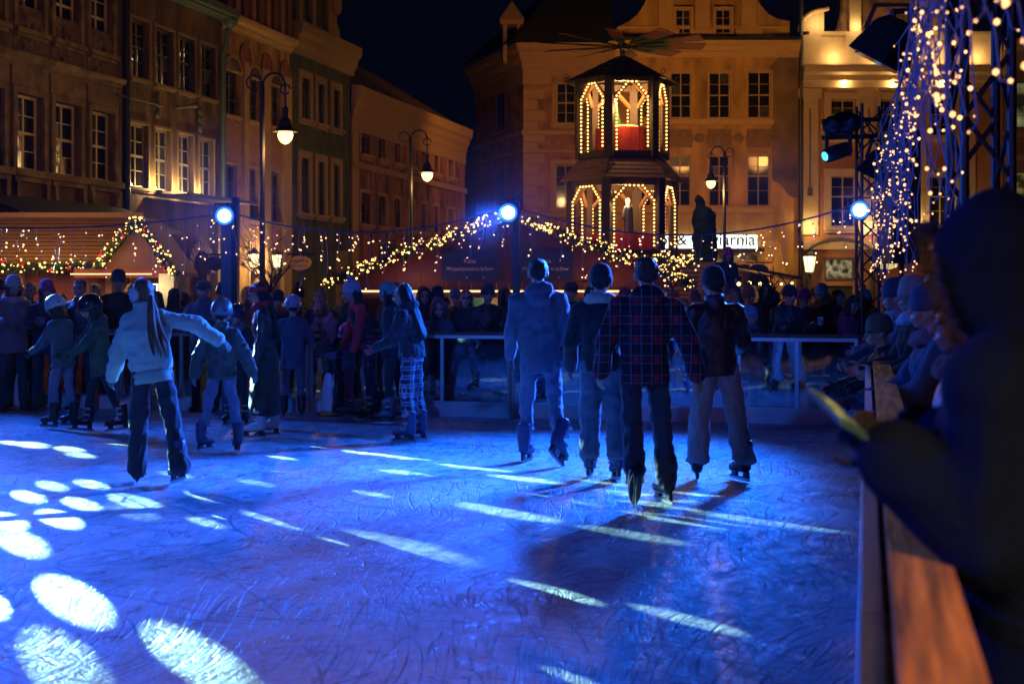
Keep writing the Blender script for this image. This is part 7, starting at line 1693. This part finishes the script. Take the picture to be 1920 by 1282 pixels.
    t, i = spect('tall man with glasses and dark beanie holding a pale cup behind the far barrier', 1478, 536, 19.2, 20, dict(jacket=(.016, .018, .026), bulk=1.28, hat=bean((.02, .02, .03)) + [('glasses', M_black)], arms=((.3, .2, 1.9, .5), (.1, .2, .6, .3)), hands=('grip', 'relaxed'), trousers=(.14, .17, .22), hood_down=True))
    S, E_, Wr, df = i['A'][0]; c = world_pt(t, (Wr + df * .08) * i['s']); q = MB(); q.lathe([(.032, -.05), (.042, .055), (.044, .058), (.040, .058), (.031, -.045)], 16); o = q.build('paper_cup', mat('paper_pale', (.55, .60, .62), .6)); o.location = c; tag(o, 'pale paper cup held by the tall man with glasses', 'cup')
    spect('spectator in pink beanie behind the tall man with glasses', 1506, 542, 20.4, 150, dict(jacket=(.03, .02, .03), hat=bean((.48, .03, .13)), arms=POCK))
    spect('dark haired woman in maroon coat leaning on the far barrier at right', 1588, 556, 19.0, 38, dict(jacket=(.20, .025, .07), hair=('bob', (.015, .012, .012)), arms=LEANON, lean=.12, hood_down=True, hands=('relaxed', 'relaxed')))
    spect('person half hidden behind the maroon coat woman', 1600, 550, 20.2, 30, dict(jacket=dk, hair=('bob', (.02, .015, .015)), arms=POCK))
    spect('passer-by in orange jacket far behind the maroon coat woman', 1550, 548, 25.5, 170, dict(jacket=(.5, .14, .03), hair=('short', (.04, .03, .02)), arms=POCK), grp='passers-by in the square')
    spect('passer-by in black far behind the crowd near the arched doorway', 1528, 540, 26.5, 120, dict(jacket=dk, hat=bean((.02, .02, .02)), arms=POCK), grp='passers-by in the square')
    # row along the right barrier
    def side(label, X, Y, H, face, P, kid=0.0): P = dict(P); P.setdefault('trousers', (.03, .035, .05)); P.setdefault('hem', .18); P['kid'] = kid; return person(label, (X, Y), R(face), H, P, 'spectators along the right barrier', hi=True)
    side('bearded man in navy beanie leaning over the right handrail, scarf under his chin', .34, 12.6, 1.72, -72, dict(jacket=(.05, .065, .10), bulk=1.15, hat=bean((.03, .05, .11)), scarf=(.20, .26, .30), arms=((.75, .1, .55, .2), (.75, .1, .55, .2)), lean=.16, hands=('relaxed', 'grip')))
    side('man in grey knit beanie and pale chunky scarf at the right handrail', .40, 11.2, 1.72, -78, dict(jacket=(.02, .02, .028), bulk=1.12, hat=bean((.24, .22, .21)), scarf=(.38, .42, .46), arms=((.5, .15, .9, .3), (.5, .15, .9, .3)), lean=.08))
    side('spectator peeking out behind the grey beanie man', .52, 10.3, 1.80, -80, dict(jacket=(.06, .07, .10), bulk=1.1, hair=('short', (.05, .03, .02)), arms=((.3, .15, .9, .3), (.3, .15, .9, .3))))
    side('child in dark striped knit hat bending over the right handrail', .24, 11.7, 1.44, -75, dict(jacket=(.015, .016, .022), bulk=1.15, hat=bean((.10, .09, .06)), lean=.28, arms=((1.0, .2, .5, .2), (1.0, .2, .5, .2)), gloves=(.02, .02, .03)), .5)
    side('spectator in pale mittens and blue jacket behind the bearded man', .38, 14.0, 1.62, -60, dict(jacket=(.16, .20, .24), bulk=1.1, hat=bean((.04, .05, .09)), arms=((.9, .1, .5, .3), (.9, .1, .5, .3)), gloves=(.4, .42, .45)))
    side('spectator in brown hood standing far back along the right handrail', .42, 15.2, 1.70, -70, dict(jacket=(.07, .05, .035), bulk=1.12, hood_up=True, arms=((.5, .15, .9, .3), (.5, .15, .9, .3))))
    side('spectator in rust beanie squeezed between the others at the right handrail', .62, 13.3, 1.74, -66, dict(jacket=(.03, .03, .04), bulk=1.12, hat=bean((.28, .09, .04)), arms=((.3, .15, .9, .3), (.3, .15, .9, .3))))
    side('spectator in grey coat leaning on the right handrail in front of the peeking man', .44, 8.6, 1.66, -80, dict(jacket=(.06, .075, .10), bulk=1.16, hat=bean((.05, .06, .10)), scarf=(.18, .10, .10), arms=((.7, .12, .7, .2), (.7, .12, .7, .2)), lean=.14, gloves=(.03, .03, .04)))
    t, i = side('spectator in glossy blue jacket holding an orange cup at the right handrail', .44, 5.8, 1.64, -82, dict(jacket=(.05, .07, .13), jrough=.3, bulk=1.15, scarf=(.22, .06, .05), arms=((.35, .1, 1.6, .15), (.4, .05, 1.5, .2)), hair=('bob', (.04, .03, .02)), lean=.12, gloves=(.02, .022, .03), hands=('grip', 'grip')))
    S, E_, Wr, df = i['A'][1]; c = world_pt(t, (Wr + df * .09) * i['s']); q = MB(); q.lathe([(.030, -.06), (.041, .055), (.043, .058), (.039, .058), (.029, -.055)], 16); o = q.build('paper_cup', mat('paper_orange', (.55, .20, .05), .6)); o.location = c + Vector((0, 0, .01)); tag(o, 'orange paper cup held over the right handrail', 'cup')
crowd()
# ---------------- the near spectator at the right edge
def near_person():
    t, i = person('large spectator in dark hooded parka close to the camera, looking down at a phone', (.415, 3.22), R(-112), 1.85, dict(
        jacket=(.009, .017, .042), jacket_mat=mat('near_parka', (.004, .014, .062), .9, 0, .3, 6, .3, 60, spec=.12), bulk=1.42, hem=.30, fold=.009, foldf=4, sleeve=(.092, .080, .062), trousers=(.03, .03, .04), hood_up=True, lean=.18, arms=((.20, .04, 2.2, .16), (.30, .06, 2.05, .15)), head=(.12, .25, 0), gloves=(.004, .01, .03), hands=('grip', 'grip')), None, True)
    # fur trim of the hood
    q = MB(); rnd = random.Random(4); HM = i['HM']
    for k in range(2600):
        a = rnd.random() * 2 * PI; c = Vector((.098 * math.cos(a), -.085 + rnd.gauss(0, .008), -.012 + .128 * math.sin(a))); v = Vector((math.cos(a) + rnd.gauss(0, .4), -.5 + rnd.gauss(0, .4), math.sin(a) + rnd.gauss(0, .4))).normalized() * rnd.uniform(.008, .024); s_ = v.orthogonal().normalized() * .002
        q.add([HM @ (c - s_), HM @ (c + s_), HM @ (c + v)], [(0, 1, 2)])
    stuff(q.build('fur_trim', mat('near_fur', (.07, .07, .09), .9, spec=.1), t))
    S, E_, Wr, df = i['A'][0]; ph = world_pt(t, (Wr + df * .11) * i['s']) + Vector((-.03, -.02, .02)); p = thing('phone', 'smartphone with a bright picture on its screen held over the right handrail', 'phone', ph, 0)
    ax = (W(1668, 868, 2.70) - W(1548, 752, 2.96)).normalized(); nrm = (Vector((.75, -.1, 1.0)) - ax * Vector((.75, -.1, 1.0)).dot(ax)).normalized(); y_ = nrm.cross(ax); rot = Matrix((ax, y_, nrm)).transposed()
    q = MB(); q.box((0, 0, 0), (.172, .080, .010), rot=rot); q.build('case', mat('phone_case_blue', (.05, .16, .30), .35), p)
    m = bpy.data.materials.new('phone_picture'); m.use_nodes = True; N = m.node_tree.nodes; K = m.node_tree.links; tc = N.new('ShaderNodeTexCoord'); nz = N.new('ShaderNodeTexNoise'); nz.inputs['Scale'].default_value = 22; K.new(tc.outputs['Object'], nz.inputs[0]); cr = N.new('ShaderNodeValToRGB')
    for pos, c in ((.35, (.01, .03, .015, 1)), (.48, (.06, .10, .03, 1)), (.56, (.45, .36, .10, 1)), (.66, (.55, .52, .25, 1))):
        e = cr.color_ramp.elements.new(pos); e.color = c
    K.new(nz.outputs['Fac'], cr.inputs[0]); b = N['Principled BSDF']; K.new(cr.outputs[0], b.inputs['Emission Color']); b.inputs['Emission Strength'].default_value = .9; b.inputs['Base Color'].default_value = (.02, .02, .02, 1)
    q = MB(); q.box(rot @ Vector((0, 0, .0058)), (.162, .072, .001), rot=rot); q.build('screen', m, p)
    q = MB(); q.box(rot @ Vector((-.055, 0.02, -.0065)), (.03, .03, .003), rot=rot); q.build('camera_bump', M_black, p)
near_person()
flush()
if HAZE:
    hz = MB(); hz.bb(-60, 70, -8, 75, -1.2, 19.5); o = stuff(hz.build('haze', None)); o.data.materials.clear()
    m = bpy.data.materials.new('night_haze'); m.use_nodes = True; N = m.node_tree.nodes; N.remove(N['Principled BSDF']); v = N.new('ShaderNodeVolumePrincipled'); v.inputs['Color'].default_value = (.9, .93, 1, 1); v.inputs['Density'].default_value = HAZE; v.inputs['Anisotropy'].default_value = .35
    m.node_tree.links.new(v.outputs[0], N['Material Output'].inputs['Volume']); o.data.materials.append(m)
# lettering becomes plain meshes
bpy.context.view_layer.update(); dg = bpy.context.evaluated_depsgraph_get()
for o in [o for o in C.objects if o.type == 'FONT']:
    me = bpy.data.meshes.new_from_object(o.evaluated_get(dg)); n = link('lettering', me, o.parent); n.matrix_local = o.matrix_local
    if o.get('fit'): n.scale.x = o['fit'] / max(v.co.x for v in me.vertices)
    bpy.data.objects.remove(o)
for o in C.objects:
    if o.parent is None and o.type == 'EMPTY' and o.get('label') is None: print('unlabelled', o.name)
